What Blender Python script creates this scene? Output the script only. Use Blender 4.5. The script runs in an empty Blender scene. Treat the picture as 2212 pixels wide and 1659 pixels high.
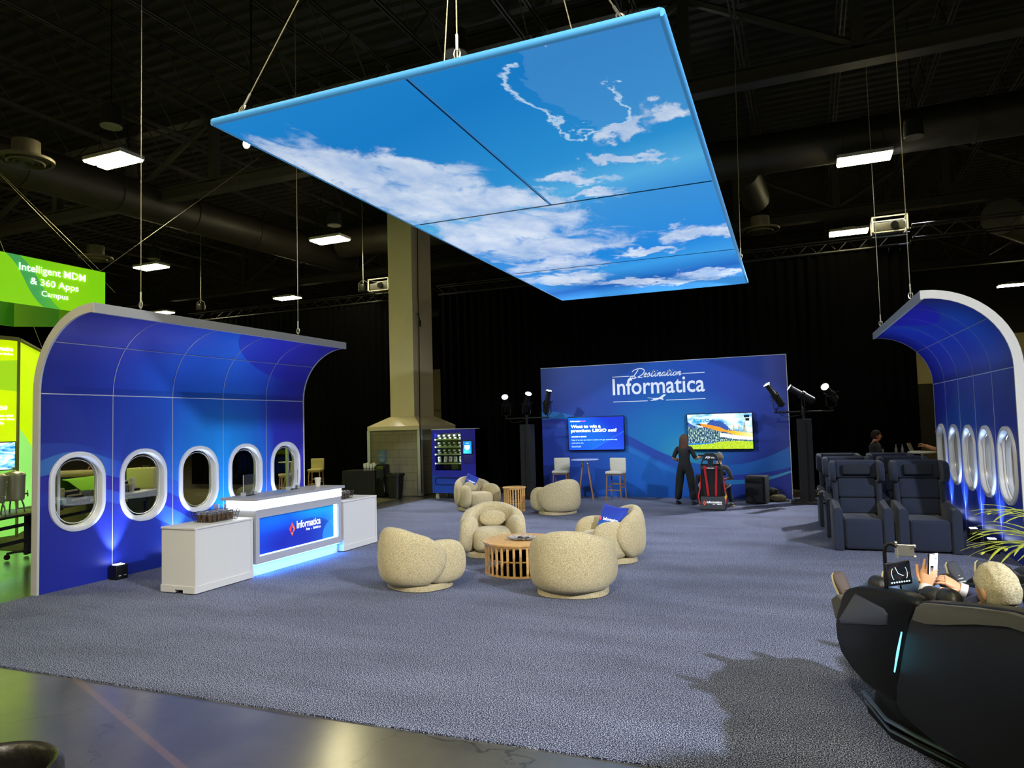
import bpy, math, random
from math import sin, cos, pi, radians, sqrt, atan2, exp
from mathutils import Vector, Matrix, Euler, noise

scene = bpy.context.scene
C = scene.collection
random.seed(7)

# ------------------------------------------------------------------ camera
FPX = 1534.0
YAW = math.atan(640 / FPX); PIT = math.atan(88 / FPX); ROL = radians(1.57)
FW0 = Vector((-sin(YAW), cos(YAW), 0)); RT0 = Vector((cos(YAW), sin(YAW), 0)); ZU = Vector((0, 0, 1))
_f = cos(PIT) * FW0 + sin(PIT) * ZU
_u0 = -sin(PIT) * FW0 + cos(PIT) * ZU
_r = cos(ROL) * RT0 - sin(ROL) * _u0
_u = cos(ROL) * _u0 + sin(ROL) * RT0
cam_data = bpy.data.cameras.new('camera')
cam_data.sensor_fit = 'HORIZONTAL'; cam_data.sensor_width = 36.0
cam_data.lens = FPX / 2212 * 36.0
cam_data.clip_start = 0.05; cam_data.clip_end = 200
cam = bpy.data.objects.new('camera', cam_data); C.objects.link(cam)
mw = Matrix.Identity(4)
for i in range(3):
    mw[i][0] = _r[i]; mw[i][1] = _u[i]; mw[i][2] = -_f[i]
mw[0][3], mw[1][3], mw[2][3] = 0, 0, 2.0
cam.matrix_world = mw
scene.camera = cam

# ------------------------------------------------------------------ world, exposure
world = bpy.data.worlds.new('hall_ambience'); scene.world = world; world.use_nodes = True
world.node_tree.nodes['Background'].inputs[0].default_value = (0.9, 0.85, 0.7, 1)
world.node_tree.nodes['Background'].inputs[1].default_value = 0.03
scene.view_settings.view_transform = 'Standard'
scene.view_settings.look = 'None'
scene.view_settings.gamma = 1.0
scene.view_settings.use_curve_mapping = False
scene.view_settings.exposure = 1.0
try:
    scene.cycles.use_denoising = True
    scene.cycles.max_bounces = 6; scene.cycles.diffuse_bounces = 3; scene.cycles.glossy_bounces = 3
    scene.cycles.transmission_bounces = 5; scene.cycles.transparent_max_bounces = 8
    scene.cycles.sample_clamp_indirect = 4.0
    scene.cycles.caustics_reflective = False; scene.cycles.caustics_refractive = False
except Exception:
    pass

# ------------------------------------------------------------------ lights the venue has, plus an added wall spot
def aim(o, target):
    d = Vector(target) - o.location
    o.rotation_euler = d.to_track_quat('-Z', 'Y').to_euler()
def spot(name, loc, target, power, color, angle=60, blend=0.6, radius=0.08):
    l = bpy.data.lights.new(name, 'SPOT'); l.energy = power; l.color = color
    l.spot_size = radians(angle); l.spot_blend = blend; l.shadow_soft_size = radius
    o = bpy.data.objects.new(name, l); C.objects.link(o); o.location = loc; aim(o, target)
    return o
COOL = (0.80, 0.86, 1.0); WARM = (1.0, 0.90, 0.58)
# rigging spots hanging from the hall trusses around the booth, and one added for the back wall
spot('booth_spot_light', (9.5, 0.5, 8.6), (-0.6, 7.4, 0), 5600, COOL, 62, 0.8, 0.18)
spot('booth_spot_light', (-1.0, -4.0, 8.8), (-3.0, 9.5, 0), 1900, (1.0, 0.92, 0.74), 58, 0.9, 0.35)
spot('booth_spot_light', (-14.5, 3.4, 8.4), (-4.5, 8.5, 0.4), 1900, WARM, 50, 0.9, 0.3)
spot('booth_spot_light', (3.6, 21.5, 8.2), (-4.6, 14.4, 0), 3600, (0.86, 0.88, 1.0), 50, 0.7, 0.1)
spot('booth_spot_light', (-14.8, 20.6, 8.3), (-5.0, 15.3, 0), 3000, (0.86, 0.88, 1.0), 44, 0.7, 0.1)
spot('booth_spot_light', (-12.6, 10.5, 8.4), (-3.4, 18.7, 2.0), 2300, (0.80, 0.88, 1.0), 30, 0.9, 0.25)  # added spot to brighten the back wall from the left, no known fixture
spot('booth_spot_light', (5.4, 11.0, 8.4), (-4.2, 18.7, 2.0), 2300, (0.80, 0.88, 1.0), 30, 0.9, 0.25)

# ------------------------------------------------------------------ helpers
def lin(c):
    if isinstance(c, str):
        c = [int(c[i:i + 2], 16) / 255 for i in (0, 2, 4)]
    return tuple((x / 12.92 if x <= 0.04045 else ((x + 0.055) / 1.055) ** 2.4) for x in c[:3]) + (1.0,)

def newmat(name):
    m = bpy.data.materials.new(name); m.use_nodes = True
    nt = m.node_tree
    return m, nt, nt.nodes['Principled BSDF']
def nd(nt, typ, **kw):
    n = nt.nodes.new(typ)
    for k, v in kw.items():
        setattr(n, k, v)
    return n
def math_(nt, op, a, b=None, c=None, clamp=False):
    n = nt.nodes.new('ShaderNodeMath'); n.operation = op; n.use_clamp = clamp
    for i, x in enumerate((a, b, c)):
        if x is None: continue
        if isinstance(x, (int, float)): n.inputs[i].default_value = x
        else: nt.links.new(x, n.inputs[i])
    return n.outputs[0]
def mixc(nt, fac, a, b):
    n = nt.nodes.new('ShaderNodeMix'); n.data_type = 'RGBA'
    for sock, x in ((n.inputs[0], fac), (n.inputs[6], a), (n.inputs[7], b)):
        if isinstance(x, (int, float)): sock.default_value = x
        elif isinstance(x, tuple): sock.default_value = x
        else: nt.links.new(x, sock)
    return n.outputs[2]
def ramp(nt, fac, stops, interp='LINEAR'):
    n = nt.nodes.new('ShaderNodeValToRGB'); n.color_ramp.interpolation = interp
    e = n.color_ramp.elements
    while len(e) > 1: e.remove(e[0])
    e[0].position = stops[0][0]; e[0].color = stops[0][1]
    for p, c in stops[1:]:
        x = e.new(p); x.color = c
    nt.links.new(fac, n.inputs[0])
    return n.outputs[0]
def fcurve(nt, x, pts):
    n = nt.nodes.new('ShaderNodeFloatCurve'); c = n.mapping.curves[0]
    while len(c.points) > 2: c.points.remove(c.points[1])
    c.points[0].location = pts[0]; c.points[1].location = pts[-1]
    for p in pts[1:-1]: c.points.new(*p)
    n.mapping.update()
    nt.links.new(x, n.inputs[1])
    return n.outputs[0]
_mats = {}
def M_(name, col, rough=0.5, metal=0.0, emis=None, es=0.0, bump=0.0, bscale=60.0, var=0.0, vscale=8.0, trans=0.0, coat=0.0, sheen=0.0, alpha=1.0, spec=None, ior=None):
    """plain procedural material, optional noise variation in colour and bump"""
    if name in _mats: return _mats[name]
    m, nt, b = newmat(name)
    cc = lin(col); b.inputs['Base Color'].default_value = cc
    b.inputs['Roughness'].default_value = rough; b.inputs['Metallic'].default_value = metal
    if spec is not None: b.inputs['Specular IOR Level'].default_value = spec
    if ior: b.inputs['IOR'].default_value = ior
    if trans: b.inputs['Transmission Weight'].default_value = trans
    if coat: b.inputs['Coat Weight'].default_value = coat
    if sheen: b.inputs['Sheen Weight'].default_value = sheen
    if alpha < 1: b.inputs['Alpha'].default_value = alpha
    if emis is not None:
        b.inputs['Emission Color'].default_value = lin(emis); b.inputs['Emission Strength'].default_value = es
    tc = None
    if var or bump:
        tc = nd(nt, 'ShaderNodeTexCoord')
    if var:
        n = nd(nt, 'ShaderNodeTexNoise'); n.inputs['Scale'].default_value = vscale; n.inputs['Detail'].default_value = 4
        nt.links.new(tc.outputs['Object'], n.inputs['Vector'])
        dk = tuple(x * (1 - var) for x in cc[:3]) + (1,); lt = tuple(min(1, x * (1 + var)) for x in cc[:3]) + (1,)
        nt.links.new(ramp(nt, n.outputs[0], [(0.3, dk), (0.7, lt)]), b.inputs['Base Color'])
    if bump:
        n = nd(nt, 'ShaderNodeTexNoise'); n.inputs['Scale'].default_value = bscale; n.inputs['Detail'].default_value = 3
        nt.links.new(tc.outputs['Object'], n.inputs['Vector'])
        bp = nd(nt, 'ShaderNodeBump'); bp.inputs['Strength'].default_value = bump; bp.inputs['Distance'].default_value = 0.01
        nt.links.new(n.outputs[0], bp.inputs['Height']); nt.links.new(bp.outputs[0], b.inputs['Normal'])
    _mats[name] = m
    return m

class MB:
    def __init__(s): s.v = []; s.f = []; s.m = []; s.uv = {}
    def add(s, vs, fs, mi=0, T=None):
        o = len(s.v)
        for p in vs:
            p = Vector(p)
            s.v.append(tuple(T @ p) if T is not None else tuple(p))
        for f in fs:
            s.f.append(tuple(i + o for i in f)); s.m.append(mi)
        return s
    def bb(s, x0, x1, y0, y1, z0, z1, mi=0, T=None):
        vs = [(x, y, z) for z in (z0, z1) for y in (y0, y1) for x in (x0, x1)]
        return s.add(vs, [(0, 2, 3, 1), (4, 5, 7, 6), (0, 1, 5, 4), (2, 6, 7, 3), (0, 4, 6, 2), (1, 3, 7, 5)], mi, T)
    def box(s, c, d, rz=0, mi=0, rot=None):
        T = Matrix.Translation(c) @ (rot.to_matrix().to_4x4() if rot else Matrix.Rotation(rz, 4, 'Z'))
        return s.bb(-d[0] / 2, d[0] / 2, -d[1] / 2, d[1] / 2, -d[2] / 2, d[2] / 2, mi, T)
    def rbox(s, c, d, r=0.02, mi=0, rz=0, n=3, T=None):
        """box with rounded vertical+horizontal edges, via superellipsoid-like loft"""
        loops = []
        hx, hy, hz = d[0] / 2, d[1] / 2, d[2] / 2
        r = min(r, hx * .99, hy * .99, hz * .99)
        zs = [(-hz + r - r * cos(a), r * sin(a)) for a in [i * pi / 2 / n for i in range(n + 1)]]
        zs += [(-z, k) for z, k in reversed(zs)]
        for z, k in zs:
            L = []
            for q, (sx, sy) in enumerate(((1, 1), (-1, 1), (-1, -1), (1, -1))):
                for i in range(n + 1):
                    a = q * pi / 2 + i * pi / 2 / n
                    L.append((sx * (hx - r) + k * cos(a), sy * (hy - r) + k * sin(a), z))
            loops.append(L)
        TT = Matrix.Translation(c) @ Matrix.Rotation(rz, 4, 'Z')
        if T is not None: TT = T @ TT
        return s.loft(loops, True, mi, TT)
    def loft(s, loops, caps=True, mi=0, T=None, close=True, ring=False):
        n = len(loops[0]); vs = [p for L in loops for p in L]; fs = []
        R = len(loops)
        for i in range(R if ring else R - 1):
            a = i * n; b = ((i + 1) % R) * n
            for j in range(n if close else n - 1):
                k = (j + 1) % n
                fs.append((a + j, a + k, b + k, b + j))
        if caps and not ring:
            fs.append(tuple(range(n - 1, -1, -1))); fs.append(tuple((R - 1) * n + j for j in range(n)))
        return s.add(vs, fs, mi, T)
    def cyl(s, p0, p1, r0, r1=None, n=12, mi=0, caps=True, T=None):
        p0 = Vector(p0); p1 = Vector(p1); r1 = r0 if r1 is None else r1
        z = (p1 - p0).normalized(); x = z.orthogonal().normalized(); y = z.cross(x)
        L = [[p + x * (r * cos(2 * pi * i / n)) + y * (r * sin(2 * pi * i / n)) for i in range(n)] for p, r in ((p0, r0), (p1, r1))]
        return s.loft(L, caps, mi, T)
    def tube(s, pts, r, n=8, mi=0, closed=False, T=None):
        pts = [Vector(p) for p in pts]; loops = []; N = len(pts)
        rr = r if isinstance(r, (list, tuple)) else [r] * N
        prev = None
        for i, p in enumerate(pts):
            if closed: d = pts[(i + 1) % N] - pts[i - 1]
            else: d = (pts[min(i + 1, N - 1)] - pts[max(i - 1, 0)])
            d.normalize()
            x = d.orthogonal().normalized() if prev is None else (prev - d * prev.dot(d)).normalized()
            prev = x; y = d.cross(x)
            loops.append([p + x * (rr[i] * cos(2 * pi * k / n)) + y * (rr[i] * sin(2 * pi * k / n)) for k in range(n)])
        return s.loft(loops, True, mi, T, ring=closed)
    def lathe(s, prof, c=(0, 0, 0), n=32, mi=0, T=None, sx=1, sy=1):
        loops = [[(c[0] + sx * r * cos(2 * pi * i / n), c[1] + sy * r * sin(2 * pi * i / n), c[2] + z) for i in range(n)] for r, z in prof]
        return s.loft(loops, True, mi, T)
    def prism(s, poly, vec, mi=0, T=None):
        vec = Vector(vec); L = [[Vector(p) for p in poly], [Vector(p) + vec for p in poly]]
        return s.loft(L, True, mi, T)
    def puff(s, c, d, e=2.6, nu=28, nv=16, mi=0, T=None, ev=None):
        """superellipsoid, half sizes d"""
        ev = ev or e
        def sp(x, k): return math.copysign(abs(x) ** (2 / k), x)
        loops = []
        for j in range(nv + 1):
            a = -pi / 2 + pi * j / nv
            ca, sa = sp(cos(a), ev) if 0 < j < nv else 0.02, sp(sin(a), ev)
            loops.append([(d[0] * ca * sp(cos(2 * pi * i / nu), e), d[1] * ca * sp(sin(2 * pi * i / nu), e), d[2] * sa) for i in range(nu)])
        TT = Matrix.Translation(c)
        if T is not None: TT = TT @ T
        return s.loft(loops, True, mi, TT)
    def build(s, name, mats, parent=None, smooth=40, bevel=0, T=None, sub=0):
        me = bpy.data.meshes.new(name)
        me.from_pydata(s.v, [], s.f); me.update()
        if T is not None: me.transform(T)
        mats = mats if isinstance(mats, (list, tuple)) else [mats]
        for m in mats: me.materials.append(m)
        me.polygons.foreach_set('material_index', s.m)
        if s.uv:
            uvl = me.uv_layers.new(name='print')
            for poly in me.polygons:
                for li in poly.loop_indices:
                    uvl.data[li].uv = s.uv[me.loops[li].vertex_index]
        bad = me.validate(verbose=False)
        if smooth:
            me.polygons.foreach_set('use_smooth', [True] * len(me.polygons))
            me.set_sharp_from_angle(angle=radians(smooth))
        o = bpy.data.objects.new(name, me); C.objects.link(o)
        if parent is not None: o.parent = parent
        if bevel:
            b = o.modifiers.new('bevel', 'BEVEL'); b.width = bevel; b.segments = 2; b.limit_method = 'ANGLE'; b.angle_limit = radians(50)
        if sub:
            b = o.modifiers.new('sub', 'SUBSURF'); b.levels = sub; b.render_levels = sub
        return o

def tag(o, label=None, cat=None, group=None, kind=None):
    if label: o['label'] = label
    if cat: o['category'] = cat
    if group: o['group'] = group
    if kind: o['kind'] = kind
    return o
def thing(name, label, cat, loc=(0, 0, 0), rz=0, group=None):
    o = bpy.data.objects.new(name, None); C.objects.link(o)
    o.empty_display_size = 0.2
    o.location = loc; o.rotation_euler = (0, 0, rz)
    return tag(o, label, cat, group)
def struct(o): o['kind'] = 'structure'; return o
def dup(root, loc=None, rz=None, label=None, group=None, parent=None):
    r = root.copy(); C.objects.link(r)
    if parent is not None: r.parent = parent
    if loc is not None: r.location = loc
    if rz is not None: r.rotation_euler = (0, 0, rz)
    if label: r['label'] = label
    if group: r['group'] = group
    for ch in list(root.children): dup(ch, parent=r)
    return r
# pixel-free local frame of the massage chairs: d = ahead along the chairs' axis, l = to the right
def DL(d, l, z): return FW0 * d + RT0 * l + ZU * z

def text_mb(txt, w, h=None, th=0.004, bold=0.0, shear=0.0, align='LEFT', space=1.0):
    """flat lettering in local XY, lower left at origin, scaled to width w (and height h)"""
    cu = bpy.data.curves.new('lettering', 'FONT'); cu.body = txt; cu.offset = bold; cu.shear = shear
    cu.resolution_u = 3; cu.space_character = space; cu.align_x = align
    cu.extrude = 0.0
    o = bpy.data.objects.new('lettering', cu); C.objects.link(o)
    dg = bpy.context.evaluated_depsgraph_get(); dg.update()
    me = bpy.data.meshes.new_from_object(o.evaluated_get(dg))
    bpy.data.objects.remove(o); bpy.data.curves.remove(cu)
    vs = [tuple(v.co) for v in me.vertices]; fs = [tuple(p.vertices) for p in me.polygons]
    bpy.data.meshes.remove(me)
    x0 = min(v[0] for v in vs); x1 = max(v[0] for v in vs); y0 = min(v[1] for v in vs); y1 = max(v[1] for v in vs)
    sx = w / (x1 - x0); sy = h / (y1 - y0) if h else sx
    vs = [((v[0] - x0) * sx, (v[1] - y0) * sy, v[2]) for v in vs]
    return vs, fs
def text_obj(name, txt, mat, parent, origin, xdir, w, h=None, bold=0.0, shear=0.0, updir=(0, 0, 1), align='LEFT', off=0.004):
    X = Vector(xdir).normalized(); U = Vector(updir).normalized(); Nn = X.cross(U)
    vs, fs = text_mb(txt, w, h, bold=bold, shear=shear, align=align)
    o = Vector(origin) + Nn * off
    mb = MB(); mb.add([o + X * a + U * b for a, b, c in vs], fs)
    return mb.build(name, mat, parent, smooth=0)
def strokes(mb, curves, r, origin, X, U, sx, sy, thick=0.003, mi=0, n=5):
    """flat ribbon strokes in the plane (X,U)"""
    X = Vector(X); U = Vector(U); Nn = X.cross(U); O = Vector(origin)
    for pts in curves:
        # catmull-rom
        P = [Vector((a * sx, b * sy)) for a, b in pts]; Q = []
        for i in range(len(P) - 1):
            p0 = P[max(i - 1, 0)]; p1 = P[i]; p2 = P[i + 1]; p3 = P[min(i + 2, len(P) - 1)]
            for k in range(n):
                t = k / n
                Q.append(0.5 * ((2 * p1) + (p2 - p0) * t + (2 * p0 - 5 * p1 + 4 * p2 - p3) * t * t + (3 * p1 - p0 - 3 * p2 + p3) * t ** 3))
        Q.append(P[-1])
        vs = []; fs = []
        for i, q in enumerate(Q):
            d = (Q[min(i + 1, len(Q) - 1)] - Q[max(i - 1, 0)])
            d = d.normalized() if d.length > 1e-9 else Vector((1, 0))
            nrm = Vector((-d.y, d.x)) * r
            for s_ in (1, -1):
                p = q + nrm * s_
                vs.append(O + X * p.x + U * p.y + Nn * thick)
        for i in range(len(Q) - 1): fs.append((2 * i, 2 * i + 1, 2 * i + 3, 2 * i + 2))
        mb.add(vs, fs, mi)
# ------------------------------------------------------------------ printed graphics (node based, laid out in metres by a UV 'print' map)
def print_mat(name, W, H, base, glows=(), curves=(), bands=(), arcs=(), rough=0.45, emis=0.0, haze=0.05):
    """base: ramp along u; glows: (cu,cv,ru,rv,color,strength); curves: list of point lists (m), top to bottom;
    bands: list (i,j,ramp stops along u) painted between curves[i] and curves[j] (j None = all below i);
    arcs: (cu,cv,ru,rv,color,alpha) printed ellipses"""
    m, nt, b = newmat(name)
    uv = nd(nt, 'ShaderNodeUVMap'); uv.uv_map = 'print'
    sp = nd(nt, 'ShaderNodeSeparateXYZ'); nt.links.new(uv.outputs[0], sp.inputs[0])
    u = sp.outputs[0]; v = sp.outputs[1]
    un = math_(nt, 'DIVIDE', u, W); vn = math_(nt, 'DIVIDE', v, H)
    col = ramp(nt, un, [(p, lin(c)) for p, c in base])
    def ell(cu, cv, ru, rv):
        a = math_(nt, 'DIVIDE', math_(nt, 'SUBTRACT', u, cu), ru); a2 = math_(nt, 'MULTIPLY', a, a)
        c = math_(nt, 'DIVIDE', math_(nt, 'SUBTRACT', v, cv), rv); c2 = math_(nt, 'MULTIPLY', c, c)
        return math_(nt, 'SQRT', math_(nt, 'ADD', a2, c2))
    for cu, cv, ru, rv, c, st in glows:
        f = math_(nt, 'MULTIPLY', math_(nt, 'SUBTRACT', 1.0, ell(cu, cv, ru, rv), clamp=True), st)
        f = math_(nt, 'SMOOTH_MIN', f, 1.0, 0.1)
        col = mixc(nt, f, col, lin(c))
    for cu, cv, ru, rv, c, al in arcs:
        f = math_(nt, 'MULTIPLY', math_(nt, 'LESS_THAN', ell(cu, cv, ru, rv), 1.0), al)
        col = mixc(nt, f, col, lin(c))
    cs = [math_(nt, 'SUBTRACT', vn, fcurve(nt, un, [(p[0] / W, p[1] / H) for p in pts])) for pts in curves]
    for i, j, st in bands:
        f = math_(nt, 'LESS_THAN', cs[i], 0.0)
        if j is not None: f = math_(nt, 'MULTIPLY', f, math_(nt, 'GREATER_THAN', cs[j], 0.0))
        n = nt.nodes.new('ShaderNodeValToRGB'); e = n.color_ramp.elements
        while len(e) > 1: e.remove(e[0])
        e[0].position = st[0][0]; cc = lin(st[0][1]); e[0].color = cc[:3] + (st[0][2],)
        for p, c, al in st[1:]:
            x = e.new(p); x.color = lin(c)[:3] + (al,)
        nt.links.new(un, n.inputs[0])
        f = math_(nt, 'MULTIPLY', f, n.outputs[1])
        col = mixc(nt, f, col, n.outputs[0])
    nt.links.new(col, b.inputs['Base Color'])
    b.inputs['Roughness'].default_value = rough
    b.inputs['Specular IOR Level'].default_value = 0.35
    if emis:
        nt.links.new(col, b.inputs['Emission Color']); b.inputs['Emission Strength'].default_value = emis
    _mats[name] = m
    return m

# ------------------------------------------------------------------ base materials
m_dark = M_('blackened_steel', '38352f', 0.6, 0.0)
m_deck = M_('roof_deck_paint', '2e2a25', 0.75)
m_joist = M_('joist_paint', '3a362f', 0.7)
m_duct = M_('duct_paint', '35312a', 0.5, 0.2, var=0.15, vscale=2)
m_black = M_('black_plastic', '0c0c0d', 0.35)
m_blackm = M_('black_metal', '141414', 0.4, 0.5)
m_matte = M_('black_matte', '090909', 0.8)
m_white = M_('white_laminate', 'c9c7c2', 0.4)
m_trim = M_('silver_trim', 'c2c3c2', 0.4, 0.15)
m_steel = M_('brushed_steel', 'd8d6d0', 0.33, 0.9)
m_chrome = M_('chrome', 'e0e0e0', 0.08, 1.0)
m_cream = M_('cream_paint', 'cfc39f', 0.7, var=0.04, vscale=2)
m_wood = M_('oak', 'cda062', 0.45, var=0.22, vscale=14)
m_glass = M_('clear_glass', 'ffffff', 0.03, trans=1.0, ior=1.1)
m_lamp = M_('luminaire_diffuser', 'ffffff', 0.5, emis='fff3b8', es=40.0)

# concrete
m_conc, nt, b = newmat('sealed_concrete')
tc = nd(nt, 'ShaderNodeTexCoord')
n1 = nd(nt, 'ShaderNodeTexNoise'); n1.inputs['Scale'].default_value = 0.7; n1.inputs['Detail'].default_value = 8; n1.inputs['Roughness'].default_value = 0.65
nt.links.new(tc.outputs['Object'], n1.inputs['Vector'])
c1 = ramp(nt, n1.outputs[0], [(0.25, lin('33322d')), (0.5, lin('494740')), (0.75, lin('625f54'))])
n2 = nd(nt, 'ShaderNodeTexVoronoi'); n2.feature = 'DISTANCE_TO_EDGE'; n2.inputs['Scale'].default_value = 0.55
mp = nd(nt, 'ShaderNodeMapping'); mixv = nd(nt, 'ShaderNodeTexNoise'); mixv.inputs['Scale'].default_value = 3.0; mixv.inputs['Detail'].default_value = 5
nt.links.new(tc.outputs['Object'], mixv.inputs['Vector'])
va = nd(nt, 'ShaderNodeVectorMath'); va.operation = 'MULTIPLY_ADD'; va.inputs[1].default_value = (0.5, 0.5, 0.5)
nt.links.new(mixv.outputs[1], va.inputs[0]); nt.links.new(tc.outputs['Object'], va.inputs[2]); nt.links.new(va.outputs[0], n2.inputs['Vector'])
crk = math_(nt, 'LESS_THAN', n2.outputs[0], 0.004)
c1 = mixc(nt, math_(nt, 'MULTIPLY', crk, 0.7), c1, lin('2a2823'))
# worn paint line across the concrete
sx = nd(nt, 'ShaderNodeSeparateXYZ'); nt.links.new(tc.outputs['Object'], sx.inputs[0])
ln = math_(nt, 'ABSOLUTE', math_(nt, 'ADD', sx.outputs[0], math_(nt, 'MULTIPLY_ADD', sx.outputs[1], 2.468, -4.5)))
lf = math_(nt, 'MULTIPLY', math_(nt, 'LESS_THAN', ln, 0.07), math_(nt, 'GREATER_THAN', n1.outputs[0], 0.42))
c1 = mixc(nt, math_(nt, 'MULTIPLY', lf, 0.45), c1, lin('7d6240'))
nt.links.new(c1, b.inputs['Base Color'])
n3 = nd(nt, 'ShaderNodeTexNoise'); n3.inputs['Scale'].default_value = 1.6; n3.inputs['Detail'].default_value = 6
nt.links.new(tc.outputs['Object'], n3.inputs['Vector'])
rr = nd(nt, 'ShaderNodeMapRange'); rr.inputs[3].default_value = 0.22; rr.inputs[4].default_value = 0.42
nt.links.new(n3.outputs[0], rr.inputs[0]); nt.links.new(rr.outputs[0], b.inputs['Roughness'])
bp = nd(nt, 'ShaderNodeBump'); bp.inputs['Strength'].default_value = 0.25; bp.inputs['Distance'].default_value = 0.02
nt.links.new(n3.outputs[0], bp.inputs['Height']); nt.links.new(bp.outputs[0], b.inputs['Normal'])
b.inputs['Coat Weight'].default_value = 1.0; b.inputs['Coat Roughness'].default_value = 0.22; b.inputs['Coat IOR'].default_value = 1.65

def carpet_mat(name, dark, mid, light, scale=150):
    m, nt, b = newmat(name)
    tc = nd(nt, 'ShaderNodeTexCoord')
    n1 = nd(nt, 'ShaderNodeTexNoise'); n1.inputs['Scale'].default_value = scale; n1.inputs['Detail'].default_value = 2; n1.inputs['Roughness'].default_value = 0.6
    nt.links.new(tc.outputs['Object'], n1.inputs['Vector'])
    c = ramp(nt, n1.outputs[0], [(0.36, lin(dark)), (0.5, lin(mid)), (0.64, lin(light))])
    n2 = nd(nt, 'ShaderNodeTexNoise'); n2.inputs['Scale'].default_value = 1.1; n2.inputs['Detail'].default_value = 5
    mp = nd(nt, 'ShaderNodeMapping'); mp.inputs['Scale'].default_value = (0.5, 1.8, 1)
    nt.links.new(tc.outputs['Object'], mp.inputs['Vector']); nt.links.new(mp.outputs[0], n2.inputs['Vector'])
    br = nd(nt, 'ShaderNodeBrightContrast')
    nt.links.new(c, br.inputs[0])
    hs = nd(nt, 'ShaderNodeHueSaturation'); nt.links.new(c, hs.inputs['Color'])
    mr = nd(nt, 'ShaderNodeMapRange'); mr.inputs[1].default_value = 0.3; mr.inputs[2].default_value = 0.7; mr.inputs[3].default_value = 0.82; mr.inputs[4].default_value = 1.18
    nt.links.new(n2.outputs[0], mr.inputs[0]); nt.links.new(mr.outputs[0], hs.inputs['Value'])
    nt.links.new(hs.outputs[0], b.inputs['Base Color'])
    b.inputs['Roughness'].default_value = 0.95; b.inputs['Specular IOR Level'].default_value = 0.1
    bp = nd(nt, 'ShaderNodeBump'); bp.inputs['Strength'].default_value = 0.8; bp.inputs['Distance'].default_value = 0.01
    nt.links.new(n1.outputs[0], bp.inputs['Height']); nt.links.new(bp.outputs[0], b.inputs['Normal'])
    return m
m_carpet = carpet_mat('blue_grey_carpet', '0b0d16', '3a4058', 'bcc2da', 120)
m_carpet2 = carpet_mat('olive_carpet', '35331f', '5a563a', '807a58', 60)

# velvet curtain
m_curt = M_('black_velour', '020203', 0.95, spec=0.05)

# ------------------------------------------------------------------ the hall: floor, walls, roof
mb = MB(); mb.bb(-60, 35, -18, 52, -0.2, -0.012); struct(mb.build('floor', m_conc, smooth=0))
# booth carpet with a thin pile edge
mb = MB()
poly = [(-9.2, 4.12), (-3.2, 4.17), (5.5, 4.36), (5.5, 19.2), (-9.95, 19.2), (-9.95, 13.0), (-9.2, 12.2)]
mb.prism([(x, y, -0.012) for x, y in poly], (0, 0, 0.012))
tag(mb.build('carpet', m_carpet, smooth=0), 'blue grey flecked carpet covering the whole booth floor', 'carpet')
mb = MB(); mb.bb(-34, -10.9, 8.4, 19.4, -0.012, -0.002)
tag(mb.build('carpet', m_carpet2, smooth=0), 'olive grey carpet of the neighbouring stand behind the left window wall', 'carpet')

# two tone outer walls
def wall(name, x0, x1, y0, y1):
    m, nt, b = newmat(name + '_paint')
    g = nd(nt, 'ShaderNodeNewGeometry'); s = nd(nt, 'ShaderNodeSeparateXYZ'); nt.links.new(g.outputs['Position'], s.inputs[0])
    f = math_(nt, 'GREATER_THAN', s.outputs[2], 6.6)
    f2 = math_(nt, 'LESS_THAN', math_(nt, 'ABSOLUTE', math_(nt, 'SUBTRACT', s.outputs[2], 3.3)), 0.12)
    c = mixc(nt, f, lin('b8ad84'), lin('1c1a16')); c = mixc(nt, math_(nt, 'MULTIPLY', f2, 0.5), c, lin('6d6750'))
    nt.links.new(c, b.inputs['Base Color']); b.inputs['Roughness'].default_value = 0.8
    mb = MB(); mb.bb(x0, x1, y0, y1, -0.2, 11.4)
    o = mb.build(name, m, smooth=0); struct(o)
wall('wall_back', -60, 35, 50, 50.3); wall('wall_right', 28, 28.3, -18, 50)
wall('wall_left', -60.3, -60, -18, 50); wall('wall_front', -60, 35, -18.3, -18)
# corrugated deck, ribs running left to right
mb = MB(); prof = []
y = -18.0
while y < 50:
    prof += [(y, 11.35), (y + 0.16, 11.35), (y + 0.2, 11.43), (y + 0.36, 11.43)]; y += 0.4
mb.loft([[(-60, a, z) for a, z in prof], [(35, a, z) for a, z in prof]], caps=False, close=False)
mb.bb(-60, 35, -18, 50, 11.5, 11.6)
struct(mb.build('ceiling', m_deck, smooth=0))

# roof girders (left to right) and open web joists (front to back)
def girder(Y, z0=8.85, z1=11.0, x0=-46, x1=27, label=''):
    t = thing('roof_girder', label, 'girder', (0, Y, 0), 0, 'roof girders')
    for nm, z, h in (('bottom_chord', z0, 0.30), ('top_chord', z1, 0.28)):
        mb = MB()
        mb.bb(x0, x1, -0.02, 0.02, z, z + h); mb.bb(x0, x1, -0.17, 0.17, z - 0.03, z); mb.bb(x0, x1, -0.17, 0.17, z + h, z + h + 0.03)
        mb.build(nm, m_dark, t, smooth=0)
    mb = MB(); x = x0 + 1.0; k = 0
    while x < x1 - 3:
        mb.bb(x - 0.11, x + 0.11, -0.11, 0.11, z0 + 0.3, z1)
        xe = x + 3.3
        a, c = ((x, 0, z0 + 0.35), (xe, 0, z1)) if k % 2 == 0 else ((x, 0, z1), (xe, 0, z0 + 0.35))
        mb.cyl(a, c, 0.09, n=6)
        x += 3.3; k += 1
    mb.build('web', m_dark, t, smooth=0)
girder(3.4, label='roof girder nearest the camera, above the front edge of the booth')
girder(15.1, label='roof girder crossing above the hanging sky canopy')
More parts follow.
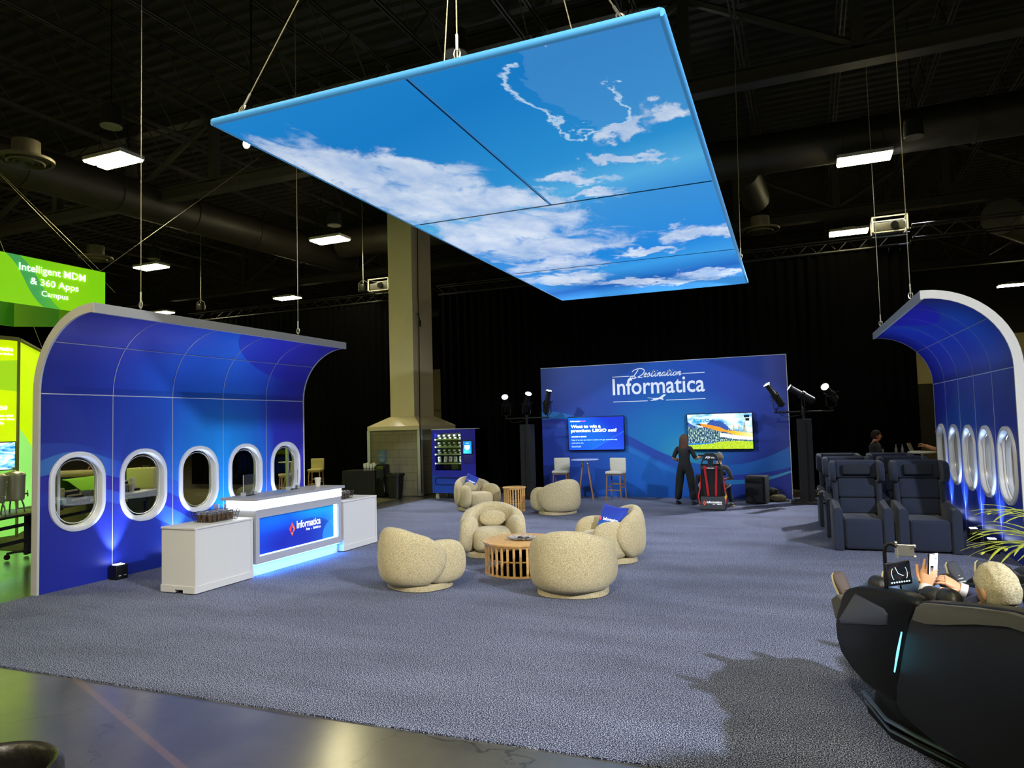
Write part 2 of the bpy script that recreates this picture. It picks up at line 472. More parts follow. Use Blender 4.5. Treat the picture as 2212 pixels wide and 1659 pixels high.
girder(26.8, label='roof girder behind the black curtains')
girder(38.5, label='farthest roof girder near the back wall of the hall')
joists = [-40 + 2.05 * i for i in range(31)]
def joist_mesh():
    mb = MB()
    for z in (9.95, 10.85):
        for s_ in (-0.05, 0.03): mb.bb(s_, s_ + 0.03, 0, 49, z, z + 0.06)
    y = 0; k = 0
    while y < 48.5:
        a, c = ((0, y, 9.98), (0, y + .75, 10.88)) if k % 2 == 0 else ((0, y, 10.88), (0, y + .75, 9.98))
        mb.cyl(a, c, 0.018, n=4, caps=False); y += .75; k += 1
    return mb
jo = joist_mesh().build('roof_joist', m_joist, smooth=0)
for i, x in enumerate(joists):
    o = jo if i == 0 else jo.copy()
    if i: C.objects.link(o)
    o.location = (x, 0.4, 0.1)
    tag(o, 'dark open web steel joist running front to back under the roof deck', 'joist', 'open web roof joists')

# ducts
def duct(pts, r, label, grp='air ducts'):
    t = thing('air_duct', label, 'duct', pts[0], 0, grp)
    P = [Vector(p) - Vector(pts[0]) for p in pts]
    mb = MB()
    for a, c in zip(P[:-1], P[1:]): mb.cyl(a, c, r, n=24)
    mb.build('pipe', m_duct, t)
    mb = MB(); q0 = P[0].lerp(P[-1], .12); q1 = P[0].lerp(P[-1], .88)
    for q in (q0, P[0].lerp(P[-1], .5), q1):
        mb = MB(); mb.cyl(q + Vector((0, 0, r * .8)), q + Vector((0, 0, 11.45 - pts[0][2])), .012, n=4); mb.build('hanger_rod', m_duct, t)
    for a, c in zip(P[:-1], P[1:]):
        L = (c - a).length; n = max(1, int(L / 2.4)); dr = (c - a).normalized()
        for i in range(1, n):
            q = a + dr * (L * i / n); mb = MB(); mb.cyl(q - dr * 0.03, q + dr * 0.03, r + 0.03, n=24); mb.build('joint_band', m_duct, t)
    return t
duct([(-3.2, 19.9, 9.05), (16, 19.9, 9.05)], 0.52, 'large round dark duct crossing right of the canopy above the curtain')
duct([(-1.4, 20.9, 9.0), (-1.25, 23.4, 8.9)], 0.42, 'short duct branch dropping toward the ceiling vent right of the canopy')
duct([(-18.3, 9.0, 8.9), (-17.2, 24.0, 8.9)], 0.55, 'round dark duct running front to back at upper left')
duct([(-16.2, 22.3, 9.1), (-9.0, 22.3, 9.1)], 0.55, 'round dark duct crossing above the left curtain')
duct([(6.0, 27.0, 8.3), (14.0, 40.0, 8.3)], 0.6, 'slanting round duct seen over the right arch')
def vent(p, r, label):
    t = thing('ceiling_vent', label, 'vent', p, 0, 'round ceiling vents')
    mb = MB()
    mb.lathe([(r * 0.5, 0.45), (r * 0.5, 0.12), (r, 0.06), (r, 0.0), (r * .88, -0.01), (r * .86, 0.07), (r * .7, 0.08)], n=36)
    mb.build('vent_ring', M_('vent_paint', '6b6450', 0.6), t)
    for k, q in enumerate((0.68, 0.48, 0.28)):
        mb = MB(); mb.lathe([(r * q, 0.05), (r * q, -0.03), (r * (q - .05), -0.05), (r * (q - .12), 0.03), (r * (q - .12), 0.06)], n=36)
        mb.build('louver_ring', M_('vent_paint', '6b6450', 0.6), t)
vent((-15.7, 10.1, 8.1), 0.55, 'round ceiling vent at the upper left of the view')
vent((-22.8, 17.1, 8.2), 0.55, 'round ceiling vent high behind the left arch wall')
vent((-1.2, 24.3, 8.1), 0.6, 'round ceiling vent right of the canopy')
vent((-13.2, 22.3, 7.9), 0.55, 'round ceiling vent left of the big column')

# pendant speakers
def pendant(p, label):
    t = thing('pendant_speaker', label, 'speaker', p, 0, 'pendant speakers')
    mb = MB(); mb.lathe([(0.10, 0.42), (0.19, 0.36), (0.21, 0.1), (0.21, 0.0), (0.18, -0.02)], n=24); mb.build('housing', m_matte, t)
    mb = MB(); mb.lathe([(0.18, -0.02), (0.205, -0.025), (0.205, -0.045), (0.17, -0.04), (0.05, -0.03)], n=24); mb.build('grille', M_('speaker_grille', '8b8674', 0.6), t)
    mb = MB(); mb.cyl((0, 0, .42), (0, 0, 11.45 - p[2]), 0.012, n=5); mb.build('suspension_cable', m_blackm, t)
for p, l in (((-12.9, 10.0, 8.35), 'black pendant speaker hanging at upper left above the first ceiling light'),
             ((-13.2, 17.8, 8.3), 'black pendant speaker above the ceiling light left of the column'),
             ((-21.4, 18.3, 8.3), 'black pendant speaker far left above the arch wall'),
             ((2.5, 18.3, 8.35), 'black pendant speaker at upper right between hanging cables'),
             ((-5.3, 10.6, 8.4), 'black pendant speaker above the near edge of the sky canopy'),
             ((2.2, 29.5, 8.0), 'small black pendant speaker far right above the curtain')):
    pendant(p, l)

# high bay lights on a regular grid
def highbay(p, label, on=True):
    t = thing('ceiling_light', label, 'ceiling light', p, 0, 'high bay ceiling lights')
    mb = MB(); mb.bb(-0.62, 0.62, -0.32, 0.32, 0.03, 0.12); mb.bb(-0.2, 0.2, -0.1, 0.1, 0.12, 0.2); mb.build('housing', m_white, t, smooth=0, bevel=0.01)
    for s_ in (-1, 1):
        mb = MB(); mb.rbox((0, s_ * 0.165, 0.012), (1.2, 0.27, 0.05), 0.02); mb.build('diffuser', m_lamp if on else M_('unlit_diffuser', 'b5b29b', .5), t)
    for s_ in (-1, 1):
        mb = MB(); mb.cyl((s_ * .5, 0, 0.1), (s_ * .35, 0, 1.6), 0.006, n=4); mb.build('hanger_wire', m_blackm, t)
    return t
X0 = [1.54, -6.5, -14.5, -22.7, -30.9, 9.7]
names = {(2, 1): 'lit ceiling light nearest, at upper left', (3, 2): 'lit ceiling light far left beyond the green hanging sign', (2, 2): 'lit ceiling light just left of the column',
         (3, 3): 'small lit ceiling light above the left black curtain', (4, 3): 'lit ceiling light right above the left arch crest', (0, 2): 'lit ceiling light at right, the nearer of two above the curtain',
         (0, 3): 'lit ceiling light at right, the farther of two above the curtain', (5, 5): 'lit ceiling light at the far right above the right arch'}
Yg = [3.4, 11.3, 19.3, 26.9, 34.7, 42.4]
for i, x in enumerate(X0):
    for j, yy in enumerate(Yg):
        if (i, j) in names: highbay((x, yy, 8.3), names[(i, j)])
highbay((-39, 26.6, 8.3), 'lit ceiling light far left between the green sign and the arch')
highbay((-6.6, 26.9, 8.3), 'unlit ceiling light panel right of the column top', on=False)
for q, (x, yy) in enumerate(((-6.5, 3.4), (1.54, 3.4), (-14.5, 3.4), (-6.5, -4.4), (1.54, -4.4), (-14.5, -4.4), (-22.7, 11.3), (9.7, 11.3), (9.7, 26.9), (-22.7, 3.4))):
    highbay((x, yy, 8.3), 'lit ceiling light of the same grid over the aisle, outside the photo')

# curtains
def curtain(x0, x1, y, z1, label):
    t = thing('curtain', label, 'curtain', ((x0 + x1) / 2, y, 0), 0)
    rnd = random.Random(int(x0 * 10)); mb = MB(); cols = []
    x = x0; W2 = (x0 + x1) / 2; k = 0
    while x < x1:
        cols.append((x - W2, 0.07 * sin(k * 1.05) * (0.6 + 0.4 * sin(k * .13)) + rnd.uniform(-.01, .01))); x += 0.045; k += 1
    cols.append((x1 - W2, 0))
    mb.loft([[(a, d * (1.0 - 0.25 * (z / z1)), z) for a, d in cols] for z in (0.02, z1 * .5, z1)], caps=False, close=False)
    mb.loft([[(a, d * (1.0 - 0.25 * (z / z1)) + .02, z) for a, d in cols] for z in (0.02, z1 * .5, z1)], caps=False, close=False)
    mb.build('drape', m_curt, t, smooth=80)
    mb = MB(); mb.cyl((x0 - W2, 0, z1 + .02), (x1 - W2, 0, z1 + .02), 0.04, n=8)
    for s_ in (-0.15, 0.15): mb.cyl((x0 - W2, s_, z1 + .3), (x1 - W2, s_, z1 + .3), 0.02, n=6)
    q = x0 - W2; kk = 0
    while q < x1 - W2 - .5:
        mb.cyl((q, -0.15, z1 + .3), (q + .25, 0, z1 + .02), 0.012, n=4); mb.cyl((q + .25, 0, z1 + .02), (q + .5, .15, z1 + .3), 0.012, n=4); q += .5
    mb.build('top_truss', m_blackm, t)
    return t
curtain(-22.5, -12.9, 21.0, 6.42, 'tall black curtain behind the left arch wall, left of the column')
curtain(-11.35, 2.62, 21.0, 6.42, 'tall wide black curtain behind the blue back wall')
# overhead truss continuing right of the curtain
mb = MB()
for a in (0, .35):
    for c in (0, .35): mb.cyl((2.7, 21 + a, 6.6 + c), (16, 21 + a, 6.6 + c), 0.025, n=6)
q = 2.7
while q < 15.8:
    mb.cyl((q, 21, 6.6), (q + .35, 21, 6.95), 0.012, n=4); mb.cyl((q + .35, 21, 6.95), (q + .7, 21, 6.6), 0.012, n=4)
    mb.cyl((q, 21, 6.6), (q + .35, 21.35, 6.6), 0.012, n=4); q += .7
tag(mb.build('lighting_truss', m_blackm), 'dark lattice lighting truss right of the black curtain', 'truss')
tr = (3.2, 20.9)
def chainhoist(p, label, z_top=11.3, case=True):
    t = thing('chain_hoist', label, 'chain hoist', p, 0, 'hoists and motors on the curtain truss')
    mb = MB(); mb.rbox((0, 0, 0.22), (0.30, 0.28, 0.34), 0.08); mb.build('motor', m_blackm, t)
    mb = MB(); mb.cyl((0, 0, .38), (0, 0, z_top - p[2]), 0.012, n=5); mb.build('chain', m_steel, t)
    mb = MB(); mb.tube([(-.17, 0, .1), (-.2, 0, .4), (0, 0, .52), (.2, 0, .4), (.17, 0, .1)], 0.02); mb.build('chain_bag', m_dark, t)
    return t
chainhoist((-14.3, 20.9, 6.72), 'chain hoist with hanging chain on the left curtain truss beside the column')
chainhoist((-21.9, 20.9, 6.72), 'chain hoist at the far left end of the left curtain truss')
def projector(p, label):
    t = thing('projector', label, 'projector', p, 0, 'projectors on the curtain truss')
    mb = MB(); mb.rbox((0, 0, 0.16), (0.75, 0.45, 0.24), 0.04); mb.build('housing', M_('grey_housing', '4a4a46', .5), t)
    mb = MB()
    for x in (-.4, .4):
        mb.bb(x - .02, x + .02, -.26, -.22, 0, .42); mb.bb(x - .02, x + .02, .22, .26, 0, .42)
    for z in (0, .4):
        mb.bb(-.42, .42, -.26, -.22, z, z + .03); mb.bb(-.42, .42, .22, .26, z, z + .03)
        mb.bb(-.42, -.38, -.25, .25, z, z + .03); mb.bb(.38, .42, -.25, .25, z, z + .03)
    mb.build('cage', m_white, t, smooth=0)
    mb = MB(); mb.cyl((0.1, -.22, .18), (0.1, -.33, .16), 0.09, n=16); mb.build('lens', m_black, t)
projector((-13.45, 20.8, 6.72), 'white caged projector on the left curtain truss touching the column')
projector((2.15, 20.8, 6.72), 'white caged projector on the right end of the curtain truss')
t = thing('moving_light', 'black moving head light on the far right truss', 'stage light', (5.6, 21.17, 7.0))
mb = MB(); mb.rbox((0, 0, .12), (.34, .34, .22), .04); mb.build('base', m_blackm, t)
mb = MB(); mb.bb(-.2, -.15, -.06, .06, .2, .55); mb.bb(.15, .2, -.06, .06, .2, .55); mb.build('yoke', m_blackm, t)
mb = MB(); mb.cyl((0, .12, .6), (-.05, -.25, .4), .14, .12, n=16); mb.build('head', m_steel, t)

# ------------------------------------------------------------------ column with block plinth
t = thing('column', 'square cream building column on a concrete block plinth behind the vending machine', 'column', (-11.45, 19.3, 0))
m_block, nt, b = newmat('concrete_block')
g = nd(nt, 'ShaderNodeTexCoord'); br = nd(nt, 'ShaderNodeTexBrick')
s = nd(nt, 'ShaderNodeSeparateXYZ'); nt.links.new(g.outputs['Object'], s.inputs[0])
cmb = nd(nt, 'ShaderNodeCombineXYZ'); nt.links.new(math_(nt, 'ADD', s.outputs[0], s.outputs[1]), cmb.inputs[0]); nt.links.new(s.outputs[2], cmb.inputs[1])
nt.links.new(cmb.outputs[0], br.inputs['Vector'])
br.inputs['Color1'].default_value = lin('7d785f'); br.inputs['Color2'].default_value = lin('77725a'); br.inputs['Mortar'].default_value = lin('5a563f')
br.inputs['Scale'].default_value = 1.0; br.inputs['Brick Width'].default_value = 0.46; br.inputs['Row Height'].default_value = 0.225; br.inputs['Mortar Size'].default_value = 0.006
nt.links.new(br.outputs[0], b.inputs['Base Color']); b.inputs['Roughness'].default_value = 0.85
mb = MB(); mb.bb(-.87, .87, -1.1, 1.1, 0, 1.93); mb.build('block_plinth', m_block, t, smooth=0)
mb = MB()
for x in (-.87, .87):
    mb.bb(x - .05, x + .05, -1.14, -1.0, 0, 1.93)
mb.build('corner_guard', m_trim, t, smooth=0)
mb = MB()
L = [[(sx * a, sy * c, z) for sx, sy in ((-1, -1), (1, -1), (1, 1), (-1, 1))] for a, c, z in ((.9, 1.15, 1.93), (.9, 1.15, 2.05), (.45, .62, 2.33))]
mb.loft(L, True); mb.build('sloped_cap', m_cream, t, smooth=0)
mb = MB(); mb.bb(-.42, .42, -.6, .6, 2.33, 11.35); mb.build('shaft', m_cream, t, smooth=0)
mb = MB(); mb.tube([(.50, -.3, 9.5), (.47, -.33, 6), (.50, -.35, 5.4), (.47, -.36, 2.6), (.95, -1.2, 2.0), (1.0, -1.25, .1)], 0.014, n=6)
mb.tube([(.47, -.36, 5.5), (.55, -.42, 5.35), (.52, -.3, 5.1), (.46, -.2, 5.3)], 0.02, n=6)
mb.build('cable_run', m_matte, t)
# ------------------------------------------------------------------ hanging sky canopy (backlit printed fabric on a frame)
CZ = 5.0
cp = [Vector((-5.24, 5.16, CZ)), Vector((-0.88, 5.17, CZ)), Vector((-1.15, 16.48, CZ)), Vector((-5.44, 16.40, CZ))]
def cuv(u, v): return (cp[0] * (1 - u) + cp[1] * u) * (1 - v) + (cp[3] * (1 - u) + cp[2] * u) * v
m, nt, b = newmat('sky_print')
uv = nd(nt, 'ShaderNodeUVMap'); uv.uv_map = 'print'
sp = nd(nt, 'ShaderNodeSeparateXYZ'); nt.links.new(uv.outputs[0], sp.inputs[0]); U = sp.outputs[0]; V = sp.outputs[1]
def nz(scale, detail=8, rough=0.6, sxy=(1, 1), dist=0.0, off=0.0):
    mp = nd(nt, 'ShaderNodeMapping'); mp.inputs['Scale'].default_value = (sxy[0], sxy[1], 1); mp.inputs['Location'].default_value = (off, off, 0)
    n = nd(nt, 'ShaderNodeTexNoise'); n.inputs['Scale'].default_value = scale; n.inputs['Detail'].default_value = detail; n.inputs['Roughness'].default_value = rough; n.inputs['Distortion'].default_value = dist
    nt.links.new(uv.outputs[0], mp.inputs[0]); nt.links.new(mp.outputs[0], n.inputs[0]); return n
nA = nz(1.0, 10, .62, (3.2, 6.5), .5)
nB = nz(1.0, 8, .6, (9, 17), .3, 3.3)
# warp the layout coordinates
wu = math_(nt, 'MULTIPLY_ADD', math_(nt, 'SUBTRACT', nA.outputs[0], 0.5), 0.30, U)
wv = math_(nt, 'MULTIPLY_ADD', math_(nt, 'SUBTRACT', nB.outputs[0], 0.5), 0.16, V)
def blob(cu, cv, ru, rv, ang=0.0):
    du = math_(nt, 'SUBTRACT', wu, cu); dv = math_(nt, 'SUBTRACT', wv, cv)
    ca, sa = cos(ang), sin(ang)
    a = math_(nt, 'DIVIDE', math_(nt, 'ADD', math_(nt, 'MULTIPLY', du, ca), math_(nt, 'MULTIPLY', dv, sa)), ru)
    c = math_(nt, 'DIVIDE', math_(nt, 'ADD', math_(nt, 'MULTIPLY', du, -sa), math_(nt, 'MULTIPLY', dv, ca)), rv)
    r = math_(nt, 'SQRT', math_(nt, 'ADD', math_(nt, 'MULTIPLY', a, a), math_(nt, 'MULTIPLY', c, c)))
    return math_(nt, 'SUBTRACT', 1.0, r)
dens = None
for q in ((0.08, 0.13, 0.15, 0.09, .3), (0.24, 0.19, 0.20, 0.07, .3), (0.18, 0.28, 0.34, 0.12, .2), (0.44, 0.31, 0.18, 0.05, .3),
          (0.28, 0.42, 0.36, 0.10, 0), (0.34, 0.55, 0.32, 0.10, 0), (0.12, 0.47, 0.24, 0.09, 0), (0.24, 0.67, 0.28, 0.06, 0), (0.18, 0.78, 0.26, 0.06, 0),
          (0.48, 0.87, 0.26, 0.035, .1), (0.85, 0.56, 0.15, 0.05, 0), (0.98, 0.58, 0.10, 0.03, 0), (0.86, 0.87, 0.16, 0.045, .12), (0.66, 0.64, 0.17, 0.02, 0),
          (0.62, 0.27, 0.12, 0.02, .2), (0.80, 0.235, 0.10, 0.015, .2), (0.95, 0.155, 0.08, 0.025, -.3), (0.83, 0.165, 0.09, 0.02, -.4), (0.77, 0.00, 0.02, 0.012, 0),
          (0.72, 0.92, 0.30, 0.02, 0), (0.62, 0.33, 0.13, 0.016, 0)):
    bl = blob(*q); dens = bl if dens is None else math_(nt, 'MAXIMUM', dens, bl)
dens = math_(nt, 'ADD', math_(nt, 'MULTIPLY', dens, 0.75), math_(nt, 'MULTIPLY', math_(nt, 'SUBTRACT', nz(1.0, 12, .68, (7, 13), .8, 9.1).outputs[0], 0.5), 1.5))
mr = nd(nt, 'ShaderNodeMapRange'); mr.interpolation_type = 'SMOOTHSTEP'; mr.inputs[1].default_value = -0.04; mr.inputs[2].default_value = 0.42
nt.links.new(dens, mr.inputs[0]); cl = mr.outputs[0]
# blue gradient: deep cyan near left, paler toward the far side and right
base = ramp(nt, math_(nt, 'ADD', V, math_(nt, 'MULTIPLY', U, 0.12)), [(0.0, lin('1f86d0')), (0.12, lin('167cc6')), (0.3, lin('2a90d0')), (0.38, lin('55aede')), (0.45, lin('3b93d6')), (0.7, lin('1d86d8')), (0.8, lin('3a9be0')), (0.92, lin('1a63b8')), (1.0, lin('3f92d8'))])
# thin bright rims of a large cloud at the near right
ring = math_(nt, 'ABSOLUTE', math_(nt, 'SUBTRACT', blob(0.76, 0.085, 0.105, 0.075, .2), 0.0))
rimm = nd(nt, 'ShaderNodeMapRange'); rimm.inputs[1].default_value = 0.07; rimm.inputs[2].default_value = 0.015; nt.links.new(ring, rimm.inputs[0])
rimf = math_(nt, 'MULTIPLY', rimm.outputs[0], math_(nt, 'LESS_THAN', math_(nt, 'SUBTRACT', math_(nt, 'MULTIPLY', wu, 0.35), wv), 0.22))
rimf = math_(nt, 'MULTIPLY', rimf, 0.75)
base = mixc(nt, math_(nt, 'MULTIPLY', math_(nt, 'GREATER_THAN', blob(0.90, 0.06, 0.20, 0.12), 0.0), 0.12), base, lin('8fc0ea'))
base = mixc(nt, rimf, base, lin('c9e4f6'))
shade = ramp(nt, nz(1.0, 6, .6, (6, 9), 0, 5.5).outputs[0], [(0.3, lin('8fb2dc')), (0.5, lin('c4d4ea')), (0.7, lin('e9f1f8'))])
colr = mixc(nt, math_(nt, 'MULTIPLY', cl, 0.93), base, shade)
nt.links.new(colr, b.inputs['Base Color'])
nt.links.new(colr, b.inputs['Emission Color'])
b.inputs['Emission Strength'].default_value = 0.40
b.inputs['Roughness'].default_value = 0.8; b.inputs['Specular IOR Level'].default_value = 0.1
m_sky = m
t = thing('hanging_canopy', 'huge flat hanging fabric canopy printed with blue sky and white clouds', 'canopy', (0, 0, 0))
def canopy_sheet(name, u0, u1, v0, v1, nu=6, nv=10):
    mb = MB(); idx = {}
    for j in range(nv + 1):
        for i in range(nu + 1):
            a = u0 + (u1 - u0) * i / nu; c = v0 + (v1 - v0) * j / nv
            p = cuv(a, c)
            mb.uv[len(mb.v)] = (a, c); mb.v.append((p.x, p.y, p.z))
    for j in range(nv):
        for i in range(nu):
            k = j * (nu + 1) + i; mb.f.append((k, k + nu + 1, k + nu + 2, k + 1)); mb.m.append(0)
    return mb.build(name, m_sky, t, smooth=0)
for q in ((0, .495, 0, .347), (.505, 1, 0, .347), (0, 1, .351, .693), (0, 1, .697, 1)):
    canopy_sheet('fabric_panel', *q)
# rim: pillow edge wrapping the frame
mb = MB()
for a, c in ((cp[0], cp[1]), (cp[1], cp[2]), (cp[2], cp[3]), (cp[3], cp[0])):
    mb.cyl(a + ZU * .03, c + ZU * .03, 0.035, n=10)
for v in (.349, .695):
    mb.cyl(cuv(0, v) + ZU * .04, cuv(1, v) + ZU * .04, 0.03, n=6)
mb.cyl(cuv(.5, 0) + ZU * .04, cuv(.5, .349) + ZU * .04, 0.03, n=6)
mb.build('frame_tube', M_('sky_edge_fabric', '4c9fdc', .7, emis='4c9fdc', es=.16), t)
mb = MB(); mb.add([tuple(p + ZU * .06) for p in cp], [(0, 1, 2, 3)]); mb.build('top_lining', m_dark, t, smooth=0)
def wire(name, a, c, label, r=0.006, grp='suspension wires', fit=True):
    a = Vector(a); c = Vector(c)
    w = thing(name, label, 'cable', a, 0, grp)
    mb = MB(); mb.cyl((0, 0, 0), c - a, r, n=6); mb.build('wire', M_('galvanised_wire', 'a9a28c', .4, .6), w)
    if fit:
        d = (c - a).normalized()
        mb = MB(); mb.tube([d * .02 + Vector((.03 * cos(k * pi / 4), 0, .0)) + d * (.05 + .05 * sin(k * pi / 4)) for k in range(8)], .008, n=5, closed=True)
        mb.cyl(d * .1, d * .24, .012, n=6); mb.build('shackle', m_steel, w)
    return w
wire('suspension_wire', cuv(.05, .01) + ZU * .1, cuv(.95, .02) + Vector((-1.55, 0.4, 4.2)), 'wire rising from the near left corner of the sky canopy')
wire('suspension_wire', cuv(.93, .01) + ZU * .1, cuv(.93, .01) + Vector((-1.9, 2.0, 4.0)), 'wire rising from the near right corner of the sky canopy')
wire('suspension_wire', cuv(.60, .01) + ZU * .1, cuv(.60, .01) + Vector((0, 0.1, 6.3)), 'vertical wire above the middle of the canopy near edge')
wire('suspension_wire', cuv(.50, .06) + ZU * .1, cuv(.62, .06) + Vector((0, 0, 6.2)), 'steep wire behind the middle of the canopy near edge', fit=False)
wire('suspension_wire', cuv(.80, .10) + ZU * .1, cuv(.52, .10) + Vector((0, 0, 5.8)), 'slanting wire behind the canopy toward its right side', fit=False)
wire('suspension_wire', cuv(1.0, .82) + ZU * .1, cuv(1.0, .82) + Vector((.1, 0, 6.2)), 'vertical wire at the far right edge of the canopy')
t = thing('stage_spotlight', 'small white lit spotlight behind the near left edge of the canopy', 'spotlight', (-8.6, 9.2, 6.88))
mb = MB(); mb.cyl((0, .25, .05), (0, 0, 0), .07, .085, n=16); mb.build('housing', m_blackm, t)
mb = MB(); mb.cyl((0, 0, 0), (0, -.01, -.002), .07, n=16); mb.build('lens', M_('bright_lens', 'ffffff', .5, emis='ffffff', es=20), t)
mb = MB(); mb.tube([(-.1, .12, 0), (-.1, .12, .2), (.1, .12, .2), (.1, .12, 0)], .012, n=5); mb.cyl((0, .12, .2), (0, .12, 4.4), .015, n=6); mb.build('yoke', m_blackm, t)

# ------------------------------------------------------------------ arched fuselage walls
NP = 5; PW = 1.03; ZS = 2.57; RC = 0.98; TH = 0.10; CZW = 1.265; WW = 0.80; WH = 1.07
def stadium(w, h, r, n=12):
    """rounded rectangle points, counter clockwise, in (y,z)"""
    P = []
    for cx, cy, a0 in ((w / 2 - r, h / 2 - r, 0), (-w / 2 + r, h / 2 - r, pi / 2), (-w / 2 + r, -h / 2 + r, pi), (w / 2 - r, -h / 2 + r, 1.5 * pi)):
        for i in range(n + 1):
            a = a0 + i * pi / 2 / n
            P.append((cx + r * cos(a), cy + r * sin(a)))
    return P
def arch_wall(name, label, mp_front, loc, rz, flip=False):
    """local: runs along +y, inner face at x=0 looking to +x, curls over toward +x"""
    t = thing(name, label, 'arched wall', loc, rz)
    m_back = M_('panel_back', '8d8c88', .6)
    def UV(y, s): return ((NP * PW - y) if flip else y, s)
    for k in range(NP):
        y0 = k * PW + 0.004; y1 = (k + 1) * PW - 0.004; yc = (y0 + y1) / 2
        hole = stadium(WW - .1, WH - .1, .33)
        n = len(hole)
        # lower panel with the window opening
        mb = MB(); rect = []
        for (a, c) in hole:
            s = min((PW / 2 - .004) / max(abs(a), 1e-6), ((ZS - CZW) if c > 0 else CZW) / max(abs(c), 1e-6))
            rect.append((a * s, c * s))
        # snap nearest to corners
        for cx, cz in ((PW / 2 - .004, ZS - CZW), (-PW / 2 + .004, ZS - CZW), (-PW / 2 + .004, -CZW), (PW / 2 - .004, -CZW)):
            i = min(range(n), key=lambda q: (rect[q][0] - cx) ** 2 + (rect[q][1] - cz) ** 2); rect[i] = (cx, cz)
        for x in (0.0, -TH):
            for lst in (hole, rect):
                for (a, c) in lst:
                    mb.uv[len(mb.v)] = UV(yc + a, CZW + c); mb.v.append((x, yc + a, CZW + c))
        for i in range(n):
            j = (i + 1) % n
            mb.f.append((i, n + i, n + j, j)); mb.m.append(0)
            mb.f.append((2 * n + i, 2 * n + j, 3 * n + j, 3 * n + i)); mb.m.append(1)
            mb.f.append((i, j, 2 * n + j, 2 * n + i)); mb.m.append(1)
            mb.f.append((n + i, 3 * n + i, 3 * n + j, n + j)); mb.m.append(1)
        mb.build('wall_panel', [mp_front, m_back], t, smooth=0)
        # two curved panels above
        for a0, a1 in ((0.0, 42.0), (42.0, 90.0)):
            mb = MB(); N = 12
            a0e = a0 + .25
            for th, mi in ((0, 0), (TH, 1)):
                for i in range(N + 1):
                    a = radians(a0e + (a1 - a0e) * i / N)
                    for y in (y0, y1):
                        mb.uv[len(mb.v)] = UV(y, ZS + RC * a)
                        mb.v.append((RC - (RC + th) * cos(a), y, ZS + (RC + th) * sin(a)))
                o = len(mb.v) - 2 * (N + 1)
                for i in range(N):
                    mb.f.append((o + 2 * i, o + 2 * i + 1, o + 2 * i + 3, o + 2 * i + 2)); mb.m.append(mi)
            o = 2 * (N + 1)
            mb.f += [(0, o, o + 1, 1), (2 * N, 2 * N + 1, o + 2 * N + 1, o + 2 * N)]; mb.m += [1, 1]
            mb.build('curved_panel', [mp_front, m_back], t, smooth=30)
        # window: thick rounded frame, reveal, inner ring, glass
        w = MB()
        rings = [(WW, WH, .38, 0.0), (WW - .01, WH - .01, .375, .025), (WW - .05, WH - .05, .36, .035), (WW - .12, WH - .12, .325, .030), (WW - .14, WH - .14, .315, .01),
                 (WW - .15, WH - .15, .31, -.05), (WW - .165, WH - .165, .305, -.055), (WW - .165, WH - .165, .305, -.11), (WW - .13, WH - .13, .32, -.125), (WW - .02, WH - .02, .37, -.12), (WW, WH, .38, -.10)]
        w.loft([[(x, yc + a, CZW + c) for a, c in stadium(ww, hh, rr)] for ww, hh, rr, x in rings], caps=False, ring=True)
        wf = w.build('window_frame', m_winframe, t, smooth=50)
        g = MB(); g.add([(-.055, yc + a, CZW + c) for a, c in stadium(WW - .165, WH - .165, .305)], [tuple(range(52))]); g.build('window_pane', m_pane, wf, smooth=0)
        g = MB(); P = stadium(WW - .22, WH - .22, .28)
        g.tube([(-.045, yc + a, CZW + c) for a, c in P[::2]], .006, n=5, closed=True); g.build('window_gasket', m_steel, wf)
    # seams
    for k in range(1, NP):
        mb = MB(); y = k * PW
        pts = [(0.004, y, 0.01), (0.004, y, ZS)] + [(RC - (RC - .004) * cos(radians(a)), y, ZS + (RC - .004) * sin(radians(a))) for a in range(8, 91, 8)]
        L = []
        mb.loft([[(p[0], y - .0045, p[2]) for p in pts], [(p[0] + .002, y, p[2]) for p in pts], [(p[0], y + .0045, p[2]) for p in pts]], caps=False, close=False)
        mb.build('vertical_seam', m_trim, t)
    for a, w_ in ((0, .007), (42, .004)):
        mb = MB(); x = RC - (RC - .003) * cos(radians(a)); z = ZS + (RC - .003) * sin(radians(a))
        mb.cyl((x, 0, z), (x, NP * PW, z), w_, n=6); mb.build('horizontal_seam', m_trim, t)
    # edge trims: profile both ends and the lip at the top
    for ye, sg in ((0.0, -1), (NP * PW, 1)):
        mb = MB(); Ls = []
        for th, dy in ((-.004, 0), (TH + .01, 0)):
            pts = [(-th, 0.0)] + [(RC - (RC + th) * cos(radians(a)), ZS + (RC + th) * sin(radians(a))) for a in range(0, 91, 6)]
            Ls.append(pts)
        n = len(Ls[0]); y0, y1 = ye, ye + sg * .03
        vs = [(p[0], yy, p[1]) for yy in (y0, y1) for L in Ls for p in L]
        fs = []
        for i in range(n - 1):
            a, b2, c, d = i, n + i, 2 * n + i, 3 * n + i
            fs += [(a, a + 1, b2 + 1, b2), (c, d, d + 1, c + 1), (a, c, c + 1, a + 1), (b2, b2 + 1, d + 1, d)]
        fs += [(0, n, 3 * n, 2 * n), (n - 1, 3 * n - 1, 4 * n - 1, 2 * n - 1)][:1]
        mb.add(vs, fs); mb.build('end_trim', m_trimw, t)
    mb = MB(); mb.bb(RC, RC + .04, -.03, NP * PW + .03, ZS + RC - .015, ZS + RC + TH + .01); mb.build('front_lip', m_trimw, t, smooth=0, bevel=.004)
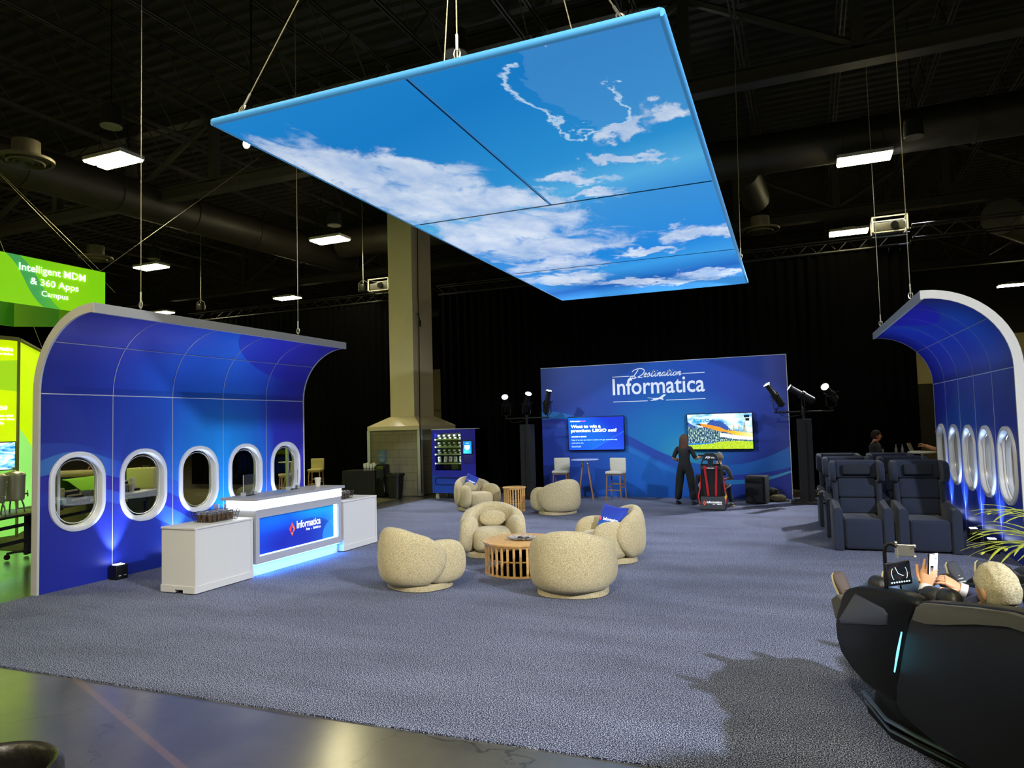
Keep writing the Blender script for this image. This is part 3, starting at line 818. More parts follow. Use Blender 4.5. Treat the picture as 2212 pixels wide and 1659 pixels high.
    mb = MB(); mb.bb(-TH - .05, -TH, .3, .34, 0, 2.5); mb.bb(-TH - .05, -TH, NP * PW - .34, NP * PW - .3, 0, 2.5); mb.bb(-TH - .05, -TH, 0.03, NP * PW - .03, 0, .04)
    mb.build('back_brace', m_steel, t, smooth=0)
    return t
m_winframe = M_('window_frame_white', 'd6d6d8', .35)
m_trimw = M_('edge_trim', 'c8c6c0', .45)
m_pane, nt, b = newmat('window_pane')
for n in list(nt.nodes): nt.nodes.remove(n)
out = nd(nt, 'ShaderNodeOutputMaterial'); tr_ = nd(nt, 'ShaderNodeBsdfTransparent'); gl = nd(nt, 'ShaderNodeBsdfGlossy'); mx = nd(nt, 'ShaderNodeMixShader')
gl.inputs['Roughness'].default_value = 0.03; tr_.inputs[0].default_value = (.86, .88, .88, 1); fr = nd(nt, 'ShaderNodeFresnel'); fr.inputs[0].default_value = 1.35
nt.links.new(fr.outputs[0], mx.inputs[0]); nt.links.new(tr_.outputs[0], mx.inputs[1]); nt.links.new(gl.outputs[0], mx.inputs[2]); nt.links.new(mx.outputs[0], out.inputs[0])

LW = NP * PW; TOT = ZS + RC * pi / 2
left_print = print_mat('left_fuselage_print', LW, TOT,
    base=[(0, '26308f'), (.2, '2a3fa6'), (.4, '2457c4'), (.6, '1f6fdb'), (.72, '2056cf'), (.85, '2a31b0'), (1, '2d28a0')],
    glows=[(3.1, 1.3, 1.3, 1.9, '1d8fe6', 1.3), (3.0, 2.9, 1.7, .8, '2765d0', 1.0), (.6, .6, 1.6, 1.0, '2436a0', .8), (.4, 3.7, 2.2, .75, '4a46b4', .9)],  # last glow paints warm light on the upper left curve into the print
    arcs=[(4.9, 4.6, 2.45, 1.65, '2a26b4', .75), (4.6, 4.5, 1.5, 1.15, '3430bd', .6)],
    curves=[[(0, 1.92), (.5, 1.90), (1.0, 1.75), (LW, 1.2)],
            [(0, 1.70), (.5, 1.80), (1.05, 1.66), (2.0, 1.33), (3.2, .70), (4.2, .3), (LW, 0.2)],
            [(0, 1.50), (.5, 1.53), (1.05, 1.42), (2.0, 1.10), (3.0, .55), (LW, .05)],
            [(0, 1.28), (.5, 1.34), (1.05, 1.22), (2.0, .88), (2.9, .40), (LW, .02)],
            [(0, 1.10), (.5, 1.15), (1.05, 1.05), (2.0, .62), (2.6, .30), (LW, .01)]],
    bands=[(0, 1, [(0, '3552b0', .5), (.3, '2f5cc0', .0)]), (1, 2, [(0, '3a70b4', .9), (.12, '4a7cc4', .9), (.22, '2e52c0', .9), (.5, '2458d0', .8), (.8, '2b35b0', .5)]),
           (2, 3, [(0, '2a2a96', .95), (.3, '2420a0', .95), (.6, '2436b4', .9), (1, '2a2aa0', .6)]),
           (3, 4, [(0, '2633a0', .9), (.25, '3350c8', .9), (.5, '3567d4', .9), (.7, '2a50c8', .8), (1, '2a30a8', .3)]),
           (4, None, [(0, '232a92', .85), (.3, '2030a8', .85), (.5, '1f3cc0', .7), (.75, '2433b2', .6), (1, '2a28a0', .6)])])
arch_wall('arched_window_wall', 'long blue printed wall with five white airplane windows, curling over, at left', left_print, (-9.15, 6.11, 0), 0)
right_print = print_mat('right_fuselage_print', LW, TOT,
    base=[(0, '2430a8'), (.3, '1f48b8'), (.6, '1f3fae'), (1, '223298')],
    glows=[(2.2, 1.3, 2.0, 1.4, '1f63cc', .8), (1.2, 3.6, 1.0, .8, '1f56d8', .8), (4.4, 3.2, 1.1, .9, '2367cf', 1.0)],
    arcs=[(3.3, 4.7, 1.65, 1.1, '2a1fc0', .8), (2.4, 3.0, 2.6, .62, '2540c4', .35), (.4, 3.1, 1.6, 1.2, '2a28b8', .5)],
    curves=[[(0, 1.7), (1.5, 1.5), (3, 1.15), (LW, .45)], [(0, 1.3), (1.5, 1.2), (3, .9), (LW, .15)], [(0, .9), (2, .85), (3.5, .5), (LW, .05)]],
    bands=[(0, 1, [(0, '1f58c4', .6), (.6, '2a4ec0', .5), (1, '2c48b0', .5)]), (1, 2, [(0, '2438b8', .8), (.6, '1d2ca0', .8), (1, '202c98', .7)]), (2, None, [(0, '2340c0', .6), (1, '1f2f9c', .7)])])
rw_o = Vector((2.28, 16.13, 0)); rw_a = pi + math.atan2(0.19, 5.24)
arch_wall('arched_window_wall', 'blue printed wall with five airplane windows, seen edge on at right behind the navy seats', right_print, rw_o, rw_a, flip=False)
def RW(x, y, z=0):
    return Matrix.Translation(rw_o) @ Matrix.Rotation(rw_a, 4, 'Z') @ Vector((x, y, z))
wire('suspension_wire', (-8.13, 6.75, 3.66), (-8.13, 6.75, 11), 'long vertical wire holding the near end of the left arched wall')
wire('suspension_wire', (-8.13, 9.9, 3.66), (-8.13, 9.9, 11), 'long vertical wire holding the far end of the left arched wall')
p = RW(.99, 1.0, 3.66); wire('suspension_wire', p, p + Vector((0, 0, 7.4)), 'vertical wire to the far end of the right arched wall')
p = RW(.99, 4.3, 3.66); wire('suspension_wire', p, p + Vector((0, 0, 7.4)), 'vertical wire to the near end of the right arched wall')

# uplight boxes at the panel joints, each with its own spot
def uplight(p, face, label, grp, power, col=(0.55, 0.66, 1.0)):
    t = thing('uplight', label, 'uplight', p, 0, grp)
    mb = MB(); mb.rbox((0, 0, .10), (.15, .19, .20), .012); mb.build('housing', m_black, t, bevel=0)
    mb = MB(); mb.bb(-.045, .045, -.06, .06, .198, .206); mb.build('lens', M_('uplight_lens', 'ffffff', .4, emis='c8d8ff', es=14), t, smooth=0)
    mb = MB()
    for sg in (-1, 1):
        s_ = .077 * (1 if face[0] > 0 else -1) 
        mb.bb(min(s_, s_ * 1.02), max(s_, s_ * 1.02), sg * .04 - .02, sg * .04 + .02, .05, .06)
    mb.build('marking', m_white, t, smooth=0)
    q = Vector(p) + Vector((0, 0, .215))
    tg = Vector(p) - Vector(face) * .16 + Vector((0, 0, 1.75))
    spot('uplight_beam', q, tg, power, col, 62, .75, .02)
for k in range(1, 5):
    uplight((-9.02, 6.11 + PW * k, 0), (1, 0, 0), ['black box uplight at the foot of the left arched wall, left of the white cabinet', 'black uplight hidden behind the near white cabinet', 'black uplight hidden behind the lit counter', 'black uplight hidden behind the far white cabinet'][k - 1], 'uplights along the left arched wall', 70)
for k, l in ((4, 'nearest black box uplight at the foot of the right arched wall'), (3, 'black box uplight second from the near end of the right arched wall'),
             (2, 'third black uplight along the right arched wall, half behind the navy seat'), (1, 'farthest black uplight along the right arched wall, hidden by seats')):
    p = RW(.13, PW * k, 0); uplight(p, (-1, 0, 0), l, 'uplights along the right arched wall', 50, (0.42, 0.62, 1.0))

# ------------------------------------------------------------------ blue back wall
BX0, BX1, BY, BH = -6.93, -0.48, 18.72, 3.55; BW = BX1 - BX0
def rel(L): return [(max(0, min(BW, x - BX0)), z) for x, z in L]
T1 = rel([(-6.93, 2.35), (-6.55, 2.33), (-6.21, 2.26), (-5.87, 2.17), (-4.58, 1.67), (-3.81, 1.26), (-3.24, 1.02), (-2.62, .86), (-1.76, .85), (-1.2, .97), (-.48, 1.29)])
T2 = rel([(-6.93, 2.12), (-6.14, 2.09), (-4.59, 1.44), (-3.25, .80), (-2.35, .61), (-1.35, .62), (-.48, .78)])
T3 = rel([(-6.93, 2.02), (-6.15, 1.95), (-4.59, 1.38), (-3.25, .73), (-2.35, .50), (-1.36, .49), (-.48, .70)])
T4 = rel([(-6.93, 1.92), (-6.15, 1.85), (-4.6, 1.24), (-3.23, .59), (-2.5, .38), (-1.36, .40), (-.48, .65)])
back_print = print_mat('back_wall_print', BW, BH,
    base=[(0, '27439a'), (.25, '1f49a0'), (.5, '1750a8'), (.75, '2447a6'), (1, '2a3c94')],
    glows=[(3.7, 1.5, 2.1, 1.5, '1b7ab4', 1.15), (4.0, 1.1, .9, .7, '3795ae', .9), (5.9, 2.6, 1.6, 1.5, '2a3e96', .7), (.9, 2.6, 1.4, 1.0, '2c4096', .6), (5.6, 1.0, 1.0, .5, '2a3692', .5)],
    curves=[T1, T2, T3, T4],
    bands=[(0, 1, [(0, '2b74b8', .95), (.12, '2a6cb6', .95), (.28, '23459e', .95), (.5, '233f98', .95), (.7, '1f5cb2', .9), (.85, '2465b8', .95), (1, '2a68bc', .95)]),
           (1, 2, [(0, '27389a', .95), (.2, '283c9c', .95), (.4, '2350a4', .9), (.6, '2250ac', .9), (.8, '2a3d9e', .95), (1, '2b3c9c', .95)]),
           (2, 3, [(0, '35489e', .9), (.15, '2f4ca4', .9), (.35, '2468b4', .95), (.55, '2166b6', .95), (.8, '3080be', .95), (1, '4a9cc4', 1)]),
           (3, None, [(0, '26399a', .8), (.2, '1d469e', .7), (.4, '1658ac', .7), (.6, '1656ae', .8), (.8, '24409c', .8), (1, '2b3490', .9)])])
t = thing('backdrop_wall', 'wide deep blue printed wall with white lettering and wave graphics', 'backdrop', (0, 0, 0))
mb = MB()
vs = [(BX0, BY, 0), (BX1, BY, 0), (BX1, BY, BH), (BX0, BY, BH)]
for v_ in vs: mb.uv[len(mb.v)] = (v_[0] - BX0, v_[2]); mb.v.append(v_)
for v_ in vs: mb.uv[len(mb.v)] = (v_[0] - BX0, v_[2]); mb.v.append((v_[0], BY + .12, v_[2]))
mb.f = [(0, 1, 2, 3), (5, 4, 7, 6), (1, 5, 6, 2), (4, 0, 3, 7), (3, 2, 6, 7)]; mb.m = [0, 1, 1, 1, 1]
mb.build('printed_face', [back_print, M_('panel_edge', '3b4a78', .6)], t, smooth=0)
mb = MB(); mb.bb(BX0, BX1, BY - .004, BY + .13, BH, BH + .012); mb.bb(BX1, BX1 + .012, BY - .004, BY + .13, 0, BH + .012); mb.build('edge_trim', m_trim, t, smooth=0)
m_let = M_('white_lettering', 'e8ecf8', .6)
text_obj('lettering', 'Informatica', m_let, t, (-4.87, BY, 2.715), (1, 0, 0), 2.42, .45, bold=0.012)
# rules above and below
mb = MB()
for x0, x1, z in ((-4.87, -4.40, 3.21), (-3.00, -2.44, 3.21), (-4.87, -3.93, 2.535), (-3.45, -2.44, 2.535)):
    mb.bb(x0, x1, BY - .006, BY - .002, z - .008, z + .008)
mb.build('ruled_line', m_let, t, smooth=0)
# script 'Destination' drawn as pen strokes
D = [[(.10, .75), (.30, 1.0), (.75, 1.12), (1.15, .95), (1.20, .55), (.95, .15), (.45, -.12), (.12, -.05), (.08, .12), (.30, .18), (.70, -.02), (1.2, -.02)], [(.62, 1.0), (.48, .5), (.28, .0)]]
e = lambda x: [[(x, .18), (x + .16, .30), (x + .20, .48), (x + .10, .50), (x + .02, .28), (x + .08, .04), (x + .20, .04), (x + .32, .2)]]
s_ = lambda x: [[(x - .05, .1), (x + .14, .52), (x + .20, .30), (x + .18, .06), (x + .0, .02), (x + .05, .10)], [(x + .18, .05), (x + .32, .2)]]
tt = lambda x: [[(x, .2), (x + .18, .85), (x + .08, .30), (x + .10, .04), (x + .20, .04), (x + .30, .2)], [(x + .02, .62), (x + .30, .64)]]
ii = lambda x: [[(x, .2), (x + .10, .50), (x + .06, .18), (x + .10, .03), (x + .18, .06), (x + .26, .2)], [(x + .14, .74), (x + .17, .76)]]
nn = lambda x: [[(x, .5), (x - .02, .02)], [(x, .1), (x + .14, .48), (x + .22, .42), (x + .18, .10), (x + .24, .02), (x + .36, .2)]]
aa = lambda x: [[(x + .24, .44), (x + .10, .50), (x, .25), (x + .05, .03), (x + .18, .15), (x + .28, .50), (x + .24, .15), (x + .28, .03), (x + .40, .2)]]
oo = lambda x: [[(x + .14, .50), (x + .02, .35), (x + .04, .05), (x + .18, .05), (x + .26, .30), (x + .16, .50), (x + .24, .42), (x + .38, .40)]]
S = list(D); x = 1.28
for fn, adv in ((e, .30), (s_, .34), (tt, .32), (ii, .30), (nn, .38), (aa, .40), (tt, .32), (ii, .28), (oo, .38), (nn, .30)):
    S += fn(x); x += adv
S = [[(a + b2 * .22, b2) for a, b2 in c] for c in S]
mb = MB(); strokes(mb, S, .011, (-4.40, BY, 3.17), (1, 0, 0), (0, 0, 1), 1.33 / 4.55, .225 / 1.1)
mb.build('script_lettering', m_let, t, smooth=0)
# little airliner
pl = [(-.25, .075), (-.235, .085), (-.05, .06), (.0, .07), (.06, .07), (.17, .155), (.235, .16), (.245, .14), (.15, .06), (.18, .0), (.15, .0), (.08, .03), (-.02, -.01), (-.16, -.015), (-.17, .0), (-.10, .02), (-.09, .045)]
mb = MB(); mb.prism([(-3.69 + a, BY - .003, 2.545 + c * .9) for a, c in pl], (0, -.003, 0)); mb.build('airplane_emblem', m_let, t, smooth=0)

# ------------------------------------------------------------------ logo helper: orange faceted diamond + wordmark
m_lr = M_('logo_red', 'e2363a', .5, emis='e2363a', es=.25); m_lo = M_('logo_orange', 'f26a33', .5, emis='f26a33', es=.25)
m_lw = M_('logo_white', 'f2f4fb', .5, emis='f2f4fb', es=.35); m_lb = M_('logo_sky_blue', '4aa3e8', .5, emis='4aa3e8', es=.3)
def logo(parent, origin, xdir, s, off=.004, word_w=None, word_h=None, dark='20308f'):
    """s = diamond height"""
    X = Vector(xdir).normalized(); Z = Vector((0, 0, 1)); Nn = X.cross(Z); O = Vector(origin) + Nn * off
    P = lambda a, c: O + X * (a * s) + Z * (c * s)
    mb = MB()
    mb.add([P(0, .5), P(-.06, .1), P(-.12, -.15), P(-.34, 0)], [(0, 1, 2, 3)], 0); mb.add([P(-.34, 0), P(-.12, -.15), P(-.15, -.25)], [(0, 1, 2)], 0)
    mb.add([P(0, .5), P(.34, 0), P(.16, -.02), P(.02, .15)], [(0, 3, 2, 1)], 1)
    mb.add([P(.34, 0), P(.2, -.22), P(.02, -.16), P(.18, -.02)], [(0, 3, 2, 1)], 1)
    mb.add([P(-.15, -.26), P(-.05, -.2), P(.14, -.28), P(0, -.5)], [(0, 1, 2, 3)][::-1], 1)
    mb.build('logo_emblem', [m_lr, m_lo], parent, smooth=0)
    ww = word_w or s * 2.1; wh = word_h or s * .40
    text_obj('logo_wordmark', 'Informatica', m_lw, parent, Vector(origin) + X * (s * .52) - Z * (s * .05), X, ww, wh, bold=.02, off=off)
    text_obj('logo_tagline', 'from      Salesforce', m_lw, parent, Vector(origin) + X * (s * .52 + ww * .38) - Z * (s * .34), X, ww * .62, wh * .38, bold=.02, off=off)
    mb = MB(); c = O + X * (s * .52 + ww * .60) - Z * (s * .28)
    mb.add([c + X * (.07 * s * cos(k * pi / 6)) + Z * (.05 * s * sin(k * pi / 6)) for k in range(12)], [tuple(range(12))]); mb.build('logo_cloud', m_lb, parent, smooth=0)

# ------------------------------------------------------------------ screens
m_bezel = M_('screen_bezel', '08080c', .3)
def screen_mat(name, build, strength):
    m, nt, b = newmat(name)
    uv = nd(nt, 'ShaderNodeUVMap'); uv.uv_map = 'print'; sp = nd(nt, 'ShaderNodeSeparateXYZ'); nt.links.new(uv.outputs[0], sp.inputs[0])
    c = build(nt, sp.outputs[0], sp.outputs[1], uv.outputs[0])
    b.inputs['Base Color'].default_value = (.01, .01, .01, 1); b.inputs['Roughness'].default_value = .2
    nt.links.new(c, b.inputs['Emission Color']); b.inputs['Emission Strength'].default_value = strength
    return m
def screen(parent, x0, x1, z0, z1, y, mat, name='display', T=None):
    mb = MB()
    for a, c in ((0, 0), (1, 0), (1, 1), (0, 1)):
        mb.uv[len(mb.v)] = (a, c); mb.v.append((x0 + (x1 - x0) * a, y, z0 + (z1 - z0) * c))
    mb.f = [(0, 1, 2, 3)]; mb.m = [0]
    return mb.build(name, mat, parent, smooth=0, T=T)
def blue_screen(nt, u, v, uv):
    c = ramp(nt, math_(nt, 'ADD', math_(nt, 'MULTIPLY', u, .6), math_(nt, 'MULTIPLY', v, .4)), [(0, lin('0848e0')), (.35, lin('0668e0')), (.55, lin('0560dc')), (.75, lin('0a36d2')), (1, lin('1030c8'))])
    d = math_(nt, 'SUBTRACT', v, math_(nt, 'MULTIPLY_ADD', u, .95, -.40))
    f = math_(nt, 'LESS_THAN', d, 0.0); c = mixc(nt, math_(nt, 'MULTIPLY', f, .7), c, lin('0a3ee2'))
    g = math_(nt, 'LESS_THAN', math_(nt, 'ABSOLUTE', d), .015); c = mixc(nt, math_(nt, 'MULTIPLY', g, .55), c, lin('2d86f0'))
    return c
t = thing('wall_screen', 'wall screen with blue slide asking Want to win a premium LEGO set', 'screen', (0, 0, 0))
mb = MB(); mb.rbox((-5.36, BY - .045, 1.705), (1.58, .07, .92), .01); mb.build('bezel', m_bezel, t)
screen(t, -6.13, -4.59, 1.265, 2.145, BY - .082, screen_mat('quiz_slide', blue_screen, .62))
m_tw = M_('slide_white', 'ffffff', .5, emis='f4f9ff', es=1.5); m_tb = M_('slide_light_blue', 'a0c8ff', .5, emis='9cc6ff', es=1.0); m_tp = M_('slide_pink', 'e040c0', .5, emis='e050c8', es=1.0)
yy = BY - .082
for nm, txt, mt, x, z, w, h, bo in (('headline', 'Want to win a', m_tw, -6.06, 1.86, .84, .085, .03), ('headline', 'premium LEGO set?', m_tw, -6.06, 1.72, 1.28, .11, .03),
    ('small_text', 'Just join a demo!', m_tw, -6.05, 1.60, .42, .045, .02), ('small_text', 'Step in to see our tech in action and get automatically', m_tb, -6.05, 1.505, 1.28, .05, 0),
    ('small_text', 'entered to win.', m_tb, -6.05, 1.435, .34, .04, 0), ('small_text', 'Good luck!', m_tb, -6.05, 1.335, .26, .045, 0),
    ('small_text', 'Informatica', m_tw, -6.07, 2.03, .28, .035, .02), ('small_text', 'World', m_tp, -5.785, 2.03, .14, .033, .02)):
    text_obj(nm, txt, mt, t, (x, yy, z), (1, 0, 0), w, h, bold=bo, off=.003)
def game(nt, u, v, uv):
    n = nd(nt, 'ShaderNodeTexNoise'); n.inputs['Scale'].default_value = 5; n.inputs['Detail'].default_value = 8; nt.links.new(uv, n.inputs[0])
    c = ramp(nt, n.outputs[0], [(.38, lin('4aa8e8')), (.48, lin('b8e4fa')), (.6, lin('ffffff'))])
    vn = nd(nt, 'ShaderNodeTexNoise'); vn.inputs['Scale'].default_value = 40; vn.inputs['Detail'].default_value = 4; nt.links.new(uv, vn.inputs[0])
    jag = math_(nt, 'MULTIPLY', math_(nt, 'SUBTRACT', vn.outputs[0], .5), .12)
    h1 = fcurve(nt, u, [(0, .80), (.08, .70), (.2, .62), (.3, .70), (.38, .84), (.45, .80), (.52, .79), (.6, .68), (.72, .5), (1, .45)])
    f = math_(nt, 'LESS_THAN', v, math_(nt, 'ADD', h1, math_(nt, 'MULTIPLY', jag, 1.2)))
    c = mixc(nt, f, c, ramp(nt, vn.outputs[0], [(.35, lin('1a3c94')), (.65, lin('4468b8'))]))
    wv = nd(nt, 'ShaderNodeTexVoronoi'); wv.inputs['Scale'].default_value = 1; mp = nd(nt, 'ShaderNodeMapping'); mp.inputs['Scale'].default_value = (70, 14, 1); nt.links.new(uv, mp.inputs[0]); wn = nd(nt, 'ShaderNodeTexNoise'); wn.inputs['Scale'].default_value = 1; wn.inputs['Detail'].default_value = 3; nt.links.new(mp.outputs[0], wn.inputs[0])
    trees = ramp(nt, wn.outputs[0], [(.40, lin('16305c')), (.52, lin('3f6f88')), (.62, lin('c8e4c8'))])
    h2 = fcurve(nt, u, [(0, .66), (.2, .62), (.45, .58), (.6, .46), (.8, .4), (1, .35)])
    c = mixc(nt, math_(nt, 'LESS_THAN', v, math_(nt, 'ADD', h2, jag)), c, trees)
    # pale fir trees at right
    for cx, w, top in ((.72, .05, .72), (.80, .05, .70), (.88, .06, .78), (.64, .04, .62)):
        wd = math_(nt, 'MULTIPLY', math_(nt, 'SUBTRACT', top, v), w / .35)
        f = math_(nt, 'LESS_THAN', math_(nt, 'ABSOLUTE', math_(nt, 'SUBTRACT', u, cx)), math_(nt, 'MULTIPLY', wd, math_(nt, 'ADD', .6, math_(nt, 'MULTIPLY', jag, 14))))
        f = math_(nt, 'MULTIPLY', f, math_(nt, 'GREATER_THAN', v, .42)); c = mixc(nt, f, c, ramp(nt, vn.outputs[0], [(.4, lin('3a5a6a')), (.6, lin('d8dcb8'))]))
    # water, grass
    c = mixc(nt, math_(nt, 'LESS_THAN', v, math_(nt, 'MULTIPLY_ADD', u, .04, .17)), c, lin('2f86c8'))
    c = mixc(nt, math_(nt, 'LESS_THAN', v, math_(nt, 'ADD', fcurve(nt, u, [(0, .12), (.3, .15), (.6, .22), (1, .2)]), math_(nt, 'MULTIPLY', jag, .4))), c, ramp(nt, vn.outputs[0], [(.35, lin('8fb818')), (.65, lin('d6ee3c'))]))
    # fuselage (white) and the long orange wing
    f = math_(nt, 'MULTIPLY', math_(nt, 'GREATER_THAN', u, .5), math_(nt, 'LESS_THAN', math_(nt, 'ABSOLUTE', math_(nt, 'SUBTRACT', v, fcurve(nt, u, [(0, .4), (.5, .40), (.75, .33), (1, .30)]))), .055))
    c = mixc(nt, f, c, lin('f2f6f4'))
    mid = fcurve(nt, u, [(0, .73), (.12, .72), (.3, .66), (.5, .56), (.7, .46), (1, .38)]); th = fcurve(nt, u, [(0, .0), (.1, .0), (.2, .03), (.35, .05), (.5, .06), (.6, .03), (.7, .05), (.9, .06), (1, .06)])
    f = math_(nt, 'LESS_THAN', math_(nt, 'ABSOLUTE', math_(nt, 'SUBTRACT', v, mid)), th)
    c = mixc(nt, f, c, ramp(nt, u, [(0, lin('3a3430')), (.2, lin('4a3a28')), (.22, lin('f0902a')), (.6, lin('f0a030')), (.75, lin('f8c83a')), (1, lin('fff0b0'))]))
    f = math_(nt, 'MULTIPLY', math_(nt, 'LESS_THAN', math_(nt, 'ABSOLUTE', math_(nt, 'SUBTRACT', u, .22)), .13), math_(nt, 'LESS_THAN', math_(nt, 'ABSOLUTE', math_(nt, 'SUBTRACT', v, .82)), .05))
    c = mixc(nt, math_(nt, 'MULTIPLY', f, math_(nt, 'GREATER_THAN', vn.outputs[0], .47)), c, lin('18a0d8'))
    f = math_(nt, 'MULTIPLY', math_(nt, 'LESS_THAN', math_(nt, 'ABSOLUTE', math_(nt, 'SUBTRACT', u, .92)), .04), math_(nt, 'LESS_THAN', math_(nt, 'ABSOLUTE', math_(nt, 'SUBTRACT', v, .91)), .035))
    c = mixc(nt, f, c, lin('101828'))
    f = math_(nt, 'MULTIPLY', math_(nt, 'LESS_THAN', math_(nt, 'ABSOLUTE', math_(nt, 'SUBTRACT', u, .93)), .03), math_(nt, 'LESS_THAN', math_(nt, 'ABSOLUTE', math_(nt, 'SUBTRACT', v, .82)), .035))
    c = mixc(nt, f, c, lin('101828'))
    return c
t = thing('wall_screen', 'wall screen showing an orange winged plane over forest and mountains', 'screen', (0, 0, 0))
mb = MB(); mb.rbox((-2.12, BY - .045, 1.69), (1.62, .07, .93), .01); mb.build('bezel', m_bezel, t)
screen(t, -2.91, -1.33, 1.245, 2.135, BY - .082, screen_mat('flight_game', game, .62))

# ------------------------------------------------------------------ white cabinets and glowing counter
def cabinet(y0, y1, label, notch=True):
    t = thing('white_cabinet', label, 'cabinet', (-7.41, (y0 + y1) / 2, 0), 0, 'white cabinets flanking the counter')
    w = .58; L = y1 - y0
    mb = MB(); mb.bb(-w / 2 + .01, w / 2 - .012, -L / 2 + .01, L / 2 - .01, .10, .80); mb.build('carcass', m_white, t, smooth=0)
    mb = MB(); mb.bb(-w / 2, w / 2, -L / 2, L / 2, .80, .825); mb.build('top', m_white, t, smooth=0, bevel=.003)
    for a, c in ((-L / 2 + .01, -L / 2 + .035), (L / 2 - .035, L / 2 - .01)):
        mb = MB(); mb.bb(w / 2 - .012, w / 2, a, c, .10, .80); mb.build('face_stile', m_white, t, smooth=0)
    mb = MB()
    mb.bb(-w / 2, -.05, -L / 2, L / 2, 0.012, .10) ; mb.bb(.09, w / 2, -L / 2, L / 2, .012, .10); mb.bb(-.05, .09, -L / 2, L / 2, .05, .10)
    mb.build('plinth', m_white, t, smooth=0, bevel=.002)
    mb = MB()
    for a in (-1, 1):
        for c in (-1, 1): mb.cyl((a * .25, c * (L / 2 - .05), 0), (a * .25, c * (L / 2 - .05), .03), .02, n=10)
    mb.build('levelling_foot', m_black, t)
    return t
cabinet(6.69, 7.70, 'low white cabinet nearest the camera, left of the glowing counter')
cabinet(9.74, 10.72, 'low white cabinet on the far right side of the glowing counter')
t = thing('reception_counter', 'white reception counter with glowing light band and blue logo front', 'counter', (-7.38, 8.72, 0))
# local: front at x=+.27
m_band = M_('light_band', 'ffffff', .5, emis='eaf6ff', es=3.2); m_led = M_('led_strip', 'ffffff', .5, emis='2f8cff', es=30.0)
m_grey = M_('grey_laminate', 'a2a2a8', .35)
mb = MB(); mb.bb(-.33, .30, -1.02, 1.02, 1.045, 1.085); mb.build('countertop', m_grey, t, smooth=0, bevel=.004)
mb = MB(); mb.bb(-.26, .255, -.985, .985, .915, 1.045); mb.build('light_band', m_band, t, smooth=0)
mb = MB()
for q in ((-.97, -.90, .17, .915), (.90, .97, .17, .915)): mb.bb(.20, .26, *q)
mb.bb(.20, .26, -.90, .90, .17, .27); mb.bb(.20, .26, -.90, .90, .80, .915)
mb.build('front_frame', m_grey, t, smooth=0)
mb = MB(); mb.bb(-.26, .20, -.97, .97, .17, .915); mb.build('body', m_grey, t, smooth=0)
counter_print = print_mat('counter_print', 1.8, .53,
    base=[(0, '1548c8'), (.3, '1530b0'), (.6, '1a2a9c'), (.85, '1a50b4'), (1, '2a8ac8')],
    glows=[(.4, .55, .9, .30, '0a68e0', 1.1), (1.4, .62, .8, .35, '12a0e4', 1.2), (.5, .1, .9, .25, '1a1f8c', .8)],
    arcs=[(1.2, .05, .62, .34, '1a2a98', .55), (1.85, .05, .35, .26, '2f8fd4', .6)], emis=.30, rough=.3)
mb = MB()
for a, c in ((0, 0), (1, 0), (1, 1), (0, 1)):
    mb.uv[len(mb.v)] = (1.8 * a, .53 * c); mb.v.append((.215, -.90 + 1.72 * a, .275 + .52 * c))
mb.f = [(0, 1, 2, 3)]; mb.m = [0]; gp = mb.build('graphic_panel', counter_print, t, smooth=0)
mb = MB(); mb.bb(.203, .222, -.90, .90, .27, .283); mb.bb(.203, .222, .83, .90, .283, .80); mb.build('inner_led', M_('edge_glow', 'ffffff', .5, emis='a8ecff', es=1.6), t, smooth=0)
mb = MB(); mb.bb(.223, .226, .862, .868, .40, .68); mb.build('slot', m_grey, t, smooth=0)
logo(t, (.216, -.18, .545), (0, 1, 0), .20, off=.004, word_w=.56, word_h=.115)
mb = MB(); mb.bb(-.24, .17, -.97, .97, 0, .17); mb.build('recessed_plinth', m_white, t, smooth=0)
mb = MB(); mb.bb(.19, .235, -.95, .95, .158, .169); mb.build('underglow_led', m_led, t, smooth=0)
# ------------------------------------------------------------------ bouclé tub chairs
m_bou, nt, b = newmat('cream_boucle')
tc = nd(nt, 'ShaderNodeTexCoord'); n1 = nd(nt, 'ShaderNodeTexNoise'); n1.inputs['Scale'].default_value = 110; n1.inputs['Detail'].default_value = 3
nt.links.new(tc.outputs['Object'], n1.inputs['Vector'])
nt.links.new(ramp(nt, n1.outputs[0], [(.35, lin('a08f68')), (.55, lin('c8ba92')), (.7, lin('d8ccaa'))]), b.inputs['Base Color'])
b.inputs['Roughness'].default_value = .95; b.inputs['Sheen Weight'].default_value = .15; b.inputs['Specular IOR Level'].default_value = .15
bp = nd(nt, 'ShaderNodeBump'); bp.inputs['Strength'].default_value = .9; bp.inputs['Distance'].default_value = .008
nt.links.new(n1.outputs[0], bp.inputs['Height']); nt.links.new(bp.outputs[0], b.inputs['Normal'])

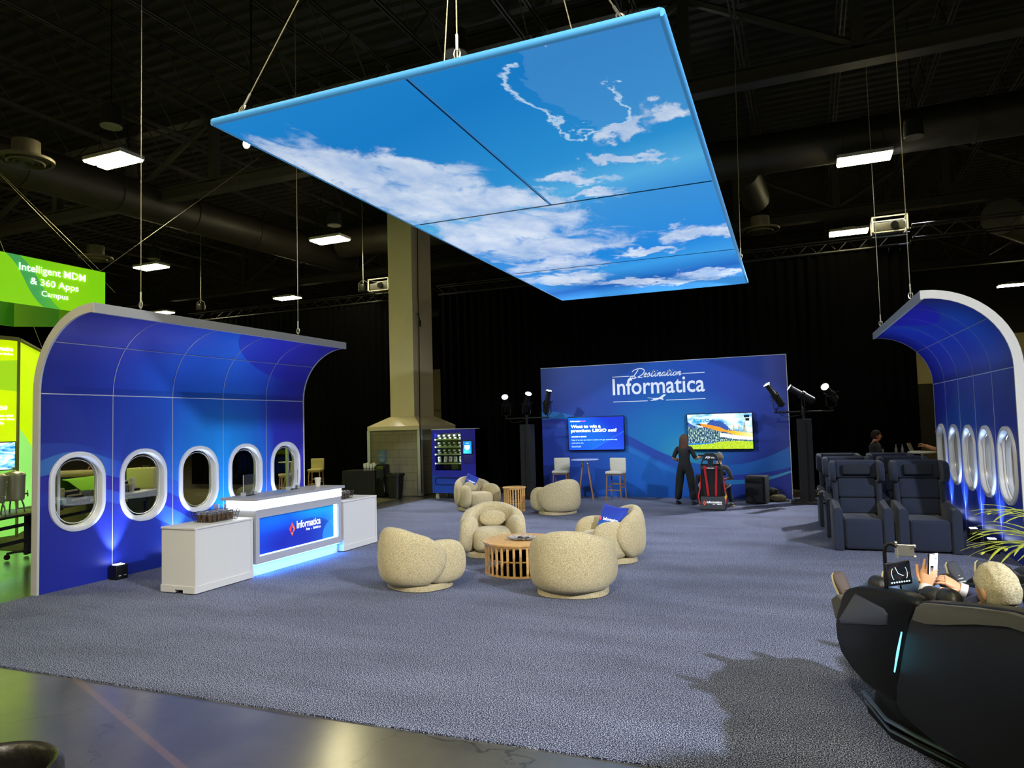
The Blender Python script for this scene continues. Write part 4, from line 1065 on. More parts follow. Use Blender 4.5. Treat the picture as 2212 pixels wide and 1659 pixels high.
def tub_chair(label, loc, rz):
    """front faces local -Y; 0.98 wide, 0.92 deep, 0.77 high"""
    t = thing('tub_chair', label, 'armchair', loc, rz, 'cream tub chairs')
    # plinth
    mb = MB(); loops = []
    for z, k in ((0, .97), (.01, 1), (.07, 1), (.08, .97)):
        loops.append([(k * .42 * math.copysign(abs(cos(a)) ** .8, cos(a)), -.02 + k * .37 * math.copysign(abs(sin(a)) ** .8, sin(a)), z) for a in [2 * pi * i / 48 for i in range(48)]])
    mb.loft(loops); mb.build('plinth', m_bou, t)
    # back shell
    mb = MB(); NA = 44; NS = 28; loops = []
    for i in range(NA + 1):
        a = -1 + 2 * i / NA; aa = abs(a)
        end = sqrt(max(0.0, 1 - max(0, (aa - .86) / .14) ** 2)) if aa < 1 else 0.0
        end = max(end, .02)
        L = []
        for k in range(NS):
            ph = 2 * pi * k / NS
            # section: superellipse, half thickness .105, height from .075 to h
            h = .775 - .13 * aa ** 2.2
            hz = (h - .075) / 2; zc = .075 + hz
            cz = math.copysign(abs(sin(ph)) ** .52, sin(ph)); cx = math.copysign(abs(cos(ph)) ** .8, cos(ph))
            zz = zc + hz * cz * (.30 + .70 * end)
            zn = (zz - .075) / .70
            # leaf outline: how far the shell wraps round at this height
            T = radians(66 + 38 * sin(pi * min(1, max(0, (.92 - zn))) ** .9) )
            bulge = .038 * sin(pi * min(1, max(0, zn)) ** .8)
            rx = .385 + bulge + cx * .095 * end; ry = .375 + bulge + cx * .095 * end
            th = a * T
            L.append((rx * sin(th) * 1.0, .0 + ry * cos(th), zz))
        loops.append(L)
    mb.loft(loops); mb.build('back_shell', m_bou, t, smooth=70)
    # arms
    for s_ in (-1, 1):
        mb = MB(); R_ = Matrix.Rotation(s_ * radians(14), 4, 'Z') @ Matrix.Rotation(s_ * radians(-4), 4, 'Y')
        mb.puff((s_ * .37, -.115, .335), (.118, .30, .265), 2.35, 30, 20, T=R_, ev=2.6); mb.build('arm', m_bou, t, smooth=80)
    # seat
    mb = MB(); mb.puff((0, -.10, .25), (.31, .34, .185), 3.2, 36, 18, ev=3.6); mb.build('seat_cushion', m_bou, t, smooth=80)
    # lumbar pillow
    mb = MB(); mb.puff((0, .20, .53), (.21, .075, .125), 2.8, 30, 16, T=Matrix.Rotation(radians(-12), 4, 'X'), ev=2.5); mb.build('lumbar_pillow', m_bou, t, smooth=80)
    return t
# centres found from the photo; rz turns local -Y toward the table
def face(loc, tgt): 
    d = Vector(tgt) - Vector(loc); return atan2(d.y, d.x) + pi / 2
TBL = Vector((-3.73, 9.13, 0))
chA = tub_chair('cream tub chair nearest the white counter, its back to the camera left', (-4.66, 7.93, 0), radians(180 - 24))
chairs = [((-2.68, 8.13, 0), radians(180 + 10), 'cream tub chair nearest the camera, its rounded back hiding part of the coffee table'),
          ((-4.64, 10.18, 0), radians(24), 'cream tub chair behind the coffee table, facing the camera with lumbar pillow'),
          ((-2.76, 10.20, 0), radians(-56), 'cream tub chair right of the coffee table holding a blue cushion'),
          ((-7.50, 15.50, 0), radians(60), 'cream tub chair in the rear pair at left, with a small blue pillow'),
          ((-5.27, 15.10, 0), radians(-124), 'cream tub chair in the rear pair at right, turned away beside the bar table')]
for loc, rz, l in chairs: dup(chA, loc, rz, l)

def pillow(label, loc, rot, s=.40, logo_on=True):
    t = thing('throw_pillow', label, 'pillow', loc); t.rotation_euler = rot
    m, nt, b = newmat('pillow_print'); tc = nd(nt, 'ShaderNodeTexCoord'); sp = nd(nt, 'ShaderNodeSeparateXYZ'); nt.links.new(tc.outputs['Object'], sp.inputs[0])
    nt.links.new(ramp(nt, math_(nt, 'MULTIPLY_ADD', sp.outputs[2], 2.2, .5), [(0, lin('1f7fd8')), (.5, lin('1f45b8')), (1, lin('1c2f9c'))]), b.inputs['Base Color']); b.inputs['Roughness'].default_value = .8
    mb = MB(); n = 14
    for sg in (1, -1):
        o = len(mb.v)
        for j in range(n + 1):
            for i in range(n + 1):
                u = -1 + 2 * i / n; v = -1 + 2 * j / n
                k = max(0, (1 - u ** 4) * (1 - v ** 4)) ** .6
                pin = 1 - .10 * (1 - min(abs(u), abs(v))) * max(abs(u), abs(v)) ** 3
                mb.v.append((u * s / 2 * pin, -sg * .075 * k, v * s / 2 * pin))
        for j in range(n):
            for i in range(n):
                a = o + j * (n + 1) + i; q = (a, a + 1, a + n + 2, a + n + 1)
                mb.f.append(q if sg > 0 else q[::-1]); mb.m.append(0)
    mb.build('cover', m, t, smooth=60)
    if logo_on:
        g = thing('tmp', None, None)
        vs, fs = text_mb('Informatica', s * .55, s * .11, bold=.02)
        mb = MB(); mb.add([(-s * .22 + v[0], -.083 - .0, v[1] - .04) for v in vs], fs); mb.build('logo_wordmark', m_lw, t, smooth=0)
        mb = MB(); c = (-s * .32, -.082, -.02); q = s * .07
        mb.add([(c[0], c[1], c[2] + q), (c[0] - q * .7, c[1], c[2]), (c[0], c[1], c[2] - q), (c[0] + q * .7, c[1], c[2])], [(0, 1, 2, 3)]); mb.build('logo_emblem', m_lr, t, smooth=0)
        bpy.data.objects.remove(g)
    return t
pillow('square blue logo cushion leaning in the tub chair right of the coffee table', (-2.74, 10.22, .57), (radians(-24), radians(7), radians(-16)), .44)
pillow('small blue pillow set in the rear left tub chair', (-7.68, 15.66, .66), (radians(-14), radians(24), radians(30)), .30)

# ------------------------------------------------------------------ slatted drum tables
def drum(name, label, loc, r, h, n, top_r=None, fl=1.0):
    t = thing(name, label, 'table', loc)
    mb = MB(); mb.lathe([(r - .012, h - .03), (r, h - .027), (r + .002, h - .004), (r - .006, h)], n=64); mb.build('table_top', m_wood, t)
    mb = MB()
    for k in range(n):
        a = 2 * pi * k / n; ra = r - .03; rb = (r - .03) * fl
        T = Matrix.Rotation(a, 4, 'Z')
        vs = []
        for z, rr in ((0.02, rb), (h - .03, ra)):
            vs += [(rr - .010, -.016, z), (rr + .010, -.016, z), (rr + .010, .016, z), (rr - .010, .016, z)]
        mb.add(vs, [(3, 2, 1, 0), (4, 5, 6, 7), (0, 1, 5, 4), (1, 2, 6, 5), (2, 3, 7, 6), (3, 0, 4, 7)], 0, T)
    mb.build('slatted_drum', m_wood, t, smooth=0, bevel=.003)
    mb = MB(); q = (r - .03) * fl; mb.lathe([(q - .016, 0), (q + .016, 0), (q + .016, .022), (q - .016, .022), (q - .016, 0)], n=64); mb.build('base_ring', m_wood, t)
    mb = MB(); q = (r - .03) * fl * .97 - .02; mb.lathe([(q - .016, .19), (q + .008, .19), (q + .008, .205), (q - .016, .205), (q - .016, .19)], n=48); mb.build('inner_hoop', m_wood, t)
    mb = MB(); q = r - .03; mb.lathe([(q - .016, h - .05), (q + .014, h - .05), (q + .014, h - .03), (q - .016, h - .03), (q - .016, h - .05)], n=64); mb.build('upper_ring', m_wood, t)
    return t
drum('coffee_table', 'round oak coffee table on vertical slats in the middle of the tub chairs', TBL, .53, .43, 36)
drum('side_table', 'small round oak slatted side table between the two rear tub chairs', (-6.42, 15.35, 0), .27, .56, 24, fl=.97)
# clear bowl with sunglasses-like trinkets on the coffee table
t = thing('clear_tray', 'crumpled clear plastic tray of small dark items on the coffee table', 'tray', (TBL.x + .03, TBL.y - .03, .431))
mb = MB(); L = []
rnd = random.Random(3)
for z, r, j in ((0, .12, .0), (.01, .17, .01), (.035, .21, .02), (.04, .215, .02), (.012, .165, .01), (.005, .11, 0)):
    L.append([((r + (j if k % 2 else -j)) * cos(2 * pi * k / 28), .8 * (r + (j if k % 2 else -j)) * sin(2 * pi * k / 28), z) for k in range(28)])
mb.loft(L); mb.build('tray_body', M_('crumpled_plastic', 'eef2f4', .1, trans=.75, ior=1.3), t, smooth=30)
for k, (x, y, l) in enumerate(((-.05, .02, 'left'), (.06, .0, 'right'), (.0, -.04, 'front'))):
    q = thing('snack_packet', 'small dark packet lying in the clear tray on the coffee table', 'packet', (TBL.x + .03 + x, TBL.y - .03 + y, .447), k * .8, 'packets in the clear tray')
    mb = MB(); mb.puff((0, 0, .008), (.035, .025, .012), 3, 12, 8); mb.build('wrapper', M_('packet_dark', '23262c', .3), q)

# ------------------------------------------------------------------ bar table and stools
m_wood2 = M_('walnut', '7a5b3a', .5, var=.2, vscale=14)
t = thing('bar_table', 'tall round bar table with four splayed wooden legs before the blue back wall', 'table', (-5.42, 17.75, 0))
mb = MB(); mb.lathe([(.33, 1.03), (.36, 1.04), (.36, 1.055), (.35, 1.06)], n=48); mb.build('table_top', M_('pale_blue_top', 'aeb6dc', .3), t)
for k in range(4):
    a = pi / 4 + k * pi / 2 + .25
    mb = MB(); mb.cyl((.07 * cos(a), .07 * sin(a), 1.02), (.27 * cos(a), .27 * sin(a), 0), .022, .016, n=10); lg = mb.build('leg', m_wood2, t)
    mb = MB(); mb.cyl((.07 * cos(a), .07 * sin(a), 1.03), (.09 * cos(a), .09 * sin(a), .93), .026, n=10); mb.build('ferrule', m_steel, lg)
def bar_stool(label, loc, rz, fab, wd, grp='bar stools'):
    t = thing('bar_stool', label, 'bar stool', loc, rz, grp)
    mb = MB(); mb.rbox((0, 0, .72), (.43, .42, .08), .035); mb.build('seat', fab, t)
    mb = MB(); mb.rbox((0, .19, .91), (.43, .06, .34), .025, T=None); mb.build('backrest', fab, t)
    for a in (-1, 1):
        for c in (-1, 1):
            mb = MB(); mb.cyl((a * .17, c * .16, .70), (a * .20, c * .19, 0), .022, .016, n=4); mb.build('leg', wd, t)
    mb = MB(); mb.bb(-.185, .185, -.185, -.165, .27, .30); mb.bb(-.185, .185, .165, .185, .40, .43); mb.build('stretcher', wd, t, smooth=0)
    mb = MB(); mb.bb(-.195, -.178, -.18, .18, .34, .365); mb.bb(.178, .195, -.18, .18, .34, .365); mb.build('side_stretcher', wd, t, smooth=0)
    mb = MB(); mb.bb(-.185, .185, -.18, .18, .655, .69); mb.build('seat_frame', wd, t, smooth=0)
    return t
m_fab = M_('stool_fabric', 'b8b3a4', .85, bump=.2, bscale=90)
st = bar_stool('pale bar stool left of the bar table against the blue wall', (-6.17, 18.0, 0), radians(8), m_fab, m_wood2)
dup(st, (-4.62, 17.75, 0), radians(-6), 'pale bar stool right of the bar table against the blue wall')

# ------------------------------------------------------------------ spotlight stands either side of the back wall
def ellipsoidal(par, base, aimv, on=True):
    """a profile spotlight as parts of the stand: yoke at base, body along aimv"""
    a = Vector(aimv).normalized(); b0 = Vector(base)
    h = b0 + Vector((0, 0, .36))
    side = a.cross(ZU).normalized() if abs(a.z) < .98 else Vector((1, 0, 0))
    mb = MB(); Y = []
    for s_, z in ((-1, .36), (-1, .1), (-.5, .05), (.5, .05), (1, .1), (1, .36)): Y.append(b0 + side * (.115 * s_) + Vector((0, 0, z)))
    mb.tube(Y, .011, n=6); mb.cyl(b0, b0 + Vector((0, 0, .06)), .02, n=8); yk = mb.build('yoke', m_blackm, par)
    mb = MB()
    mb.cyl(h - a * .30, h - a * .26, .05, .085, n=18); mb.cyl(h - a * .26, h - a * .02, .088, n=18); mb.cyl(h - a * .02, h + a * .05, .10, n=18); mb.cyl(h + a * .05, h + a * .30, .068, n=18); mb.cyl(h + a * .30, h + a * .36, .068, .088, n=18, caps=False)
    mb.build('lamp_body', M_('fixture_black', '1b1a18', .4, .4), par)
    mb = MB(); mb.cyl(h + a * .335, h + a * .345, .078, n=20); mb.build('lamp_lens', M_('fixture_lens', 'ffffff', .5, emis='f0fff8', es=14), par)
    mb = MB(); q = h + side * .1; mb.cyl(q, q + side * .06 + Vector((0, 0, .02)), .012, n=6); q = h - side * .1; mb.cyl(q, q - side * .07 + Vector((0, 0, .05)), .012, n=6); mb.build('handle', m_blackm, par)
    return h + a * .40
def light_stand(label, loc, aims, h=2.0, tilt=0):
    t = thing('spotlight_stand', label, 'light stand', loc, 0, 'spotlight stands')
    mb = MB(); mb.bb(-.16, .16, -.16, .16, .06, h); mb.build('draped_tower', M_('tower_drape', '101013', .85, bump=.3, bscale=6), t, smooth=0, bevel=.015)
    mb = MB(); mb.bb(-.36, .36, -.36, .36, 0, .05); mb.bb(-.22, .22, -.22, .22, .05, .075); mb.build('base_plate', m_black, t, smooth=0, bevel=.006)
    mb = MB(); mb.cyl((0, 0, h), (0, 0, h + .20), .035, n=12); mb.cyl((-.64, 0, h + .17), (.64, 0, h + .17), .022, n=10); mb.cyl((0, 0, h + .12), (0, 0, h + .25), .05, n=12); mb.build('crossbar', m_blackm, t)
    for x, a in zip((-.6, 0, .6), aims):
        g = thing('lamp', None, None); g['tmp'] = 1
        par = bpy.data.objects.new('profile_lamp', None); C.objects.link(par); par.parent = t
        bpy.data.objects.remove(g)
        q = ellipsoidal(par, (x, 0, h + .20), a)
        lamp_targets.append((Vector(loc) + q, Vector(a)))
    mb = MB(); mb.tube([(-.6, -.03, h + .2), (-.4, -.05, h + .05), (0, -.06, h + .1), (.02, -.18, h - .1), (.02, -.18, .1)], .009, n=5); mb.build('power_cable', m_matte, t)
    return t
lamp_targets = []
light_stand('black three lamp spotlight tower left of the blue back wall', (-7.12, 18.05, 0), [(.30, -1, .72), (.45, -.6, .85), (.28, -.25, 1.0)], 2.0)
light_stand('black three lamp spotlight tower right of the blue back wall', (-.13, 17.95, 0), [(-.50, -.35, .80), (-.85, -.25, .55), (-.42, -1, .55)], 1.95)
for i, (q, a) in enumerate(lamp_targets):
    spot('profile_lamp_beam', q, q + a, 120, (0.92, 0.98, 1.0), 42, .35, .05)

# ------------------------------------------------------------------ vending machine
VX0, VX1, VY = -9.70, -8.36, 17.35
t = thing('vending_machine', 'tall blue vending machine with glass front on casters beside the column', 'vending machine', ((VX0 + VX1) / 2, VY, 0))
w = (VX1 - VX0) / 2; D_ = .80; m_vb = M_('vending_blue', '2226a8', .35, var=.0)
vend_print = print_mat('vending_print', 1.34, 1.74, base=[(0, '2420a4'), (1, '241e9c')], glows=[(.3, .1, 1.3, .7, '1f46b8', 1.2)],
                       arcs=[(.0, -.25, 1.0, .75, '2450bc', .5), (.75, .62, .75, .25, '2a2ab0', .7)])
def vpan(mb, x0, x1, z0, z1, y=0.0):
    o = len(mb.v)
    for x, z in ((x0, z0), (x1, z0), (x1, z1), (x0, z1)):
        mb.uv[len(mb.v)] = (x + w, z - .18); mb.v.append((x, y, z))
    mb.f.append((o, o + 1, o + 2, o + 3)); mb.m.append(0)
WX0, WX1, WZ0, WZ1 = -w + .10, -w + .90, .80, 1.82
mb = MB()
vpan(mb, -w, WX0, .18, 1.92); vpan(mb, WX1, w, .18, 1.92); vpan(mb, WX0, WX1, .18, WZ0); vpan(mb, WX0, WX1, WZ1, 1.92)
mb.build('door_front', vend_print, t, smooth=0)
mb = MB(); mb.bb(-w, -w + .05, .002, D_, .18, 1.92); mb.bb(w - .05, w, .002, D_, .18, 1.92); mb.bb(-w, w, D_ - .04, D_, .18, 1.92); mb.bb(-w, w, .002, D_, 1.87, 1.92); mb.bb(-w, w, .002, D_, .18, .75); mb.bb(WX1 + .02, w, .002, D_, .7, 1.9)
mb.build('cabinet', m_vb, t, smooth=0)
mb = MB(); mb.bb(-w, w, -.01, .3, 1.92, 1.935); mb.build('top_trim', m_trim, t, smooth=0)
m_shelf = M_('shelf_metal', 'b9bcae', .3, .6)
for k in range(4):
    z = 1.66 - k * .205
    if k == 3: z = 1.00
    mb = MB(); mb.bb(WX0 - .04, WX1, .04, .5, z - .012, z); mb.bb(WX0 - .04, WX1, .03, .045, z - .035, z + .004)
    mb.build('shelf', m_shelf, t, smooth=0)
mb = MB(); mb.bb(WX0, WX1, .50, .52, .8, 1.85); mb.build('inner_back', M_('vend_inner', '3b3c38', .6), t, smooth=0)
mb = MB(); mb.bb(WX0, WX1, .02, .05, 1.828, 1.84); mb.build('interior_light', M_('vend_led', 'ffffff', .5, emis='f0ffe0', es=26), t, smooth=0)
mb = MB(); mb.bb(WX0 - .03, WX0 - .02, .01, .02, .9, 1.8); mb.build('side_light', M_('vend_led2', 'ffffff', .5, emis='f0ffe0', es=14), t, smooth=0); mb = MB(); mb.bb(WX1 + .004, WX1 + .012, .01, .02, .9, 1.8); mb.build('side_light', M_('vend_led2', 'ffffff', .5, emis='f0ffe0', es=14), t, smooth=0)
mb = MB(); mb.add([(WX0, .005, WZ0), (WX1, .005, WZ0), (WX1, .005, WZ1), (WX0, .005, WZ1)], [(0, 1, 2, 3)]); mb.build('glass_window', m_pane, t, smooth=0)
mb = MB()
P = [((WX0 + WX1) / 2 - .04 + a, -.004, .50 + c) for a, c in stadium(.72, .19, .05, 5)]
mb.tube(P, .012, n=6, closed=True); fl = mb.build('pickup_flap_rim', m_black, t)
sc = print_mat('kiosk_screen', .26, .34, base=[(0, '0b62d8'), (1, '1078e4')], glows=[(.06, .04, .2, .14, '38b8f4', 1.0)], emis=1.0)
mb = MB(); mb.rbox((w - .23, -.004, 1.43), (.30, .03, .40), .012); mb.build('kiosk_bezel', m_black, t)
mb = MB()
for x, z in ((0, 0), (1, 0), (1, 1), (0, 1)): mb.uv[len(mb.v)] = (.24 * x, .33 * z); mb.v.append((w - .355 + .245 * x, -.021, 1.255 + .33 * z))
mb.f = [(0, 1, 2, 3)]; mb.m = [0]; ks = mb.build('kiosk_screen', sc, t, smooth=0)
mb = MB()
for z, ww in ((1.535, .09), (1.475, .15), (1.455, .16), (1.435, .14), (1.415, .17), (1.395, .15), (1.36, .08)):
    mb.bb(w - .235 - ww / 2, w - .235 + ww / 2, -.0225, -.0215, z - .006, z + .004)
mb.build('screen_text', m_tw, ks, smooth=0)
mb = MB(); mb.rbox((w - .22, .0, 1.10), (.28, .02, .26), .012); mb.build('payment_plate', M_('vend_plate', '2a1f86', .4), t)
for x in (-w + .1, w - .1):
    for y in (.1, D_ - .1):
        mb = MB(); mb.cyl((x - .02, y, .065), (x + .02, y, .065), .065, n=18); mb.bb(x - .04, x + .04, y - .03, y + .03, .12, .18); mb.bb(x - .035, x - .025, y - .02, y + .02, .05, .13); mb.bb(x + .025, x + .035, y - .02, y + .02, .05, .13)
        mb.build('caster', M_('caster_cream', 'b8b596', .5), t)
# goods: boxes on three shelves, pouches on the fourth
m_gb = M_('goods_black', '1a1c1c', .4); m_gw = M_('goods_white', 'e6e8dc', .5)
proto = None
for k in range(3):
    for i in range(5):
        loc = (WX0 + (VX0 + VX1) / 2 + .08 + i * .16, VY + .12, 1.66 - k * .205)
        if proto is None:
            g = thing('gift_box', 'x', 'box', loc)
            mb = MB(); mb.bb(-.06, .06, 0, .1, 0, .12); mb.build('carton', m_gb, g, smooth=0, bevel=.004)
            mb = MB(); mb.bb(-.052, .01, -.002, 0, .07, .11); mb.bb(-.02, .05, -.002, 0, .008, .04); mb.build('printed_label', m_gw, g, smooth=0)
            proto = g; q = g
        else: q = dup(proto, loc)
        q['label'] = 'black boxed gift on the %s shelf of the vending machine' % ('top', 'second', 'third')[k]; q['group'] = 'boxed gifts on the %s vending shelf' % ('top', 'second', 'third')[k]
mb = MB(); g = None
for i in range(5):
    loc = (WX0 + (VX0 + VX1) / 2 + .08 + i * .16, VY + .12, 1.005)
    if g is None:
        g = thing('white_pouch', 'white oval tin standing on the lowest shelf of the vending machine', 'tin', loc, 0, 'white tins on the lowest vending shelf')
        mb = MB(); mb.rbox((0, .02, .09), (.105, .05, .165), .024); mb.build('tin_body', m_gw, g)
        mb = MB(); mb.cyl((0, -.006, .11), (0, -.004, .11), .025, n=14); mb.build('tin_mark', M_('goods_green', '9aa36e', .5), g)
        pr_ = g
    else: q = dup(pr_, loc)
    (g if i == 0 else q).rotation_euler = (0, (-.2, .25, .06, 0, .1)[i] * .7, 0)

# ------------------------------------------------------------------ water dispenser, bin, draped table with cups
t = thing('water_dispenser', 'black water cooler with clear bottle on top in front of the block plinth', 'water dispenser', (-11.55, 17.72, 0))
mb = MB(); mb.rbox((0, 0, .48), (.32, .32, .95), .05); mb.build('cooler_body', M_('gloss_black', '0a0a0a', .12), t)
mb = MB(); mb.bb(-.11, .11, -.175, -.155, .62, .82); mb.build('tap_recess', m_matte, t, smooth=0)
mb = MB(); mb.lathe([(.05, .95), (.09, 1.0), (.135, 1.04), (.135, 1.12), (.128, 1.13), (.135, 1.14), (.135, 1.24), (.128, 1.25), (.135, 1.26), (.135, 1.34), (.12, 1.37), (.05, 1.375)], n=28); mb.build('water_bottle', M_('water_blue', 'a8c8d4', .08, trans=.85, ior=1.33), t)
t = thing('waste_bin', 'black square waste bin beside the water cooler', 'bin', (-11.02, 17.55, 0))
mb = MB(); L = []
for z, q in ((0, .17), (.60, .215), (.62, .24), (.70, .245), (.70, .225), (.1, .16)):
    L.append([(q * math.copysign(abs(cos(a)) ** .5, cos(a)), q * .9 * math.copysign(abs(sin(a)) ** .5, sin(a)), z) for a in [2 * pi * i / 40 for i in range(40)]])
mb.loft(L); mb.build('bin_body', M_('bin_black', '0f0f0f', .5), t)
t = thing('draped_table', 'small table in a black pleated cloth left of the water cooler', 'table', (-12.33, 17.95, 0))
mb = MB(); mb.bb(-.56, .56, -.32, .32, .745, .76); mb.build('table_top', m_black, t, smooth=0)
mb = MB(); cols = []; per = []
for i in range(120):
    s_ = i / 120 * 4
    k = int(s_); f = s_ - k
    c4 = [(-.57, -.33), (.57, -.33), (.57, .33), (-.57, .33)]
    a, c = c4[k], c4[(k + 1) % 4]; per.append((a[0] + (c[0] - a[0]) * f, a[1] + (c[1] - a[1]) * f, i))
mb.loft([[(x * (1 + .04 * (1 - z) + .012 * sin(i * 1.9) * (1 - z * .6)), y * (1 + .05 * (1 - z) + .02 * sin(i * 1.9) * (1 - z * .6)), .765 * z + .003) for x, y, i in per] for z in (0, .5, 1)], True)
mb.build('table_cloth', M_('black_cloth', '0d0c0b', .8), t, smooth=60)
t = thing('wire_rack', 'low black wire rack around the paper cups on the draped table', 'rack', (-12.0, 17.75, .765))
mb = MB()
for z in (.015, .075):
    mb.tube([(-.2, -.09, z), (.2, -.09, z), (.2, .09, z), (-.2, .09, z)], .004, n=4, closed=True)
for i in range(13):
    x = -.2 + .4 * i / 12; mb.cyl((x, -.09, 0), (x, -.09, .075), .003, n=4); mb.cyl((x, .09, 0), (x, .09, .075), .003, n=4)
mb.build('rack_wires', m_blackm, t)
m_paper = M_('paper_cup', 'dcd6bf', .7)
def cup(loc, label, grp, n=1, name='paper_cup', sc_=1.0):
    t = thing(name, label, 'cup', loc, 0, grp)
    mb = MB(); z = 0
    prof = [(.028, 0), (.028, .004)]
    mb.lathe([(.029, 0), (.042, .105), (.045, .108), (.043, .113), (.040, .108), (.028, .008)], n=20)
    for k in range(1, n): mb.lathe([(.040, .108 + (k - 1) * .02), (.0425, .108 + k * .02 - .006), (.045, .108 + k * .02 - .003), (.043, .113 + k * .02)], n=20)
    mb.build('cup_wall', m_paper, t)
    if sc_ != 1: t.scale = (sc_,) * 3
    return t
for i in range(8):
    n = (6, 7, 5, 7, 6, 4, 6, 5)[i]
    cup((-12.16 + (i % 4) * .105, 17.71 + (i // 4) * .08, .766), 'tall stack of white paper cups in the wire rack on the draped table', 'stacks of paper cups', n)
cup((-7.42, 9.48, 1.086), 'white paper cup standing on the far end of the glowing counter', None, 1, sc_=1.25)

# ------------------------------------------------------------------ wire baskets with snacks on the cabinets, acrylic stands, leaflet
m_wire = M_('basket_wire', '4a4642', .4, .7)
def basket(label, loc, L, Wd, H=.13):
    t = thing('wire_basket', label, 'basket', loc, 0, 'wire snack baskets')
    mb = MB()
    for z, k in ((.006, .88), (.05, .93), (.09, .97), (H, 1.0)):
        mb.tube([(-Wd / 2 * k, -L / 2 * k, z), (Wd / 2 * k, -L / 2 * k, z), (Wd / 2 * k, L / 2 * k, z), (-Wd / 2 * k, L / 2 * k, z)], .004 if z == H else .0028, n=4, closed=True)
    n = 16
    for i in range(n + 1):
        f = -1 + 2 * i / n; jit = .012 * sin(i * 7.3)
        for sg in (-1, 1):
            mb.cyl((sg * Wd / 2 * .88, f * L / 2 * .88, .006), (sg * Wd / 2, f * L / 2 + jit, H), .0028, n=4)
    for i in range(7):
        f = -1 + 2 * i / 6
        for sg in (-1, 1): mb.cyl((f * Wd / 2 * .88, sg * L / 2 * .88, .006), (f * Wd / 2, sg * L / 2, H), .0028, n=4)
        mb.cyl((f * Wd / 2 * .88, -L / 2 * .88, .006), (f * Wd / 2 * .88, L / 2 * .88, .006), .0028, n=4)
    mb.build('wire_mesh', m_wire, t)
    return t
basket('long wire basket of brown snack cups on the near white cabinet', (-7.42, 7.33, .826), .52, .34)
basket('wire basket of snacks on the far white cabinet', (-7.42, 10.04, .826), .40, .32)
m_brown = M_('snack_brown', '5a4026', .6, var=.4, vscale=90); m_lid = M_('clear_lid', 'd8dade', .08, trans=.8, ior=1.3)
pc = None
for i in range(6):
    for j in range(3):
        loc = (-7.52 + j * .095, 7.14 + i * .074, .834)
        if pc is None:
            g = thing('snack_cup', 'x', 'snack cup', loc); mb = MB(); mb.lathe([(.022, 0), (.032, .085), (.030, .09)], n=14); mb.build('contents', m_brown, g)
            mb = MB(); mb.lathe([(.034, .088), (.036, .096), (.030, .118), (.012, .125)], n=14); mb.build('dome_lid', m_lid, g); pc = g; q = g
        else: q = dup(pc, loc)
        q['label'] = 'clear lidded cup of brown snack mix in the near wire basket'; q['group'] = 'snack cups in the near basket'
for i in range(4):
    for j in range(3):
        q = dup(pc, (-7.52 + j * .095, 9.93 + i * .078, .834)); q['label'] = 'clear lidded snack cup in the far wire basket'; q['group'] = 'snack cups in the far basket'
for k, (x, y, l) in enumerate(((-7.50, 7.60, 'glass tumbler upside down beside the near snack basket, closest to the counter'), (-7.60, 7.52, 'glass tumbler beside the near snack basket, farther from the aisle'))):
    t = thing('glass_tumbler', l, 'glass', (x, y, .826), 0)
    mb = MB(); mb.lathe([(.03, 0), (.034, .19), (.031, .19), (.027, .006)], n=18); mb.build('glass_wall', m_lid, t)
for k, (y, l) in enumerate(((8.05, 'clear acrylic sign holder on the near end of the lit counter'), (9.0, 'clear acrylic sign holder on the middle of the lit counter'))):
    t = thing('sign_holder', l, 'sign holder', (-7.52, y, 1.086), radians(4))
    mb = MB(); mb.bb(-.05, .05, -.12, .12, 0, .004); mb.bb(-.004, .004, -.12, .12, .004, .30); mb.build('acrylic_sheet', M_('acrylic', 'f2f6fa', .05, trans=.97, ior=1.05), t, smooth=0)
    for sg in (-1, 1):
        mb = MB(); mb.bb(-.035, .035, sg * .12 - .015, sg * .12 + .015, .0, .05); mb.build('clip_block', M_('frosted', 'd8dde4', .3, trans=.5), t, smooth=0)
t = thing('leaflet', 'light blue leaflet lying on the lit counter', 'leaflet', (-7.45, 8.62, 1.086), .2)
mb = MB(); mb.bb(-.06, .06, -.10, .10, 0, .006); mb.build('paper_sheet', M_('leaflet_blue', '5a96dc', .5), t, smooth=0)

